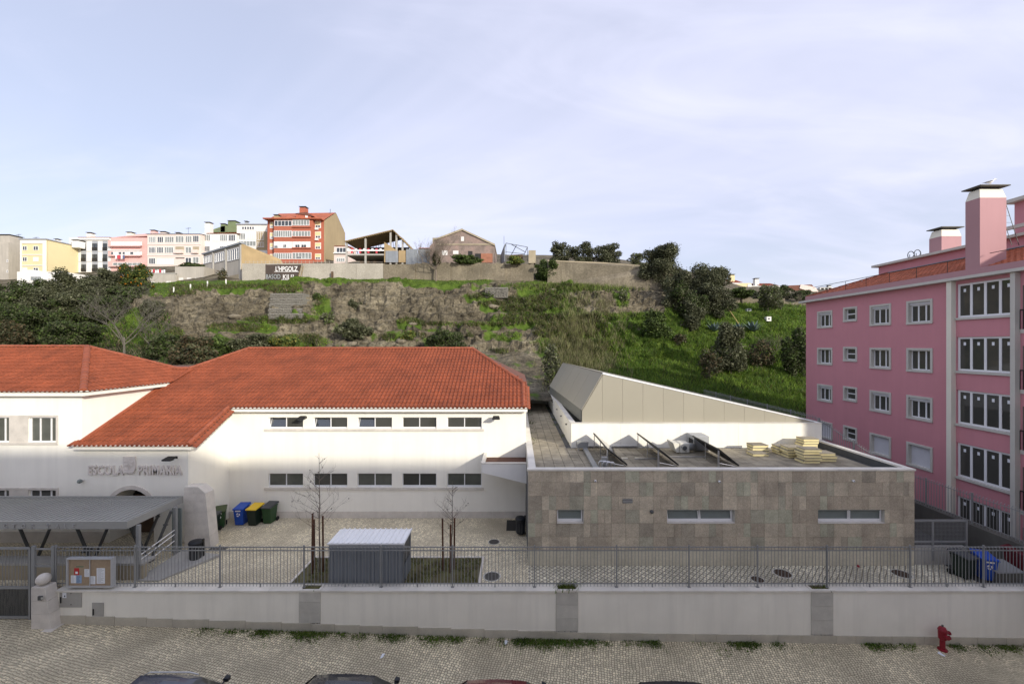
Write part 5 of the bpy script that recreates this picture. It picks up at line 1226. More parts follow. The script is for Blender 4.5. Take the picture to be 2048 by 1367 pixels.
# ================================================================== parked cars
def car(px, ytop, label, colr, kind='hatch', rails=False):
    D = 12.1; x = X(px, D + .55); gz = street_z(x) - .13
    zr_ = Z(ytop, D + .60) - gz                # roof height
    hr = max(1.42, min(1.66, zr_))
    t = thing('parked_car', (x + .25, D, gz), label, 'car', 'cars parked along the kerb')
    pm_ = bpy.data.materials.get('paint_' + colr) or None
    paint = M['paint_' + colr]
    sc = hr / 1.5
    # stations: x, half width, sill z, belt z, for lower body
    st = [(-2.12, .55, .42, .78), (-2.08, .74, .30, .92), (-1.8, .83, .24, .99), (-1.3, .87, .22, 1.0), (-.5, .88, .2, .97), (.4, .88, .2, .95), (1.0, .88, .2, .93), (1.35, .87, .22, .88), (1.8, .82, .24, .80), (2.05, .70, .30, .68), (2.14, .5, .40, .58)]
    rings = []
    for (xx, hw, zs, zb) in st:
        zb *= sc
        half = [(hw * .92, zs), (hw, zs + .12), (hw, (zs + zb) / 2 + .05), (hw * .97, zb - .06), (hw * .90, zb)]
        rings.append([(xx, -a, b) for a, b in half] + [(xx, a, b) for a, b in reversed(half)])
    MB().loft(rings).build('body', paint, t, world_coords=False, smooth=True, fix=True)
    # greenhouse: x of base/roof for windscreen and tail
    xb0, xr0, xr1, xb1 = -1.98, -1.45, .38, 1.22; zb, zt_ = .93 * sc, hr; hwb, hwr = .79, .585
    def crown(xx, v, hw, z): return (xx, v * hw, z - .045 * abs(v) ** 2.2)
    nx, nv = 8, 8
    top = MB(); grid = []
    for i in range(nx + 1):
        f = i / nx; xx = xr0 + (xr1 - xr0) * f; z = zt_ - .05 * (2 * f - 1.0) ** 2 - .02 * f
        grid.append([crown(xx, -1 + 2 * j / nv, hwr, z) for j in range(nv + 1)])
    for i in range(nx):
        for j in range(nv): top.poly(grid[i][j], grid[i][j + 1], grid[i + 1][j + 1], grid[i + 1][j])
    top.build('roof', paint, t, world_coords=False, smooth=True)
    def panel(nm, p, m, off=.0):
        b = MB(); b.prism(p, (0, 0, -.012)); return b.build(nm, m, t, world_coords=False, fix=True)
    ws = MB(); n = 6
    a_ = grid[-1]
    for j in range(nv):
        b0 = (xb1 - .12 * abs(-1 + 2 * j / nv) ** 2, (-1 + 2 * j / nv) * hwb * .96, zb - .02); b1 = (xb1 - .12 * abs(-1 + 2 * (j + 1) / nv) ** 2, (-1 + 2 * (j + 1) / nv) * hwb * .96, zb - .02)
        ws.poly(a_[j], a_[j + 1], b1, b0)
    ws.build('windscreen', M['glass'], t, world_coords=False, smooth=True)
    ws = MB(); a_ = grid[0]
    for j in range(nv): ws.poly((xb0, (-1 + 2 * j / nv) * hwb * .93, zb), (xb0, (-1 + 2 * (j + 1) / nv) * hwb * .93, zb), a_[j + 1], a_[j])
    ws.build('rear_window', M['glass'], t, world_coords=False, smooth=True)
    for s in (-1, 1):
        r = [g[0 if s < 0 else -1] for g in grid]
        sd = MB(); k1 = [r[0], r[2], r[4], r[6], r[8]]
        lowx = [xb0, -1.2, -.35, .45, xb1 - .12]
        for i in range(4):
            q0, q1 = V3(k1[i]), V3(k1[i + 1]); p0, p1 = V3((lowx[i], s * hwb * .97, zb)), V3((lowx[i + 1], s * hwb * .97, zb))
            g = MB(); m0 = .03
            g.prism([p0.lerp(p1, m0), p1.lerp(p0, m0), q1.lerp(q0, m0), q0.lerp(q1, m0)], (0, -s * .015, 0)); g.build('side_window', M['glass'], t, world_coords=False, fix=True)
            pl = MB(); pl.prism([p0 - V3((.03, 0, 0)), p0 + V3((.03, 0, 0)), q0 + V3((.03, 0, .004)), q0 - V3((.03, 0, -.004))], (0, s * .008, 0)); pl.build('pillar', paint, t, world_coords=False, fix=True)
        if rails:
            MB().tube([(xr0 + .1, s * hwr * 1.0, hr - .08), (xr0 + .3, s * hwr * .98, hr + .02), (xr1 - .3, s * hwr * .98, hr + .02), (xr1 - .05, s * hwr, hr - .06)], .02, 6).build('roof_rail', M['bright_metal'], t, world_coords=False, smooth=True)
        mi = MB(); mc = V3((.92, s * (hwb + .17), zb + .06)); mi.loft([[mc + V3((dx, dy, dz)) for dx, dy, dz in ((-.04, -.09, -.07), (-.04, .09, -.07), (-.04, .09, .06), (-.04, -.09, .06))], [mc + V3((dx, dy, dz)) for dx, dy, dz in ((.1, -.06, -.05), (.1, .06, -.05), (.1, .06, .04), (.1, -.06, .04))]]); mi.tube([mc + V3((0, -s * .22, -.04)), mc], .03, 5); mi.build('mirror', M['black_plastic'], t, world_coords=False, fix=True)
        for wx in (-1.3, 1.35):
            wo = MB().lathe([(.24, -.1), (.31, -.1), (.32, 0), (.31, .1), (.24, .1)], (wx, s * .80, .32), 20, 'y').build('tyre', M['rubber'], t, world_coords=False)
            MB().lathe([(.22, -.08), (.22, .1), (.05, .105)], (wx, s * .80, .32), 12, 'y').build('rim', M['bright_metal'], wo, world_coords=False)
        MB().box(1.86, 2.09, s * .62 - .12, s * .62 + .12, .60, .72).build('headlight', M['glass_frosted'], t, world_coords=False, bevel=.03)
        MB().box(-2.1, -1.98, s * .62 - .12, s * .62 + .12, .78, .95).build('tail_light', M['red_paint'], t, world_coords=False, bevel=.02)
def paint(name, col):
    m = mat('paint_' + name, col, .25, .04, .6, spec=.6); m.node_tree.nodes['Principled BSDF'].inputs['Coat Weight'].default_value = .6
paint('grey_blue', (.045, .05, .075)); paint('black_blue', (.010, .011, .018)); paint('dark_red', (.11, .006, .012)); paint('night', (.012, .013, .020)); paint('silver', (.25, .26, .28))
car(358, 1343, 'grey blue car with silver roof rails, leftmost of the parked row', 'grey_blue', rails=True)
car(709, 1342, 'glossy black car second from the left in the parked row', 'black_blue')
car(1012, 1353, 'dark red car in the middle of the parked row', 'dark_red')
car(1362, 1352, 'dark navy car right of the dark red one', 'night')
car(1700, 1366, 'low silver car of which only the roof edge shows at the bottom', 'silver')
car(2045, 1366, 'dark car at the bottom right corner of the picture', 'black_blue')

# ================================================================== apartment block on the viewer's side of the street
ob = thing('opposite_apartment_block', (5, -6, 0), 'long pale apartment block on the near side of the street', 'building')
fo = Frame((0, -.9, 0), (1, 0, 0), (0, 1, 0)); hs = []
for r in range(5):
    for k_ in range(26): hs.append((-48 + k_ * 4.2, -46.6 + k_ * 4.2, 1.2 + r * 3.2, 2.9 + r * 3.2))
w = MB(); wall_grid(w, fo, -50, 62, -1.4, 16.75, hs, .2); w.box(-50, 62, -12, -1.15, -1.4, 16.7); w.build('wall', M['white_plaster'], ob)  # facade white chosen to bounce light across to the yard
g = MB()
for h in hs: g.fbox(fo, h[0], h[1], h[2], h[3], -.19, -.17)
g.build('window_glass', M['glass'], ob, kind='stuff')
# ================================================================== hillside
DR = [36, 41, 47, 53, 58, 62, 66, 70, 74, 80, 90, 110, 140, 200]
TAB = {
 -900: [785, 765, 745, 725, 708, 698, 685, 670, 655, 630, 605, 575, 560, 550],
 0:    [790, 765, 735, 712, 700, 688, 668, 646, 626, 604, 584, 560, 549, 545],
 200:  [790, 765, 735, 712, 697, 678, 648, 617, 602, 589, 572, 547, 533, 528],
 300:  [790, 766, 737, 714, 695, 666, 630, 598, 586, 575, 557, 536, 523, 520],
 450:  [790, 766, 737, 714, 690, 650, 607, 573, 566, 562, 546, 529, 519, 515],
 600:  [790, 766, 737, 713, 688, 648, 604, 568, 563, 560, 536, 523, 513, 510],
 800:  [790, 767, 738, 713, 690, 650, 606, 567, 562, 558, 531, 519, 509, 508],
 950:  [790, 768, 740, 716, 692, 652, 609, 570, 565, 562, 529, 516, 509, 508],
 1100: [800, 776, 746, 720, 694, 655, 616, 578, 571, 566, 531, 519, 511, 510],
 1200: [812, 788, 758, 730, 698, 655, 622, 583, 575, 570, 536, 523, 516, 515],
 1300: [820, 798, 770, 740, 704, 660, 630, 592, 581, 573, 546, 531, 526, 525],
 1400: [828, 805, 778, 748, 712, 676, 646, 617, 601, 587, 562, 551, 546, 545],
 1500: [835, 812, 784, 753, 718, 684, 655, 632, 619, 602, 586, 576, 571, 570],
 1620: [840, 818, 792, 762, 726, 692, 664, 640, 622, 606, 593, 583, 579, 578],
 2600: [850, 830, 805, 775, 740, 705, 675, 650, 630, 612, 597, 587, 582, 580]}
TK = sorted(TAB); TA = np.array([TAB[k_] for k_ in TK], float); DRA = np.array(DR, float)
def terr_y(px, D):
    i = int(np.clip(np.searchsorted(TK, px) - 1, 0, len(TK) - 2)); t = min(1, max(0, (px - TK[i]) / (TK[i + 1] - TK[i])))
    r0 = np.interp(D, DRA, TA[i]); r1 = np.interp(D, DRA, TA[i + 1]); t = t * t * (3 - 2 * t)
    return r0 + (r1 - r0) * t
def base_z(x, D):
    px = CX + F * x / D; return Z(terr_y(px, D), D)
PATCH = [ # ellipses of green cover in the picture: cx, cy, rx, ry, strength
 (230, 655, 70, 30, 1.2), (300, 672, 60, 22, .9), (120, 680, 60, 30, .8), (40, 680, 30, 25, .9), (560, 640, 70, 6, 1.0), (480, 655, 60, 7, 1.0), (600, 685, 70, 14, .75), (450, 692, 60, 12, .7), (420, 570, 140, 7, 1.2), (300, 583, 70, 9, 1.2), (650, 562, 130, 5, 1.0), (880, 562, 90, 6, 1.1), (1000, 572, 60, 4, .5), (1120, 570, 90, 8, 1.0),
 (570, 577, 40, 9, .8), (1080, 610, 70, 30, .8), (1070, 638, 80, 12, .9), (950, 648, 110, 4, .9), (960, 592, 30, 5, 1.0), (985, 608, 25, 6, 1.0), (820, 642, 25, 6, .9), (905, 668, 70, 8, .4), (1010, 670, 40, 12, .6), (1130, 650, 60, 40, .7), (1290, 633, 120, 6, 1.1), (1170, 700, 80, 60, .8), (1100, 690, 60, 50, .35), (640, 610, 22, 30, .6), (560, 660, 60, 6, .0), (700, 655, 40, 20, .4), (1245, 590, 16, 28, .6), (800, 672, 60, 12, .5)]
def green(px, py):
    g = 0.0
    if px > 1205:
        lim = 645 if px < 1330 else (612 if px < 1450 else 606)
        if py > lim: g = 1.15
    elif py > 700: g = .35
    for cx, cy, rx, ry, s in PATCH:
        d = ((px - cx) / rx) ** 2 + ((py - cy) / ry) ** 2
        if d < 2.2: g = max(g, s * (1.3 - .55 * d))
    return g
def nz(x, y, z, s): return noise.noise(V3((x * s, y * s, z * s)))
def build_hill():
    pxs = np.concatenate([np.arange(-900, -20, 40), np.arange(-20, 1700, 4.0), np.arange(1700, 2600, 40)])
    Ds = np.concatenate([np.arange(36, 54, .7), np.arange(54, 75, .22), np.arange(75, 92, .8), np.arange(92, 145, 4), np.arange(145, 205, 12)])
    verts = []; cols = []; nP, nD = len(pxs), len(Ds)
    for D in Ds:
        for px in pxs:
            y = terr_y(px, D); x = X(px, D); z = Z(y, D); g = green(px, y) + .42 * nz(x, D, 0, .35) + .28 * nz(x, D, 5, 1.1)
            rock = 1.0 if 56 < D < 75 else .35
            if px > 1330 or px < 180: rock *= .5
            n1 = nz(x, D, z, .12); n2 = nz(x, D, z, .45); n3 = nz(x, D, z, 1.3); n4 = nz(x * .6, D, z * 1.6, 2.6)
            # ledges: shift of the face in depth, gullies down the face
            gul = -abs(nz(x, 0, z * .25, .28)) * 1.4
            dz = rock * (n1 * 1.3 + n2 * .75 + n3 * .42 + n4 * .20 + gul * .5) if D < 76 else n1 * .3
            if 55 < D < 76:
                rk = noise.ridged_multi_fractal(V3((x * .22, D * .22, z * .3)), 1.0, 2.1, 5, 1.0, 2.0) - 1.1
                bl = noise.cell(V3((x * .9 + n2, D * .5, z * 1.3 + n1)))          # blocky breaks
                dz += rock * (rk * .34 + (bl - .5) * .13)
                hh = (z + dz + n1 * .8) / 1.5; fr = hh - math.floor(hh); st = fr * fr * fr * (fr * (6 * fr - 15) + 10)
                dz += rock * .75 * (st - fr) * 1.5                                 # bedding ledges
            if 36 <= D < 40: dz *= .2
            dd = rock * (n2 * .5 + n3 * .45 + n4 * .3) if D < 76 else 0
            verts.append((x, D - dd, z + dz)); cols.append(max(0, min(1, (g - .35) * 2.2)))
    faces = [(j * nP + i, j * nP + i + 1, (j + 1) * nP + i + 1, (j + 1) * nP + i) for j in range(nD - 1) for i in range(nP - 1)]
    me = bpy.data.meshes.new('hillside'); me.from_pydata(verts, [], faces)
    at = me.attributes.new('cover', 'FLOAT', 'POINT'); at.data.foreach_set('value', cols)
    me.polygons.foreach_set('use_smooth', [bool(cols[f_[0]] > .45 or cols[f_[2]] > .45) for f_ in faces])
    m = bpy.data.materials.new('hill_ground'); m.use_nodes = True; nt = m.node_tree; N = nt.nodes; L = nt.links; bs = N['Principled BSDF']; bs.inputs['Roughness'].default_value = .95; bs.inputs['Specular IOR Level'].default_value = .15
    geo = N.new('ShaderNodeNewGeometry')
    def noi(sc, det=6, mp=None, rough=.6):
        t = N.new('ShaderNodeTexNoise'); t.inputs['Scale'].default_value = sc; t.inputs['Detail'].default_value = det; t.inputs['Roughness'].default_value = rough
        if mp:
            q = N.new('ShaderNodeMapping'); q.inputs['Scale'].default_value = mp; L.new(geo.outputs['Position'], q.inputs[0]); L.new(q.outputs[0], t.inputs[0])
        else: L.new(geo.outputs['Position'], t.inputs[0])
        return t.outputs[0]
    def ramp(v, stops):
        r = N.new('ShaderNodeValToRGB'); el = r.color_ramp.elements
        while len(el) < len(stops): el.new(.5)
        for e, (p, c) in zip(el, stops): e.position = p; e.color = (*c, 1)
        L.new(v, r.inputs[0]); return r.outputs[0]
    def mix(f, a, b, mode='MIX'):
        x = N.new('ShaderNodeMix'); x.data_type = 'RGBA'; x.blend_type = mode
        for k_, q in ((0, f), (6, a), (7, b)):
            if isinstance(q, float): x.inputs[k_].default_value = q
            else: L.new(q, x.inputs[k_])
        return x.outputs[2]
    r1 = ramp(noi(.16, 8), [(.3, (.062, .055, .041)), (.45, (.118, .105, .078)), (.56, (.165, .148, .110)), (.7, (.24, .218, .163))])
    r2 = ramp(noi(.8, 9, (.7, .7, 2.2), .7), [(.30, (.32, .31, .28)), (.45, (.8, .78, .74)), (.56, (1.08, 1.05, 1.0)), (.7, (1.55, 1.52, 1.42))])
    r3 = ramp(noi(3.5, 6), [(.33, (.55, .54, .51)), (.5, (1, 1, 1)), (.66, (1.3, 1.28, 1.24))])
    rock = mix(1.0, mix(1.0, r1, r2, 'MULTIPLY'), r3, 'MULTIPLY')
    gr = ramp(noi(.55, 7), [(.3, (.038, .062, .012)), (.5, (.072, .118, .018)), (.68, (.12, .17, .032))])
    a = N.new('ShaderNodeAttribute'); a.attribute_name = 'cover'
    ad = N.new('ShaderNodeMath'); ad.operation = 'ADD'; L.new(a.outputs['Fac'], ad.inputs[0])
    sb = N.new('ShaderNodeMath'); sb.operation = 'MULTIPLY_ADD'; L.new(noi(1.6, 6), sb.inputs[0]); sb.inputs[1].default_value = 1.2; sb.inputs[2].default_value = -.62; L.new(sb.outputs[0], ad.inputs[1])
    mr = N.new('ShaderNodeMapRange'); mr.inputs[1].default_value = .25; mr.inputs[2].default_value = .6; L.new(ad.outputs[0], mr.inputs[0])
    L.new(mix(mr.outputs[0], rock, gr), bs.inputs['Base Color'])
    b = N.new('ShaderNodeBump'); b.inputs['Strength'].default_value = 1.0; b.inputs['Distance'].default_value = .35; L.new(noi(1.4, 10, None, .68), b.inputs['Height']); L.new(b.outputs[0], bs.inputs['Normal'])
    me.materials.append(m); o = bpy.data.objects.new('hillside', me); COL.objects.link(o); o['kind'] = 'structure'
    from mathutils.bvhtree import BVHTree
    return o, BVHTree.FromPolygons([V3(v) for v in verts], faces)
hill, HB = build_hill()
def ground_z(x, D):
    h = HB.ray_cast(V3((x, D, 200)), V3((0, 0, -1))); return h[0].z if h[0] is not None else base_z(x, D)
def hit(px, py):
    """the point of the hillside that the photograph shows at a pixel"""
    d = V3(((px - CX) / F, 1, -(py - CY) / F)).normalized(); h = HB.ray_cast(V3((0, 0, H)), d)
    return h[0]
# ------------------------------------------------------------------ leaves
def leaf_cloud(name, parent, blobs, n, size, mats, rng_, elong=1.6, shell=.55, wts=None):
    """n leaves spread through ellipsoids (c, r); every leaf a small bent quad"""
    rg = np.random.default_rng(rng_); vol = np.array([b[1][0] * b[1][1] * b[1][2] for b in blobs]) ** .75; vol /= vol.sum()
    idx = rg.choice(len(blobs), n, p=vol); C = np.array([b[0] for b in blobs])[idx]; Rr = np.array([b[1] for b in blobs])[idx]
    d = rg.normal(size=(n, 3)); d /= np.linalg.norm(d, axis=1)[:, None]; r = shell + (1 - shell) * rg.random(n) ** .6
    r *= 1 + .13 * rg.normal(size=n)
    P = C + d * Rr * r[:, None]
    nrm = d + .9 * rg.normal(size=(n, 3)); nrm /= np.linalg.norm(nrm, axis=1)[:, None]
    t = np.cross(nrm, rg.normal(size=(n, 3))); t /= np.linalg.norm(t, axis=1)[:, None] + 1e-9; b = np.cross(nrm, t)
    s = size * rg.uniform(.6, 1.3, n)[:, None]
    V = np.stack([P - t * s * elong * .5, P + b * s * .5, P + t * s * elong * .5, P - b * s * .5], 1).reshape(-1, 3)
    o0 = np.array(org(parent)) if parent is not None else 0
    me = bpy.data.meshes.new(name); me.vertices.add(4 * n); me.vertices.foreach_set('co', (V - o0).astype(np.float32).ravel())
    me.loops.add(4 * n); me.loops.foreach_set('vertex_index', np.arange(4 * n)); me.polygons.add(n)
    me.polygons.foreach_set('loop_start', np.arange(0, 4 * n, 4)); me.polygons.foreach_set('loop_total', np.full(n, 4))
    for m in mats: me.materials.append(M[m])
    me.polygons.foreach_set('material_index', rg.choice(len(mats), n, p=wts).astype(np.int32)); me.update(calc_edges=True); me.validate()
    o = bpy.data.objects.new(name, me); COL.objects.link(o); o.parent = parent; return o
KIND = {'olive': (['leaf_olive', 'leaf_olive_pale', 'leaf_olive_dark'], [.5, .18, .32]), 'green': (['leaf_green', 'leaf_green_pale', 'leaf_green_dark'], [.45, .2, .35]), 'dark': (['leaf_green_dark', 'leaf_olive_dark', 'leaf_green', 'leaf_olive'], [.25, .25, .3, .2]),
        'pale': (['leaf_olive_pale', 'leaf_olive', 'leaf_green_pale'], [.45, .35, .2]), 'brown': (['leaf_brown', 'leaf_olive_dark', 'leaf_olive'], [.4, .3, .3]), 'orange': (['leaf_green', 'leaf_green_dark', 'leaf_yellow', 'orange_fruit'], [.5, .33, .12, .05]), 'yellow': (['leaf_green_pale', 'leaf_yellow', 'leaf_green'], [.45, .3, .25])}
def crown_blobs(cx, cy, cz, wx, wy, wz, n, rg):
    out = [((cx, cy, cz - wz * .1), (wx * .6, wy * .6, wz * .62))]
    for k_ in range(n):
        a = rg.uniform(0, 6.283); e = rg.uniform(-1.1, 1.3); rr = rg.uniform(.55, .86)
        f = rg.uniform(.16, .38)
        out.append(((cx + math.cos(a) * math.cos(e) * wx * rr, cy + math.sin(a) * math.cos(e) * wy * rr, cz + math.sin(e) * wz * rr), (wx * f, wy * f, wz * f * rg.uniform(.7, 1.1))))
    return out
TREES = []
def tree(name, px0, px1, py0, py1, kind, label, cat='tree', D=None, base=None, dens=1.0, leaf=.19, seed=None, trunk=True, group=None, nb=22):
    """plant whose crown fills a pixel box; it stands where the photo shows its foot on the hill"""
    seed = seed or int(px0 * 7 + py0); rg = random.Random(seed); pxc = (px0 + px1) / 2
    if D is None:
        p = hit(pxc, base or py1); D = p.y if p is not None else 80
    wx = (px1 - px0) / 2 / F * D; wz = (py1 - py0) / 2 / F * D; cx = X(pxc, D); cz = Z((py0 + py1) / 2, D); wy = wx * .85; D2 = D + min(wy * .5, 2.5)
    gz = ground_z(cx, D2)
    t = thing(name, (cx, D2, gz), label, cat, group)
    wx *= 1.12; wz *= 1.08; n = int(dens * 400 * (wx * wz + wx * wy) * (.24 / leaf) ** 2 * .62); n = max(500, min(n, 30000))
    mats, wt = KIND[kind]
    bl = crown_blobs(cx, D2, cz, wx, wy, wz, nb, rg)
    leaf_cloud('crown', t, bl, n, leaf, mats, seed, wts=wt)
    if trunk:
        b = MB(); rad = max(.06, wx * .07); top = V3((cx, D2, cz))
        f = V3((cx + rg.uniform(-.3, .3), D2, min(gz - .2, cz - wz)))
        mid = f.lerp(top, .5) + V3((rg.uniform(-.2, .2), 0, 0)); b.tube([f, mid, top], [rad, rad * .75, rad * .4], 7)
        for k_ in range(6):
            q = bl[1 + k_ % (len(bl) - 1)][0]; s = f.lerp(top, rg.uniform(.45, .9)); b.tube([s, s.lerp(V3(q), .6) + V3((0, 0, .1)), V3(q)], [rad * .4, rad * .25, rad * .1], 5)
        b.build('trunk', M['bark'], t)
    return t
# ================================================================== houses on the hilltop
def house(name, label, px0, px1, ytop, ybase, D, m, depth=9.0, cat='house'):
    t = thing(name, (X((px0 + px1) / 2, D), D, Z(ybase, D)), label, cat, 'houses along the hilltop')
    MB().box(X(px0, D), X(px1, D), D, D + depth, Z(ybase, D), Z(ytop, D)).build('wall', m if not isinstance(m, str) else M[m], t)
    return t, front(D)
def fwin(t, D, a, b, y0, y1, bays=2, glass='far_glass', frame='white_frame', fw=.09, n=.07, transom=()):
    return window(t, front(D), X(a, D), X(b, D), Z(y1, D), Z(y0, D), n=n, bays=bays, fw=fw, fd=n - .005, frame=M[frame], glass=M[glass], transom=transom)
def slab(t, D, a, b, y0, y1, m, name='wall_band', n0=0.002, n1=.12): return MB().fbox(front(D), X(a, D), X(b, D), Z(y1, D), Z(y0, D), n0, n1).build(name, M[m], t)
def stack(t, D, a, b, y0, y1, m, back=3.0, name='chimney', cap=True):
    c = MB().box(X(a, D), X(b, D), D + back, D + back + (b - a) / F * D, Z(y1, D), Z(y0, D)).build(name, M[m], t)
    if cap: MB().box(X(a, D) - .15, X(b, D) + .15, D + back - .15, D + back + .15 + (b - a) / F * D, Z(y0, D) + .25, Z(y0, D) + .36).build('chimney_cap', M['concrete_dark'], c); MB().box(X(a, D) + .1, X(b, D) - .1, D + back + .1, D + back - .1 + (b - a) / F * D, Z(y0, D) + .002, Z(y0, D) + .248).build('chimney_vent', M['unlit_black'], c)
def antenna(px, y0, y1, D, lab):
    t = thing('roof_antenna', (X(px, D), D + 3, Z(y1, D)), lab, 'antenna', 'television antennas on the hilltop roofs')
    x = X(px, D); z0, z1 = Z(y1, D), Z(y0, D)
    MB().tube([(x, D + 3, z0), (x, D + 3, z1)], .04, 5).build('mast', M['dark_steel'], t)
    b = MB(); b.tube([(x - .7, D + 3, z1 - .3), (x + .7, D + 3, z1 - .1)], .03, 4)
    for k_ in range(5): b.tube([(x - .6 + k_ * .28, D + 2.6, z1 - .28 + k_ * .04), (x - .6 + k_ * .28, D + 3.4, z1 - .28 + k_ * .04)], .02, 4)
    b.build('antenna_head', M['dark_steel'], t)
def pitched(t, D, a, b, ye, yr, depth=9.0, m='far_tile', name='roof', over=.3):
    xa, xb = X(a, D) - over, X(b, D) + over; ze, zr = Z(ye, D), Z(yr, D)
    o = MB(); o.prism([(xa, D - over, ze), (xa, D + depth / 2, zr), (xa, D + depth + over, ze), (xa, D + depth / 2, zr - .3)], (xb - xa, 0, 0)); r = o.build(name, M[m], t, fix=True)
    ri = MB(); k_ = 0
    n = int((xb - xa) / .5)
    for i in range(n): ri.tube([(xa + .25 + i * .5, D - over, ze + .04), (xa + .25 + i * .5, D + depth / 2, zr + .04)], .08, 4)
    ri.build('tile_rows', M[m], r, kind='stuff'); return r
# grey house cut by the left edge
D = 112; t, f = house('old_grey_house', 'weathered grey house at the far left edge of the hilltop', -60, 17, 484, 560, D, 'house_grey')
stack(t, D, -8, 15, 470, 486, 'house_grey', .5); fwin(t, D, 13.5, 16.5, 519, 524, 1); fwin(t, D, 13.5, 16.5, 540, 545, 1)
antenna(11, 462, 472, D, 'thin antenna above the grey house at the left edge')
D = 116; t, f = house('grey_balcony_house', 'grey house with stacked open balconies left of the yellow block', 15, 43, 487, 560, D, 'house_grey')
for y0, y1 in ((496, 507), (516, 527), (541, 550)): slab(t, D, 20, 41, y0 - 1, y1 + 1, 'unlit_black', 'balcony_shade_panel', .002, .03); fwin(t, D, 21, 40, y0, y1, 4, n=.12)  # flat black panels paint the shade of the balcony depth
for y0 in (508, 529): slab(t, D, 18, 42, y0, y0 + 7, 'house_grey', 'balcony_parapet', .13, .9)
# yellow block
D = 110; t, f = house('yellow_apartment_block', 'pale yellow apartment block with white corner strips and twin chimneys', 41, 93, 479, 575, D, 'house_yellow', 14, 'apartment block')
for a, b in ((41, 44), (86, 93)): slab(t, D, a, b, 480, 553, 'house_white', 'corner_strip')
slab(t, D, 44, 86, 480, 487, 'house_white', 'top_band')
for y in (508.5, 530): slab(t, D, 44, 86, y, y + 1.6, 'house_white', 'floor_band')
for k_, y in enumerate((492, 514, 535)):
    fwin(t, D, 45.5, 54.5, y, y + 8.5, 2, 'far_blind' if k_ == 2 else 'far_glass'); fwin(t, D, 67, 77, y, y + 8.5, 2, 'far_blind' if k_ == 1 else 'far_glass')
MB().box(X(41, D) - .3, X(93, D) + .3, D - .3, D + 14.3, Z(479, D), Z(479, D) + .25).build('roof_slab', M['house_panel'], t)
stack(t, D, 75, 82, 472, 479, 'house_white', 4); stack(t, D, 95, 109, 470, 484, 'house_white', 6)
MB().prism([(X(93, D) + .01, D + .02, Z(479, D)), (X(93, D) + .01, D + .02, Z(560, D)), (X(137, 124), 124, Z(560, 124)), (X(137, 124), 124, Z(487, 124))], (.12, 0, 0)).build('side_wall', M['house_yellow'], t, fix=True)
fs = Frame(V3((X(93, D), D, 0)), (V3((X(137, 124), 124, 0)) - V3((X(93, D), D, 0))).normalized(), V3((14, -(X(137, 124) - X(93, D)), 0)).normalized())
Ls = (V3((X(137, 124), 124, 0)) - V3((X(93, D), D, 0))).length
for (u0, u1, v0, v1, g) in ((.70, .80, 501, 506, 'far_blind'), (.88, .96, 501, 508, 'far_glass'), (.70, .88, 521, 527, 'far_blind')): window(t, fs, u0 * Ls, u1 * Ls, Z(v1, 119), Z(v0, 119), n=.05, bays=1, fw=.08, fd=.04, glass=M[g])
MB().fbox(fs, .73 * Ls, .83 * Ls, Z(513, 119), Z(508, 119), .05, .5).build('air_conditioner', M['far_blind'], t)
antenna(46, 468, 478, D, 'antenna above the left corner of the yellow block')
D = 96; t, f = house('low_white_house', 'low white flat roofed house below the yellow block', 34, 128, 543, 600, D, 'house_white', 8)
fwin(t, D, 62, 82, 553, 560, 3, 'far_glass_pale', 'house_panel'); slab(t, D, 34, 58, 538, 553, 'house_white', 'roof_stub', -3, -1)
# white block with dark panels
D = 118; t, f = house('white_panel_block', 'white apartment block with grey vertical panels and black window railings', 138, 221, 475, 560, D, 'house_white', 10, 'apartment block')
slab(t, D, 156, 220.5, 476, 480, 'house_white', 'cornice', .002, .4)
for a, b in ((162.5, 173), (184.5, 196), (205.5, 215.5)):
    slab(t, D, a, b, 482, 541, 'house_panel', 'facade_panel', .002, .06)
    for y in (487, 508.5, 529): fwin(t, D, a + .8, b - .8, y, y + 14, 2, 'far_glass', 'black_metal', .06, .13); slab(t, D, a + .5, b - .5, y + 7.5, y + 14, 'black_metal', 'window_railing', .14, .2)
for y in (502, 522.5): slab(t, D, 156, 220.5, y, y + .9, 'house_panel', 'floor_band', .002, .05)
for y0 in (484, 505, 527): slab(t, D, 142, 155, y0, y0 + 8, 'house_grey', 'balcony_shade_panel', .002, .03)  # flat grey panels stand for shaded balcony depth
for y0 in (497, 518): slab(t, D, 140, 156, y0, y0 + 9, 'house_white', 'balcony_parapet', .04, 1.0)
cl = thing('hanging_laundry', (X(149, D), D - 1, Z(499, D)), 'dark and pink laundry hung on the white block balcony', 'laundry')
for k_, (a, mm) in enumerate(((145, 'cloth_blue'), (148, 'cloth_red'), (151, 'cloth_white'), (153.5, 'cloth_red'))): MB().fbox(front(D), X(a, D), X(a + 2, D), Z(498, D), Z(491.5 - k_ % 2, D), 1.02, 1.06).build('garment', M[mm], cl)
stack(t, D, 151, 160, 461, 477, 'house_white', 3); pitched(t, D, 158, 221, 475, 471, 10)
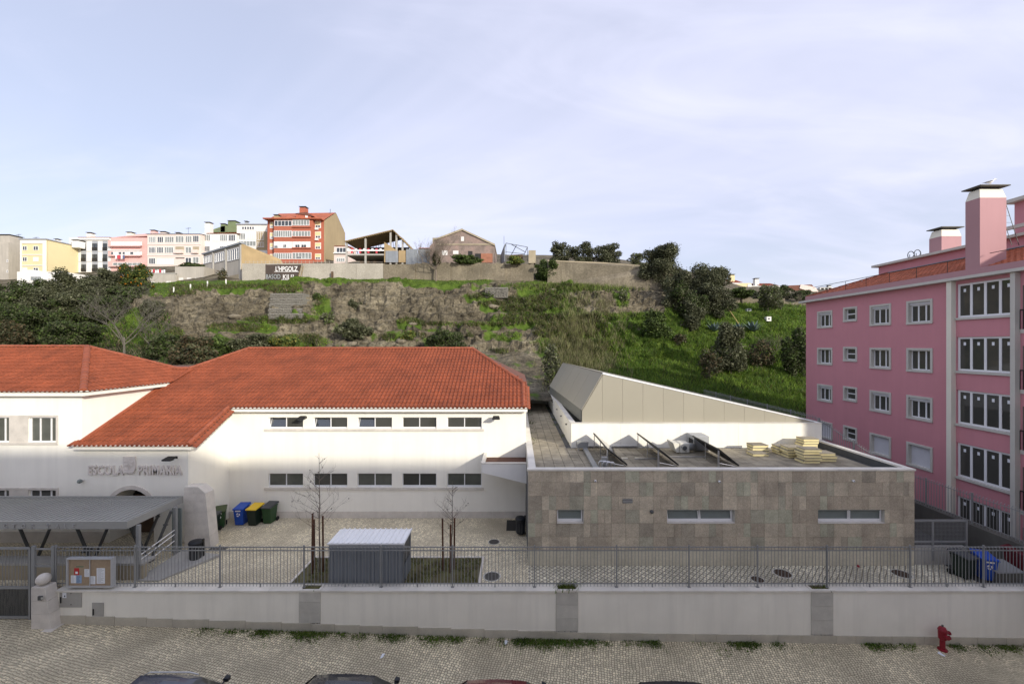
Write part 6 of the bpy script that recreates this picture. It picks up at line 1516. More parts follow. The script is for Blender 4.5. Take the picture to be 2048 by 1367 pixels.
# pink block
D = 118; t, f = house('pink_hill_block', 'pink apartment block with glazed enclosed balconies between two white blocks', 222, 294, 475, 560, D, 'house_pink', 11, 'apartment block')
MB().prism([(X(222, D), D + .01, Z(475, D)), (X(294, D), D + .01, Z(472, D)), (X(294, D), D + .01, Z(467, D)), (X(262, D), D + .01, Z(470, D))], (0, 6, 0)).build('roof_gable', M['house_pink'], t, fix=True)
for (y0, y1, a, b, bays, g) in ((483, 491, 222, 284, 5, 'far_blind'), (503, 510, 226, 284, 7, 'far_blind'), (525, 531, 226, 284, 6, 'far_glass_pale')): slab(t, D, 221.5, 285, y0 - 1, y1 + 3, 'house_pink', 'balcony_front', .002, .8); window(t, front(D - .8), X(a, D - .8), X(b, D - .8), Z(y1, D - .8), Z(y0, D - .8), n=.06, bays=bays, fw=.08, fd=.055, glass=M[g], frame=M['white_frame'])
for a, b in ((228, 233), (243, 249), (251, 256), (266, 273)): window(t, front(D - .87), X(a, D), X(b, D), Z(510, D), Z(505, D), n=.05, bays=1, fw=.05, fd=.04, glass=M['far_glass'])
slab(t, D, 221.5, 286, 501, 503, 'house_white', 'floor_band', .81, .95)
stack(t, D, 233, 243, 460, 474, 'cream', 3); stack(t, D, 282, 291, 456, 472, 'house_pink', 3); antenna(253, 465, 473, D, 'antenna behind the pink hilltop block')
cl = thing('hanging_laundry', (X(247, D), D - 1.2, Z(518, D)), 'red and white laundry hung below the pink block windows', 'laundry')
for k_, a in enumerate((238, 242, 245, 249, 253)): MB().fbox(front(D), X(a, D), X(a + 3, D), Z(519, D), Z(511.5, D), 1.05, 1.1).build('garment', M[('cloth_white', 'cloth_red', 'cloth_red', 'cloth_white', 'cloth_blue')[k_]], cl)
# pale pink block
D = 117; t, f = house('pale_pink_block', 'long pale pink apartment block full of glazed balconies and drying racks', 294.5, 402, 468, 560, D, 'house_pale_pink', 11, 'apartment block')
for a, b, y0, y1, bays, g in ((298, 312, 473, 485, 4, 'far_glass_pale'), (315, 327, 473, 485, 3, 'far_glass'), (330, 348, 473, 485, 4, 'far_glass_pale'), (351, 368, 472, 485, 3, 'far_glass_pale'), (371, 384, 472, 485, 3, 'far_glass_pale'), (386, 398, 471, 484, 3, 'far_glass'),
   (298, 312, 494, 506, 5, 'far_glass'), (314, 327, 494, 506, 4, 'far_glass'), (329, 347, 494, 506, 4, 'far_glass_pale'), (371, 383, 494, 506, 2, 'far_glass_pale'), (298, 311, 516, 528, 3, 'far_glass'), (314, 347, 517, 529, 5, 'far_blind'), (371, 383, 515, 526, 2, 'far_glass'), (386, 398, 514, 526, 2, 'far_glass_pale')): fwin(t, D, a, b, y0, y1, bays, g)
for a, b in ((351, 368), (386, 398)): slab(t, D, a, b, 493, 506, 'ruin_trim', 'balcony_shade_panel', .002, .03); slab(t, D, a, b, 500, 507, 'house_pale_pink', 'balcony_parapet', .04, .7)  # flat tan panels paint shaded balcony depth behind the parapets
for y in (487, 509): slab(t, D, 295, 402, y, y + 1.5, 'house_white', 'floor_band', .002, .15)
slab(t, D, 351, 369, 515, 517, 'unlit_black', 'slot', .002, .02)
stack(t, D, 301, 312, 459, 469, 'house_pale_pink', 3); stack(t, D, 333, 341, 461, 469, 'house_pale_pink', 3); stack(t, D, 399, 409, 442, 470, 'house_white', 2); pitched(t, D, 294.5, 402, 468, 463, 11, 'house_panel')
antenna(360, 449, 465, D, 'tall antenna over the middle of the pale pink block')
# white block with lattice balconies and red roof
D = 118.5; t, f = house('white_lattice_block', 'white apartment block with lattice balcony screens under a red roof', 403, 473, 467, 560, D, 'house_white', 9, 'apartment block')
for a, b, g in ((405, 421, 'far_glass_pale'), (423, 438, 'far_blind'), (440, 455, 'far_glass_pale'), (457, 471, 'far_glass')): fwin(t, D, a, b, 469, 482, 4, g)
for a, b, g in ((405, 420, 'far_glass'), (423, 438, 'far_blind'), (440, 455, 'far_glass')): fwin(t, D, a, b, 492, 503, 4, g)
pitched(t, D, 415, 475, 467, 461, 9)
D2 = 126; stack(t, D2, 441, 450, 449, 465, 'green_chimney', 0); stack(t, D2, 451, 466, 441, 465, 'green_chimney', 1)
MB().prism([(X(410, D2), D2, Z(464, D2)), (X(445, D2), D2, Z(452, D2)), (X(478, D2), D2, Z(452, D2)), (X(478, D2), D2, Z(464, D2))], (0, 4, 0)).build('dark_roof', M['green_chimney'], t, fix=True)
antenna(422, 452, 464, D, 'antenna above the white block beside the green chimneys')
D = 119.5; t, f = house('tall_white_house', 'white house with a row of small top windows left of the red block', 473.5, 534, 449, 560, D, 'house_white', 9)
for k_ in range(5): fwin(t, D, 484 + k_ * 5, 488.5 + k_ * 5, 453, 459, 1)
for a, b, y0, y1, n, g in ((475, 491, 466, 479, 5, 'far_glass_pale'), (494, 512, 466, 478, 4, 'far_blind'), (514, 528, 464, 480, 4, 'far_glass'), (475, 512, 482, 492, 6, 'far_glass_pale'), (514, 528, 484, 494, 4, 'far_glass')): fwin(t, D, a, b, y0, y1, n, g)
stack(t, D, 480, 485.5, 440, 450, 'house_panel', 2); slab(t, D, 473, 535, 447.5, 449.5, 'house_panel', 'cornice', -.1, .3); slab(t, D, 513, 534, 463, 500, 'gable_ochre', 'lattice_frame', .002, .05)
# red block
D = 108; t, f = house('red_apartment_block', 'brick red apartment block with white glazed balconies and ochre gable wall', 535, 648, 441, 545, D, 'house_red', 13, 'apartment block')
for a, b, y0, y1, n, g in ((540, 547, 444, 456, 1, 'blind_yellow'), (540, 547, 465, 478, 1, 'blind_yellow'), (540, 547, 486, 499, 1, 'blind_yellow'), (540, 547, 508, 518, 1, 'blind_yellow'), (630, 642, 442, 456, 1, 'blind_yellow'), (630, 642, 463, 477, 1, 'blind_yellow'), (630, 642, 485, 498, 1, 'blind_yellow'), (630, 642, 507, 519, 1, 'blind_yellow')):
    fwin(t, D, a, b, y0, y1, n, g); fwin(t, D, a + 1, b - 1, (y0 + y1) / 2 + 1, y1 - .5, 2, 'far_glass', n=.1)
DB = D - 1.4; b_ = MB(); b_.box(X(548, DB), X(625, DB), DB, D - .002, Z(545, DB), Z(440, DB)); b_.build('balcony_block', M['house_red'], t)
for a, b, y0, y1, n, g in ((549, 584, 441, 452, 5, 'far_glass'), (585, 619, 440, 451, 6, 'far_glass_pale'), (548, 584, 461, 474, 8, 'far_glass_pale'), (585, 621, 462, 473, 6, 'far_glass_pale'), (548, 584, 483, 496, 5, 'far_blind'), (585, 621, 483, 496, 5, 'far_blind'), (548, 584, 506, 518, 8, 'far_glass_pale'), (585, 623, 505, 518, 6, 'far_glass_pale')): window(t, front(DB), X(a, DB), X(b, DB), Z(y1, DB), Z(y0, DB), n=.08, bays=n, fw=.1, fd=.07, glass=M[g], frame=M['white_frame'])
for a, b, y0, y1 in ((549, 556, 491, 496), (567, 573, 489, 495), (591, 600, 489, 495), (603, 613, 489, 495), (594, 603, 513, 517)): window(t, front(DB - .09), X(a, DB), X(b, DB), Z(y1, DB), Z(y0, DB), n=.04, bays=2, fw=.05, fd=.03, glass=M['far_glass'])
for y0 in (457, 477, 499): slab(t, DB, 585, 622, y0 - 4, y0 - 2, 'house_red', 'balcony_ledge', .002, .3)
MB().box(X(631, D), X(637, D), D - .45, D - .002, Z(460, D), Z(456.5, D)).build('air_conditioner', M['far_blind'], t); MB().box(X(631, D), X(637, D), D - .45, D - .002, Z(481, D), Z(477.5, D)).build('air_conditioner', M['far_blind'], t)
# gable end seen on the right
MB().prism([(X(648, D) + .01, D + .0, Z(545, D)), (X(648, D) + .01, D, Z(441, D)), (X(671, 114), 114, Z(426, 114)), (X(689, 121), 121, Z(466, 121)), (X(689, 121), 121, Z(530, 121))], (.2, 0, 0)).build('gable_wall', M['gable_ochre'], t, fix=True)
rf = MB(); rf.poly((X(534, D), D - .5, Z(441, D)), (X(649, D), D - .5, Z(441, D)), (X(671, 114), 114, Z(425, 114)), (X(558, 114), 114, Z(427, 114))); rf.poly((X(534, D), D - .5, Z(441, D)), (X(558, 114), 114, Z(427, 114)), (X(540, 120), 120, Z(441, 120))); rf.poly((X(671, 114), 114, Z(425, 114)), (X(558, 114), 114, Z(427, 114)), (X(558, 124), 124, Z(460, 124)), (X(688, 124), 124, Z(460, 124)))
rf.build('roof', M['far_tile'], t); slab(t, D, 534, 649, 439.5, 441.8, 'far_tile', 'eave', .002, 1.9)
stack(t, D, 543, 552, 429, 440, 'gable_ochre', 1); stack(t, D, 594, 606, 412, 435, 'house_red', 1.2)
d_ = MB().box(X(588, D), X(618, D), D + 1, D + 5, Z(436, D), Z(424, D)).build('dormer', M['house_red'], t); MB().prism([(X(586, D), D + .8, Z(424.5, D)), (X(625, D), D + .8, Z(431, D)), (X(610, D), D + .8, Z(422, D))], (0, 5, 0)).build('dormer_roof', M['roof_under'], d_, fix=True); fwin(t, D - .0, 607, 612, 427, 433, 1, 'far_blind', n=.05).location = (0, .95, 0)
tag(MB().tube([(X(660.5, 113), 113, Z(432, 113)), (X(660.5, 113), 113, Z(418, 113))], .08, 5).build('flue_pipe', M['dark_steel']), 'thin metal flue on the ridge of the red block', 'flue')
# small pink house
D = 104; t, f = house('small_pink_house', 'small pale pink house tucked between the red block and the roof skeleton', 668, 694, 492, 540, D, 'house_pale_pink', 6)
pitched(t, D, 671, 694, 492, 489, 6); fwin(t, D, 673, 692, 495, 505, 3); fwin(t, D, 673, 690, 516, 523, 4, 'far_glass_pale'); slab(t, D, 668, 694, 505.5, 507.5, 'house_white', 'floor_band', .002, .5)
# concrete workshop with slanted window row
D = 84; t = thing('concrete_workshop', (X(450, D), D, Z(566, D)), 'unfinished concrete building with slanted rows of windows and ochre gable', 'building', 'houses along the hilltop')
A0, A1 = V3((X(407, 92), 92, 0)), V3((X(483, 82), 82, 0)); fr_ = Frame(A0, (A1 - A0).normalized(), V3((-(82 - 92) * -1, -(A1.x - A0.x), 0)).normalized()); Lw = (A1 - A0).length
z00, z01, z10, z11 = Z(572, 92), Z(508, 92), Z(570, 82), Z(486, 82)
wl = MB(); wl.poly(fr_.p(0, z00 - 1), fr_.p(Lw, z10 - 1), fr_.p(Lw, z11), fr_.p(0, z01)); wl.poly(fr_.p(Lw, z10 - 1), fr_.p(Lw, z10 - 1) + V3((8.2, 3, 0)), fr_.p(Lw, z11 - 4.2) + V3((8.2, 3, 0)), fr_.p(Lw, z11)); wl.build('wall', M['house_grey'], t)
gw = MB(); gp_ = fr_.p(Lw, 0, .01); gw.prism([fr_.p(Lw, z10 + 3.0) + V3((.02, -.05, 0)), fr_.p(Lw, z11 - .1) + V3((.02, -.05, 0)), V3((X(560, 84), 84, Z(518, 84))), V3((X(565, 84), 84, Z(528, 84)))], (0, .3, 0)); gw.build('gable_wall', M['ochre_wall'], t, fix=True)
def zt__(u): return z01 + (z11 - z01) * u / Lw
for (f0, f1) in ((.02, .24), (.34, .58), (.68, .95)):
    u0, u1 = f0 * Lw, f1 * Lw; hgt = 1.15 + 1.1 * f1; za, zb = zt__(u0) - .75, zt__(u1) - .75
    wo = MB(); n = 5; th = .1
    for k_ in range(n + 1):
        u = u0 + (u1 - u0) * k_ / n; zz = za + (zb - za) * k_ / n; wo.hexa([fr_.p(u - .06, zz - hgt, .14), fr_.p(u + .06, zz - hgt, .14), fr_.p(u + .06, zz - hgt, .02), fr_.p(u - .06, zz - hgt, .02), fr_.p(u - .06, zz, .14), fr_.p(u + .06, zz, .14), fr_.p(u + .06, zz, .02), fr_.p(u - .06, zz, .02)])
    for dz in (0, -hgt): wo.prism([fr_.p(u0, za + dz, .13), fr_.p(u1, zb + dz, .13), fr_.p(u1, zb + dz - .12, .13), fr_.p(u0, za + dz - .12, .13)], fr_.N * -.1)
    wo = wo.build('window', M['white_frame'], t, fix=True)
    for k_ in range(n):
        ua, ub = u0 + (u1 - u0) * (k_ + .08) / n, u0 + (u1 - u0) * (k_ + .92) / n; zz = za + (zb - za) * (k_ + .5) / n
        MB().prism([fr_.p(ua, zz - hgt + .1, .05), fr_.p(ub, zz - hgt + .1, .05), fr_.p(ub, zz - .12, .05), fr_.p(ua, zz - .12, .05)], fr_.N * -.03).build('pane', M['far_glass'], wo, fix=True)
for f0 in (.28, .30, .62, .985): MB().fbox(fr_, f0 * Lw - .25, f0 * Lw + .25, z10 - 1, zt__(f0 * Lw) - .3, .003, .2).build('pilaster', M['concrete'], t) if f0 != .30 else None
for f0, f1 in ((.04, .24), (.36, .58), (.68, .93)): MB().fbox(fr_, f0 * Lw, f1 * Lw, z10 + .2, z10 + 2.3, .003, .04).build('boarded_opening', M['concrete_dark' if f0 < .1 else 'ruin_trim'], t)
MB().prism([fr_.p(-.3, z01 - .15, .3), fr_.p(Lw + .3, z11 - .15, .3), fr_.p(Lw + .3, z11 + .15, .3), fr_.p(-.3, z01 + .15, .3)], fr_.N * -1.0).build('roof_edge', M['zinc'], t, fix=True)
# grey garden house and wall left of the workshop
D = 86; t, f = house('grey_outhouse', 'low grey concrete outhouse with bricked up windows left of the workshop', 350, 408, 533, 580, D, 'house_grey', 5)
for a in (357, 373, 389): fwin(t, D, a, a + 11, 554, 563, 1, 'far_blind', 'house_grey')
D = 85; t = thing('garden_wall', (X(320, D), D, Z(578, D)), 'grey concrete garden wall with small openings at the hill edge', 'wall', 'walls along the hilltop'); MB().box(X(289, D), X(351, D), D, D + .4, Z(582, D), Z(547, D)).build('wall_body', M['house_grey'], t)
for a, y in ((300, 563), (333, 562)): slab(t, D, a, a + 9, y, y + 6, 'far_blind', 'blocked_opening', .002, .03)
slab(t, D, 288.5, 351, 545.5, 548, 'concrete', 'wall_cap', -.45, .06)
D = 88; cl = thing('hanging_laundry', (X(315, D), D, Z(545, D)), 'white and red washing drying above the grey garden wall', 'laundry')
for k_ in range(8): MB().fbox(front(D), X(298 + k_ * 4.2, D), X(301 + k_ * 4.2, D), Z(546, D), Z(540 - k_ % 3, D), 0, .04).build('garment', M[('cloth_white', 'cloth_white', 'cloth_red')[k_ % 3]], cl)
# retaining walls at the hill edge
def ragged(x0, x1, y0, y1, z0, z1, step=.8, amp=.22):
    n = max(2, int((x1 - x0) / step)); top = [(x0 + (x1 - x0) * i / n, y0 + random.uniform(-.06, .06), z1 + random.uniform(-amp, amp * .4)) for i in range(n, -1, -1)]
    return MB().prism([(x0, y0, z0), (x1, y0, z0)] + top, (0, y1 - y0, 0))
D = 80; t = thing('graffiti_wall', (X(625, D), D, Z(562, D)), 'pale concrete retaining wall with white and black graffiti lettering', 'wall', 'walls along the hilltop')
for a, b in ((484, 532), (533, 604), (605, 660), (660.5, 712), (712.5, 766)): MB().box(X(a, D), X(b, D), D, D + .5, Z(572, D), Z(526.5, D)).build('wall_section', M['concrete_pale'], t)
fg = front(D); MB().prism([fg.p(X(531, D), Z(564, D), .03), fg.p(X(596, D), Z(564, D), .03), fg.p(X(603, D), Z(529, D), .03), fg.p(X(531, D), Z(529, D), .03)], (0, .025, 0)).build('painted_patch', M['graffiti_dark'], t, fix=True)
def graf(body, px, py, size, m, sx=1.0, bold=.02, dy=.05): text_part('graffiti_lettering', body, size, .006, M[m], t, text_matrix(X(px, D), D - dy, Z(py, D), sx), offset=bold)
graf("L'HPGOLZ", 551, 542, 1.3, 'graffiti_white', .72, .03); graf('KIL!?', 565.5, 558, 1.3, 'graffiti_white', .85, .012)
graf('BASOD', 532, 557.5, 1.3, 'graffiti_black', .68, .09); graf('BASOD', 532, 557.5, 1.3, 'graffiti_grey', .68, -.005, .062)
MB().fbox(fg, X(549, D), X(598, D), Z(543.6, D), Z(542.8, D), .032, .05).build('graffiti_underline', M['graffiti_white'], t); MB().fbox(fg, X(563, D), X(590, D), Z(559.4, D), Z(558.6, D), .032, .05).build('graffiti_underline', M['graffiti_white'], t)
for k_ in range(2): MB().tube([(X(594 + k_ * 5, D - .2), D - .25, Z(564, D)), (X(602 + k_ * 4, D - .2), D - .05, Z(532, D))], .06, 4).build('ladder_side', M['timber'], t)
st_ = MB()
for k_ in range(26): a_ = 490 + k_ * 8; st_.tube([(X(a_, D), D + .2, Z(526.5, D)), (X(a_, D), D + .2, Z(521, D))], .03, 4)
st_.tube([(X(488, D), D + .2, Z(523, D)), (X(765, D), D + .2, Z(523.5, D))], .025, 4); st_.build('top_railing', M['house_grey'], t, kind='stuff')
tag(MB().box(X(663, 79.5), X(666.5, 79.5), 79.3, 79.6, Z(562, 79.5), Z(543, 79.5)).build('timber_post', M['timber_dark']), 'dark upright timber leaning at the pale retaining wall', 'post')
t = thing('old_retaining_wall', (X(915, 80), 80, Z(562, 80)), 'weathered tan retaining wall below the ruined house', 'wall', 'walls along the hilltop')
for k_, (a, b, y0) in enumerate(((766.5, 830, 527), (830, 900, 524), (900, 960, 523), (960, 1010, 523.5), (1010, 1068, 524))): ragged(X(a, 80), X(b, 80) - .01, 80 + .3 * k_, 81 + .3 * k_, Z(574, 80), Z(y0, 80)).build('wall_section', M['concrete_old'], t, fix=True)
t = thing('long_old_wall', (X(1200, 80), 80, Z(572, 80)), 'long stained old wall behind the round dark bush', 'wall', 'walls along the hilltop')
b_ = MB(); b_.prism([(X(1095, 80), 80, Z(582, 80)), (X(1345, 76), 76, Z(590, 76)), (X(1345, 76), 76, Z(536, 76)), (X(1215, 80), 80, Z(526, 80)), (X(1095, 80), 80, Z(521, 80))], (0, .6, 0)); b_.build('wall_body', M['concrete_old'], t, fix=True)
b_ = MB(); b_.prism([(X(1095, 80), 79.9, Z(522.5, 80)), (X(1215, 80), 79.9, Z(527.5, 80)), (X(1345, 76), 75.9, Z(537.5, 76)), (X(1345, 76), 75.9, Z(535, 76)), (X(1215, 80), 79.9, Z(525, 80)), (X(1095, 80), 79.9, Z(520, 80))], (0, .8, 0)); b_.build('wall_cap', M['ruin_trim'], t, fix=True)
# roof skeleton
D = 90; t = thing('roof_skeleton_building', (X(755, D), D, Z(525, D)), 'unfinished building with bare timber roof on slim posts', 'building', 'houses along the hilltop')
pk = (787, 461); l_ = (690, 484); r_ = (822, 497)
for a, yb in ((693, 525), (731, 525), (781, 510), (793, 515), (805, 520)):
    yt = l_[1] + (pk[1] - l_[1]) * (a - l_[0]) / (pk[0] - l_[0]) if a < pk[0] else pk[1] + (r_[1] - pk[1]) * (a - pk[0]) / (r_[0] - pk[0])
    MB().box(X(a, D) - .18, X(a, D) + .18, D - .1, D + .25, Z(530, D), Z(yt + 2, D)).build('post', M['concrete'], t)
for k_ in range(22):
    a = 693 + k_ * 4.3; yt = l_[1] + (pk[1] - l_[1]) * (a - l_[0]) / (pk[0] - l_[0]); MB().tube([(X(a, D) , D - .6, Z(yt + 1.2, D)), (X(a, D), D + 7.5, Z(yt + 1.2, D) + .3)], .09, 4).build('rafter', M['timber'], t)
for k_ in range(9):
    a = 789 + k_ * 4.1; yt = pk[1] + (r_[1] - pk[1]) * (a - pk[0]) / (r_[0] - pk[0]); MB().tube([(X(a, D), D - .6, Z(yt + 1, D)), (X(a, D), D + 7.5, Z(yt + 1, D) + .3)], .10, 4).build('rafter', M['timber'], t)
rf = MB(); rf.prism([(X(l_[0], D), D - .4, Z(l_[1], D)), (X(pk[0], D), D - .4, Z(pk[1], D)), (X(r_[0], D), D - .4, Z(r_[1], D)), (X(r_[0], D), D - .4, Z(r_[1] - 1.5, D)), (X(pk[0], D), D - .4, Z(pk[1] - 1.6, D)), (X(l_[0], D), D - .4, Z(l_[1] - 1.5, D))], (0, 8, 0)); rf.build('roof_boards', M['timber'], t, fix=True)
for k_ in range(16): a = 697 + k_ * 6; MB().tube([(X(a, D), D + random.uniform(2, 6), Z(506, D)), (X(a, D), D + 4, Z(487 - (a - 690) * .2 if a < 787 else 480, D))], .07, 4).build('prop', M['timber_dark'], t)
MB().box(X(693, D), X(800, D), D + 7.6, D + 7.9, Z(528, D), Z(478, D)).build('back_wall', M['timber_dark'], t)
MB().box(X(692, D), X(770, D), D - .05, D + 6, Z(510.5, D), Z(507.5, D)).build('floor_slab', M['concrete'], t)
for k_ in range(9): MB().box(X(694 + k_ * 8.2, D), X(698 + k_ * 8.2, D), D - .12, D - .06, Z(506.5 if k_ % 2 else 500, D), Z(497, D)).build('barrier_board', M['cloth_red' if k_ % 2 else 'cloth_white'], t)
MB().box(X(694, D), X(770, D), D - .13, D - .07, Z(502, D), Z(499.5, D)).build('barrier_rail', M['cloth_white'], t)
MB().prism([(X(769, D), D - .2, Z(525, D)), (X(769, D), D - .2, Z(484, D)), (X(797, D), D - .2, Z(503, D)), (X(797, D), D - .2, Z(525, D))], (0, .3, 0)).build('gable_wall', M['ochre_wall'], t, fix=True)
MB().box(X(772, D), X(797, D), D - .3, D - .21, Z(525, D), Z(502, D)).build('metal_sheet', M['zinc'], t); MB().box(X(798, D), X(811, D), D - .2, D + .1, Z(525, D), Z(501, D)).build('end_wall', M['ochre_wall'], t)
D = 82; t = thing('corrugated_fence', (X(836, D), D, Z(527, D)), 'tall grey corrugated metal fence beside the bare tree', 'fence', 'walls along the hilltop')
for a, b in ((812, 835), (835.5, 860)): corr(front(D), X(a, D), X(b, D), Z(530, D), Z(498, D), .4, .06).build('metal_sheet', M['zinc'], t)
D = 95; t, f = house('small_red_roof_house', 'sliver of a house with red roof behind the corrugated fence', 838, 860, 497, 520, D, 'house_grey', 5); pitched(t, D, 838, 860, 497, 491, 5)
# ruined gable house
D = 86; t = thing('ruined_gable_house', (X(925, D), D, Z(525, D)), 'ruined house with peeling pinkish gable on the hill edge', 'house', 'houses along the hilltop')
gp_ = [(859, 528), (989, 528), (989, 491), (925, 460), (873, 479), (859, 492)]
MB().prism([(X(a, D), D, Z(y, D)) for a, y in gp_], (0, 9, 0)).build('wall', M['ruin_plaster'], t, fix=True)
b_ = MB()
for (a0, y0), (a1, y1) in (((872, 480), (925, 461)), ((925, 461), (990, 492))): b_.prism([(X(a0, D), D - .25, Z(y0, D)), (X(a1, D), D - .25, Z(y1, D)), (X(a1, D), D - .25, Z(y1 - 4, D)), (X(a0, D), D - .25, Z(y0 - 3, D))], (0, 9.4, 0))
b_.build('roof_edge', M['ruin_trim'], t, fix=True); slab(t, D, 873, 989, 487.5, 490, 'ruin_trim', 'string_course', .002, .1)
for a, b, y0, y1 in ((922, 928, 473, 482), (906, 917, 501, 508), (936, 945, 502, 511), (950, 962, 507, 518), (884, 895, 501, 510)): slab(t, D, a, b, y0, y1, 'far_blind' if a < 930 else 'unlit_black', 'opening', .002, .03)
slab(t, D, 962, 985, 507, 525, 'brick_red', 'brick_patch', .002, .12); MB().box(X(864, D), X(874, D), D + .5, D + 1.5, Z(490, D), Z(474, D)).build('chimney', M['ruin_trim'], t)
# rusty steel frame shed
D = 84; t = thing('steel_frame_shed', (X(1025, D), D, Z(523, D)), 'skeletal steel roof frame with dark side sheets right of the ruin', 'shed', 'houses along the hilltop')
P = lambda a, y, d: (X(a, D), D + d, Z(y, D))
fr2 = [(P(1012, 486, 0), P(1055, 494, 0)), (P(1010, 497, 3), P(1048, 501, 3)), (P(1012, 486, 0), P(1003, 503, 5)), (P(1055, 494, 0), P(1047, 503, 5)), (P(1033, 490, 0), P(1021, 503, 4)), (P(1055, 494, 0), P(1055, 523, 0)), (P(1012, 486, 0), P(1012, 523, 0)), (P(1048, 501, 3), P(1048, 523, 3)), (P(1022, 488, 0), P(1052, 500, 2))]
for a, b in fr2: MB().tube([a, b], .07, 4).build('beam', M['dark_steel'], t)
MB().prism([P(999, 503, 4), P(1009, 488, 0), P(1009, 523, 0), P(999, 523, 4)], (.1, 0, 0)).build('side_sheet', M['zinc'], t, fix=True); MB().prism([P(1022, 505, 2), P(1046, 504, 2), P(1046, 520, 2), P(1022, 520, 2)], (0, .1, 0)).build('back_sheet', M['timber_dark'], t, fix=True)
MB().tube([P(1008, 488, 0), P(1008, 472, 0)], .05, 4).build('lamp_pole', M['dark_steel'], t)
b_ = MB(); b_.box(X(1057, D), X(1071, D), D - 1, D + .5, Z(528, D), Z(502.5, D)); tag(b_.build('brick_pier', M['ruin_trim']), 'stout brick pier at the end of the ruin wall', 'pier')
# houses at right, over the crest
D = 128; t, f = house('yellow_crest_house', 'yellow and white house just over the crest right of the big trees', 1440, 1502, 566, 600, D, 'house_yellow', 8); pitched(t, D, 1450, 1484, 565, 556, 8); stack(t, D, 1464, 1473, 549, 566, 'house_yellow', 1); slab(t, D, 1462, 1479, 565, 568, 'house_white', 'wall_band'); slab(t, D, 1495, 1503, 568, 574, 'house_white', 'wall_band')
D = 130; t, f = house('white_crest_house', 'white house with chimney and red roof behind the ivy hedge', 1502, 1560, 571, 600, D, 'house_white', 8); stack(t, D, 1514, 1522, 557, 572, 'house_white', 1); pitched(t, D, 1520, 1556, 571, 563, 8); 
D = 112; t, f = house('dark_roof_house', 'house with broad dark roof behind the trees on the crest', 1575, 1638, 585, 610, D, 'house_grey', 8); MB().prism([(X(1572, D), D - .3, Z(586, D)), (X(1576, D), D - .3, Z(571, D)), (X(1622, D), D - .3, Z(569, D)), (X(1640, D), D - .3, Z(590, D))], (0, 6, 0)).build('roof', M['roof_under'], t, fix=True); MB().prism([(X(1597, D), D - .5, Z(577, D)), (X(1599, D), D - .5, Z(569, D)), (X(1628, D), D - .5, Z(574, D)), (X(1638, D), D - .5, Z(589, D))], (0, .2, 0)).build('pale_gable', M['house_pale_pink'], t, fix=True)
D = 150; t, f = house('far_white_house', 'bright white house with several chimneys behind the pink roof', 1640, 1760, 575, 600, D, 'house_white', 8); 
for a, y in ((1642, 576), (1650, 576), (1657, 572)): stack(t, D, a, a + 6, y, 586, 'house_white', 0)
D = 84; t = thing('ivy_bank', (X(1500, 78), 78, Z(600, 78)), 'crumbling tan stone bank above the grassy slope at right', 'wall', 'walls along the hilltop')
for k_, (a, b, y0, y1) in enumerate(((1440, 1480, 592, 616), (1480, 1520, 594, 620), (1520, 1570, 598, 624), (1570, 1640, 602, 622))): ragged(X(a, 78), X(b, 78), 78 + .3 * (k_ % 2), 80, Z(y1 + 8, 78), Z(y0, 78), .7, .4).build('bank_section', M['concrete_old'], t, fix=True)
# ================================================================== trees and shrubs on the hill
T = tree
T('olive_tree', -40, 78, 552, 640, 'dark', 'dense dark tree mass at the left edge below the grey house', base=650, nb=16)
T('olive_tree', 82, 150, 540, 610, 'olive', 'grey green olive tree in front of the low white house', base=640)
T('olive_tree', 130, 222, 530, 612, 'olive', 'tall olive tree rising before the white panel block', base=640, nb=16)
T('olive_tree', 150, 240, 585, 655, 'dark', 'dark olive tree at the left end of the rock face', base=664)
T('olive_tree', 55, 150, 600, 668, 'dark', 'broad dark olive left of the leafless tree', base=675)
T('olive_tree', 190, 262, 545, 600, 'olive', 'olive tree below the pink hilltop block', base=606)
T('orange_tree', 226, 292, 524, 588, 'orange', 'bushy orange tree with fruit below the pale pink block', base=592, nb=14)
T('olive_tree', 30, 125, 578, 660, 'olive', 'grey green olive in the middle of the left tree mass', base=668)
T('olive_tree', 95, 195, 575, 650, 'olive', 'olive whose crown meets the white panel block trees', base=660)
T('olive_tree', -60, 60, 600, 690, 'dark', 'dark evergreen low at the left edge of the hill', base=695)
T('olive_tree', 205, 285, 570, 605, 'dark', 'dark low tree under the orange tree', base=612)
T('shrub', 60, 170, 640, 700, 'dark', 'dark thicket behind the left school roof', 'shrub', base=706)
T('shrub', -20, 40, 640, 700, 'brown', 'brownish scrub at the left edge above the school roof', 'shrub', base=705)
T('shrub', 275, 322, 598, 645, 'olive', 'rounded grey shrub against the left rock face', 'shrub', base=650, trunk=False)
T('shrub', 285, 365, 668, 722, 'dark', 'dark shrubs behind the leafless tree', 'shrub', base=720)
T('shrub', 330, 420, 672, 735, 'brown', 'shadowy green thicket behind the low roof ridge', 'shrub', base=735)
T('shrub', 395, 460, 672, 712, 'green', 'bushy thicket left of the school ridge end', 'shrub', base=715)
T('shrub', 455, 540, 668, 708, 'olive', 'dark bush just above the left ridge end', 'shrub', base=712)
T('shrub', 530, 600, 668, 706, 'yellow', 'broad bush behind the middle of the school ridge', 'shrub', base=710)
T('shrub', 672, 742, 634, 686, 'olive', 'round olive bush halfway up the rock face', 'shrub', base=690)
T('shrub', 848, 932, 657, 704, 'dark', 'dark rounded bush over the right part of the school ridge', 'shrub', base=706)
T('shrub', 695, 720, 598, 622, 'olive', 'small grey shrub clinging to the upper rock face', 'shrub', base=624, trunk=False)
T('shrub', 640, 672, 624, 652, 'pale', 'small pale shrub on the rock ledge', 'shrub', base=655, trunk=False)
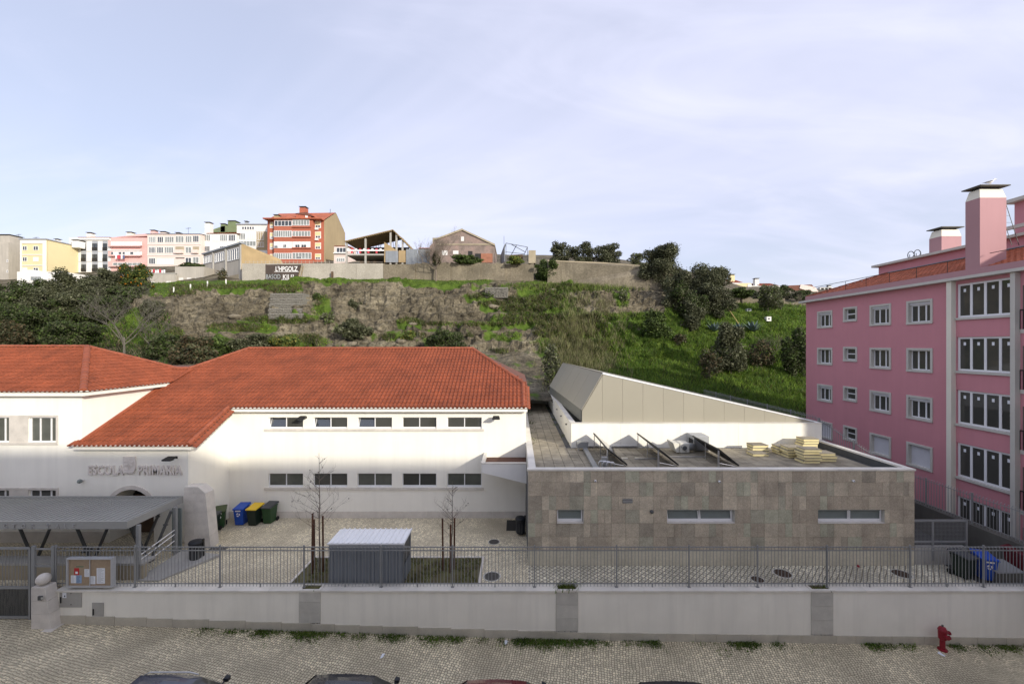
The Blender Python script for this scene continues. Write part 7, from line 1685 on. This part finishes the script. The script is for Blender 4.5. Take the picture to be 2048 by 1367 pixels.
T('shrub', 800, 828, 660, 684, 'yellow', 'yellowish flowering shrub low on the rocks', 'shrub', base=686, trunk=False)
T('shrub', 622, 642, 584, 604, 'green', 'green tuft beside the gabion steps', 'shrub', base=606, trunk=False)
T('shrub', 960, 995, 580, 600, 'green', 'low green cushion shrub below the tan wall', 'shrub', base=602, trunk=False)
T('round_bush', 1066, 1124, 514, 563, 'green', 'large round dark green bush between the two old walls', 'bush', base=566, dens=1.5, nb=14)
for a, b, y0, y1, l in ((1100, 1150, 478, 530, 'leftmost grey olive tree above the long old wall'), (1140, 1195, 483, 530, 'middle olive tree above the long old wall'), (1180, 1246, 484, 532, 'rightmost olive tree of the clump above the long old wall')): T('olive_tree', a, b, y0, y1, 'olive', l, D=86, group='olive trees above the long wall')
T('olive_tree', 1256, 1290, 505, 535, 'pale', 'small pale tree peeping over the wall end', D=84)
T('large_tree', 1280, 1384, 487, 580, 'olive', 'largest dark olive tree standing on the right shoulder of the hill', base=585, nb=20, dens=1.2)
T('large_tree', 1368, 1462, 517, 600, 'olive', 'big spreading tree right of the largest olive', base=632, D=72, nb=20, dens=1.2)
T('large_tree', 1345, 1425, 562, 648, 'dark', 'lower dark tree hanging over the grassy slope', base=650, nb=16, dens=1.1)
T('large_tree', 1325, 1400, 545, 630, 'olive', 'olive between the two biggest trees of the right shoulder', base=640, nb=20, dens=1.1)
T('large_tree', 1395, 1470, 565, 640, 'olive', 'rounded olive at the right end of the big tree group', base=642, nb=20, dens=1.1)
T('shrub', 1286, 1346, 622, 690, 'green', 'upright green bush on the slope below the rock ledge', 'bush', base=692, dens=1.2)
T('shrub', 1366, 1410, 600, 668, 'olive', 'narrow grey green bush under the big trees', 'bush', base=668)
T('shrub', 1428, 1512, 652, 752, 'olive', 'tall bushy shrub in the middle of the grassy slope', 'bush', base=756, dens=1.1, nb=16)
T('shrub', 1345, 1378, 665, 690, 'brown', 'small brown shrub left of the middle bush', 'bush', base=692, trunk=False)
T('shrub', 1500, 1562, 676, 735, 'brown', 'thin brownish shrub right of the tall bushy shrub', 'bush', base=745, dens=.55)
T('shrub', 1400, 1450, 700, 760, 'brown', 'tangled brown shrub left of the tall bushy shrub', 'bush', base=762, dens=.5)
T('shrub', 1572, 1625, 655, 756, 'dark', 'dark bush beside the corner of the pink building', 'bush', base=760, dens=1.2)
T('olive_tree', 1516, 1572, 568, 624, 'pale', 'round pale olive tree on the tan stone bank', base=628, dens=1.2)
T('ivy_hedge', 1462, 1516, 574, 598, 'green', 'ivy covered hedge on the stone bank', 'hedge', D=77, dens=1.3)
T('hedge_tree', 1552, 1592, 570, 606, 'dark', 'dark green tree before the dark roofed house', 'tree', D=84)
T('hedge_tree', 1590, 1640, 577, 608, 'dark', 'dark bluish shrub by the pink building eave', 'tree', D=80)
T('climbing_plant', 895, 960, 507, 528, 'green', 'climbing greenery spilling over the tan wall below the ruin', 'plant', D=79.6, trunk=False)
T('climbing_plant', 1012, 1048, 511, 528, 'yellow', 'yellow green plants on the wall before the steel frame', 'plant', D=79.6, trunk=False)
T('shrub', 860, 885, 505, 530, 'brown', 'dry creeper at the foot of the bare hilltop tree', 'shrub', D=79.5, trunk=False, dens=.6)
T('shrub', 432, 452, 538, 564, 'brown', 'dark scraggly shrub before the concrete workshop', 'shrub', D=81, dens=.6)
T('palm', 352, 398, 523, 536, 'dark', 'dark shaggy palm top above the grey outhouse', 'palm', D=90, trunk=False)
T('hedge', 1050, 1092, 770, 800, 'green', 'green hedge at the far end of the annex walkway', 'hedge', D=43, trunk=False, leaf=.16)
T('reed_shrub', 1085, 1130, 690, 770, 'pale', 'pale bushy plant left of the annex roof wedge', 'shrub', base=776, dens=.8)
T('shrub', 1240, 1256, 570, 606, 'pale', 'upright reedy shrub at the edge of the right rock slab', 'shrub', base=608, trunk=False)
# leafless trees
def bare_tree(px, pybase, pytop, D, label, seed, spread=.5, kids=4, depth=4, width=None, mt='bark_pale', r=.16, lean=0):
    rg = random.Random(seed); x = X(px, D); gz = min(ground_z(x, D), Z(pybase, D)); ht = Z(pytop, D) - Z(pybase, D)
    t = thing('bare_tree', (x, D, gz), label, 'tree', 'leafless trees on the hill')
    tr = MB(); p = [V3((x, D, gz - .3)), V3((x + lean * .3, D, gz + ht * .22)), V3((x + lean, D + .2, gz + ht * .42))]; tr.tube(p, [r, r * .8, r * .62], 8); tr.build('trunk', M[mt], t)
    br = MB()
    for k_ in range(5):
        a = 2 * math.pi * k_ / 5 + rg.uniform(-.4, .4); s = p[1].lerp(p[2], rg.uniform(.3, 1))
        branches(br, s, V3((math.cos(a) * 1.0, math.sin(a) * .6, rg.uniform(.3, 1.2))), ht * rg.uniform(.38, .58), r * .5, depth, rg, spread, .5, kids)
    br.build('branches', M[mt], t); return t
bare_tree(250, 735, 590, 50, 'pale leafless tree spreading in front of the dark olives', 11, r=.15, lean=-.3)
bare_tree(297, 715, 640, 52, 'smaller leafless tree with crooked limbs behind the school roofs', 12, r=.12, depth=3)
bare_tree(872, 528, 456, 79.3, 'leafless tree standing at the ruined gable house', 14, mt='twig', r=.2, spread=.45, kids=5)
bare_tree(1600, 640, 590, 76, 'twiggy leafless shrub by the stone bank at right', 16, r=.06, depth=3, mt='twig')
bare_tree(1545, 745, 668, 57, 'wiry leafless shrub on the grass near the pink building', 17, r=.06, depth=3, mt='twig')
# agaves
def agave(px, py, s, label, seed):
    p = hit(px, py); rg = random.Random(seed); t = thing('agave', p, label, 'agave', 'agaves on the grassy slope')
    lf = MB()
    for k_ in range(26):
        a = k_ * 2.4; e = .25 + .95 * (k_ / 26); L_ = s * rg.uniform(.8, 1.1); d = V3((math.cos(a) * math.cos(e), math.sin(a) * math.cos(e), math.sin(e))); w_ = d.cross(V3((0, 0, 1))).normalized() * .10 * s
        q = [p + V3((0, 0, .1)), p + d * L_ * .5 + V3((0, 0, .1)), p + d * L_ + V3((0, 0, .02))]
        b = MB(); b.poly(q[0] - w_ * .6, q[0] + w_ * .6, q[1] + w_, q[1] - w_); b.poly(q[1] - w_, q[1] + w_, q[2] + w_ * .05, q[2] - w_ * .05); b.build('leaf', M['agave'], t)
agave(1428, 664, 2.0, 'left blue grey agave on the slope below the big trees', 1); agave(1478, 662, 1.7, 'blue grey agave at the left of the right agave pair', 2); agave(1506, 664, 2.2, 'large blue grey agave at the right of the agave pair', 3)
p0, p1 = hit(1449, 620), hit(1480, 658)
tag(MB().tube([p0 + V3((0, -.3, 1.0)), p1 + V3((0, -.3, .3))], .07, 5).build('bamboo_pole', M['bamboo']), 'long tan pole leaning on the slope above the agaves', 'pole')
for px, py, lab in ((1533, 640, 'white plastic crate lying under the pale olive on the slope'), (1494, 622, 'small grey box on the slope below the ivy hedge')):
    p = hit(px, py); t = thing('dumped_box', p, lab, 'box', 'dumped boxes on the slope')
    MB().box(p.x - .38, p.x + .38, p.y - .7, p.y, p.z - .2, p.z + .55 if px > 1500 else p.z + .4).build('box_shell', M['far_blind' if px > 1500 else 'house_panel'], t); MB().box(p.x - .15, p.x + .1, p.y - .75, p.y - .702, p.z + .1, p.z + .3).build('box_opening', M['unlit_black'], t)
for k_, (px, py) in enumerate(((347.5, 585), (381, 579), (415, 573), (452, 569))):
    p = hit(px, py); o = MB().box(p.x - .07, p.x + .07, p.y - .07, p.y + .07, p.z - .3, p.z + 1.0).build('marker_post', M['white_paint'])
    tag(o, 'white marker post on the cliff edge, %s from the left of four' % ('first', 'second', 'third', 'fourth')[k_], 'post', 'white posts along the cliff edge')
# gabion baskets on the rock face
for (a, b, y0, y1, n, lab) in ((541, 606, 586, 636, 5, 'stepped stone gabion baskets set in the rock face below the graffiti'), (971, 1016, 574, 594, 1, 'pale stone gabion basket high on the rock face')):
    p = hit((a + b) / 2, (y0 + y1) / 2); t = thing('gabion', p, lab, 'gabion', 'gabion baskets in the rock face')
    for k_ in range(n):
        ya, yb = y0 + (y1 - y0) * k_ / n, y0 + (y1 - y0) * (k_ + 1) / n - 1.5; q = hit((a + b) / 2, yb); D = q.y - .55; rg = random.Random(k_)
        o = MB().box(X(a - k_ * 1.2, D), X(b - k_ * .8, D), D + .12, D + 2.2, Z(yb, D) - .2, Z(ya, D)).build('basket_core', M['gabion'], t)
        st_ = MB(); x0, x1 = X(a - k_ * 1.2, D), X(b - k_ * .8, D); z = Z(yb, D)
        while z < Z(ya, D) - .1:
            x = x0
            while x < x1:
                r_ = rg.uniform(.09, .15); st_.lathe([(r_ * .5, -r_ * .7), (r_, -r_ * .1), (r_ * .8, r_ * .5), (r_ * .2, r_ * .8)], (x, D + rg.uniform(.06, .14), z + rg.uniform(-.05, .05)), 5); x += rg.uniform(.2, .3)
            z += .22
        st_.build('stones', M['gabion'], t, kind='stuff')
# loose boulders on the ledges
for k_, (px, py, s, lab) in enumerate(((806, 682, 1.1, 'pale boulder by the yellow shrub low on the rocks'), (985, 613, .9, 'flat pale boulder on the upper right rocks'), (706, 688, .9, 'pale boulder just above the school ridge'), (826, 648, .7, 'small pale boulder on the middle ledge'), (470, 633, 1.0, 'pale boulder at the foot of the left rock face'), (1105, 580, .8, 'boulder at the top of the cliff near the round bush'))):
    p = hit(px, py); b = MB(); rg = random.Random(k_ + 3); rings = []
    for i in range(1, 6):
        f = math.pi * i / 6; rings.append([p + V3((math.cos(2 * math.pi * q / 9) * math.sin(f) * s * rg.uniform(.85, 1.2), math.sin(2 * math.pi * q / 9) * math.sin(f) * s * .7, -math.cos(f) * s * .45 * rg.uniform(.8, 1.1))) for q in range(9)])
    b.loft(rings); tag(b.build('boulder', M['concrete_old'], fix=True), lab, 'boulder', 'boulders on the rock face')
# ------------------------------------------------------------------ grass, reeds and scrub that nobody could count
def blades(name, pts, hgt, wid, mats, label, cat, seed, lean=.35, per=3, wts=None):
    rg = np.random.default_rng(seed); P = np.repeat(np.array(pts), per, 0); n = len(P); P = P + rg.normal(size=(n, 3)) * np.array([.12, .12, .02])
    a = rg.uniform(0, 6.283, n); h = hgt * rg.uniform(.5, 1.25, n); w = wid * rg.uniform(.6, 1.3, n)
    side = np.stack([np.cos(a), np.sin(a), np.zeros(n)], 1) * w[:, None]; b = rg.uniform(0, 6.283, n); tip = np.stack([np.cos(b) * lean * h, np.sin(b) * lean * h, h], 1)
    V = np.stack([P - side, P + side, P + tip * .55 + side * .7, P + tip], 1).reshape(-1, 3)
    me = bpy.data.meshes.new(name); me.vertices.add(4 * n); me.vertices.foreach_set('co', V.astype(np.float32).ravel()); me.loops.add(4 * n); me.loops.foreach_set('vertex_index', np.arange(4 * n)); me.polygons.add(n)
    me.polygons.foreach_set('loop_start', np.arange(0, 4 * n, 4)); me.polygons.foreach_set('loop_total', np.full(n, 4))
    for m in mats: me.materials.append(M[m])
    me.polygons.foreach_set('material_index', rg.choice(len(mats), n, p=wts).astype(np.int32)); me.update(calc_edges=True); me.validate()
    o = bpy.data.objects.new(name, me); COL.objects.link(o); return tag(o, label, cat, kind='stuff')
rg = random.Random(42)
def sample(n, x0, x1, y0, y1, thr, big=False):
    out = []; tries = 0
    while len(out) < n and tries < n * 12:
        tries += 1; px, py = rg.uniform(x0, x1), rg.uniform(y0, y1)
        if green(px, py) + .35 * noise.noise(V3((px * .02, py * .04, 0))) < thr: continue
        p = hit(px, py)
        if p is not None: out.append(tuple(p))
    return out
blades('slope_grass', sample(20000, 1190, 1640, 604, 850, .55), .46, .045, ['grass', 'grass_dark', 'scrub'], 'lush green grass covering the slope behind the annex', 'grass', 1, .5, 4, [.5, .35, .15])
blades('ledge_grass', sample(9000, 0, 1200, 555, 720, .6), .24, .05, ['grass', 'grass_dark', 'scrub'], 'green grass along the ledges and top of the rock face', 'grass', 2, .5, 4, [.45, .3, .25])
rp = [p for p in (hit(rg.gauss(1165, 36), rg.gauss(690, 48)) for _ in range(2800)) if p is not None and noise.noise(V3((p.x * .25, p.y * .25, p.z * .3))) > -.25]
blades('cane_reeds', [tuple(p) for p in rp], 1.1, .035, ['reed', 'scrub', 'dry_scrub'], 'thicket of grey green canes left of the grassy slope', 'reeds', 3, .4, 5, [.55, .25, .2])
rp = [p for p in (hit(rg.gauss(1150, 60), rg.gauss(577, 4)) for _ in range(700)) if p is not None]
blades('wall_reeds', [tuple(p) for p in rp], .9, .04, ['scrub', 'grass', 'reed'], 'tall green weeds at the foot of the long old wall', 'weeds', 4, .35, 4, [.4, .35, .25])
sp = []
for k_ in range(30000):
    px, py = rg.uniform(340, 1215), rg.uniform(570, 720); v = green(px, py) + .75 * noise.noise(V3((px * .016, py * .035, 3))) + .3 * noise.noise(V3((px * .05, py * .1, 7)))
    if v > .72:
        p = hit(px, py)
        if p is not None: sp.append(tuple(p))
    if len(sp) > 7000: break
blades('cliff_scrub', sp, .45, .06, ['scrub', 'leaf_olive', 'dry_scrub', 'leaf_green'], 'low scrub growing over the rock face', 'scrub', 5, .7, 5, [.35, .25, .2, .2])
sp = []
for k_ in range(3000):
    px, py = rg.uniform(0, 340), rg.uniform(620, 740); p = hit(px, py)
    if p is not None and noise.noise(V3((px * .02, py * .03, 1))) > -.1: sp.append(tuple(p))
blades('left_undergrowth', sp, .55, .07, ['leaf_olive', 'leaf_green_dark', 'grass_dark', 'dry_scrub'], 'undergrowth below the olives behind the school', 'undergrowth', 6, .6, 5, [.3, .3, .25, .15])
sp = []
for k_ in range(2500):
    px, py = rg.uniform(1200, 1640), rg.uniform(700, 850); p = hit(px, py)
    if p is not None and noise.noise(V3((p.x * .3, p.y * .3, 2))) > .05: sp.append(tuple(p))
blades('slope_weeds', sp, .7, .06, ['grass_dark', 'leaf_green', 'scrub'], 'taller weeds at the foot of the grassy slope', 'weeds', 7, .5, 4, [.4, .3, .3])
sp = []
for k_ in range(15000):
    x = rg.uniform(-13.5, 21); y = 16.43 - abs(rg.gauss(0, .26)); v = .45 * noise.noise(V3((x * .4, 0, 0))) + .5 * noise.noise(V3((x * 1.7, y * 1.5, 0))) + .75 * noise.noise(V3((x * 5.5, y * 5.5, 2)))
    if x < -13 + rg.random() * 2 or (11.5 < x < 13.8): continue
    if v < (.02 if x < 3 else .16) + (16.4 - y) * .62: continue
    sp.append((x, y, street_z(x)))
blades('pavement_weeds', sp, .07, .016, ['grass', 'grass_dark', 'scrub'], 'low green weeds along the foot of the street wall', 'weeds', 8, .9, 4, [.35, .4, .25])
for (px, n, lab) in ((620, 6, 'few weeds in the planter of the left wall pillar'), (1134, 60, 'tuft of grass growing from the middle wall pillar'), (1644, 14, 'small weeds in the planter of the right wall pillar')):
    sp = [(X(px, YF) + rg.uniform(-.38, .38), YF + .18 + rg.uniform(-.11, .11), 1.66) for _ in range(n)]
    blades('pillar_weeds', sp, .2 if n > 20 else .1, .014, ['grass', 'scrub'], lab, 'weeds', px, .5, 4, [.6, .4])
sp = []
for k_ in range(700):
    x = rg.uniform(.95, 3.1); y = rg.uniform(24.5, 41)
    edge = min(x - .9, 3.2 - x)
    if edge < .25 + .12 * (y - 24) / 17 and noise.noise(V3((x * 2, y * .8, 0))) > -.1: sp.append((x, y, TER))
blades('walkway_weeds', sp, .10, .02, ['scrub', 'grass_dark', 'leaf_olive'], 'weeds growing in the joints of the annex walkway', 'weeds', 9, .8, 4, [.4, .3, .3])
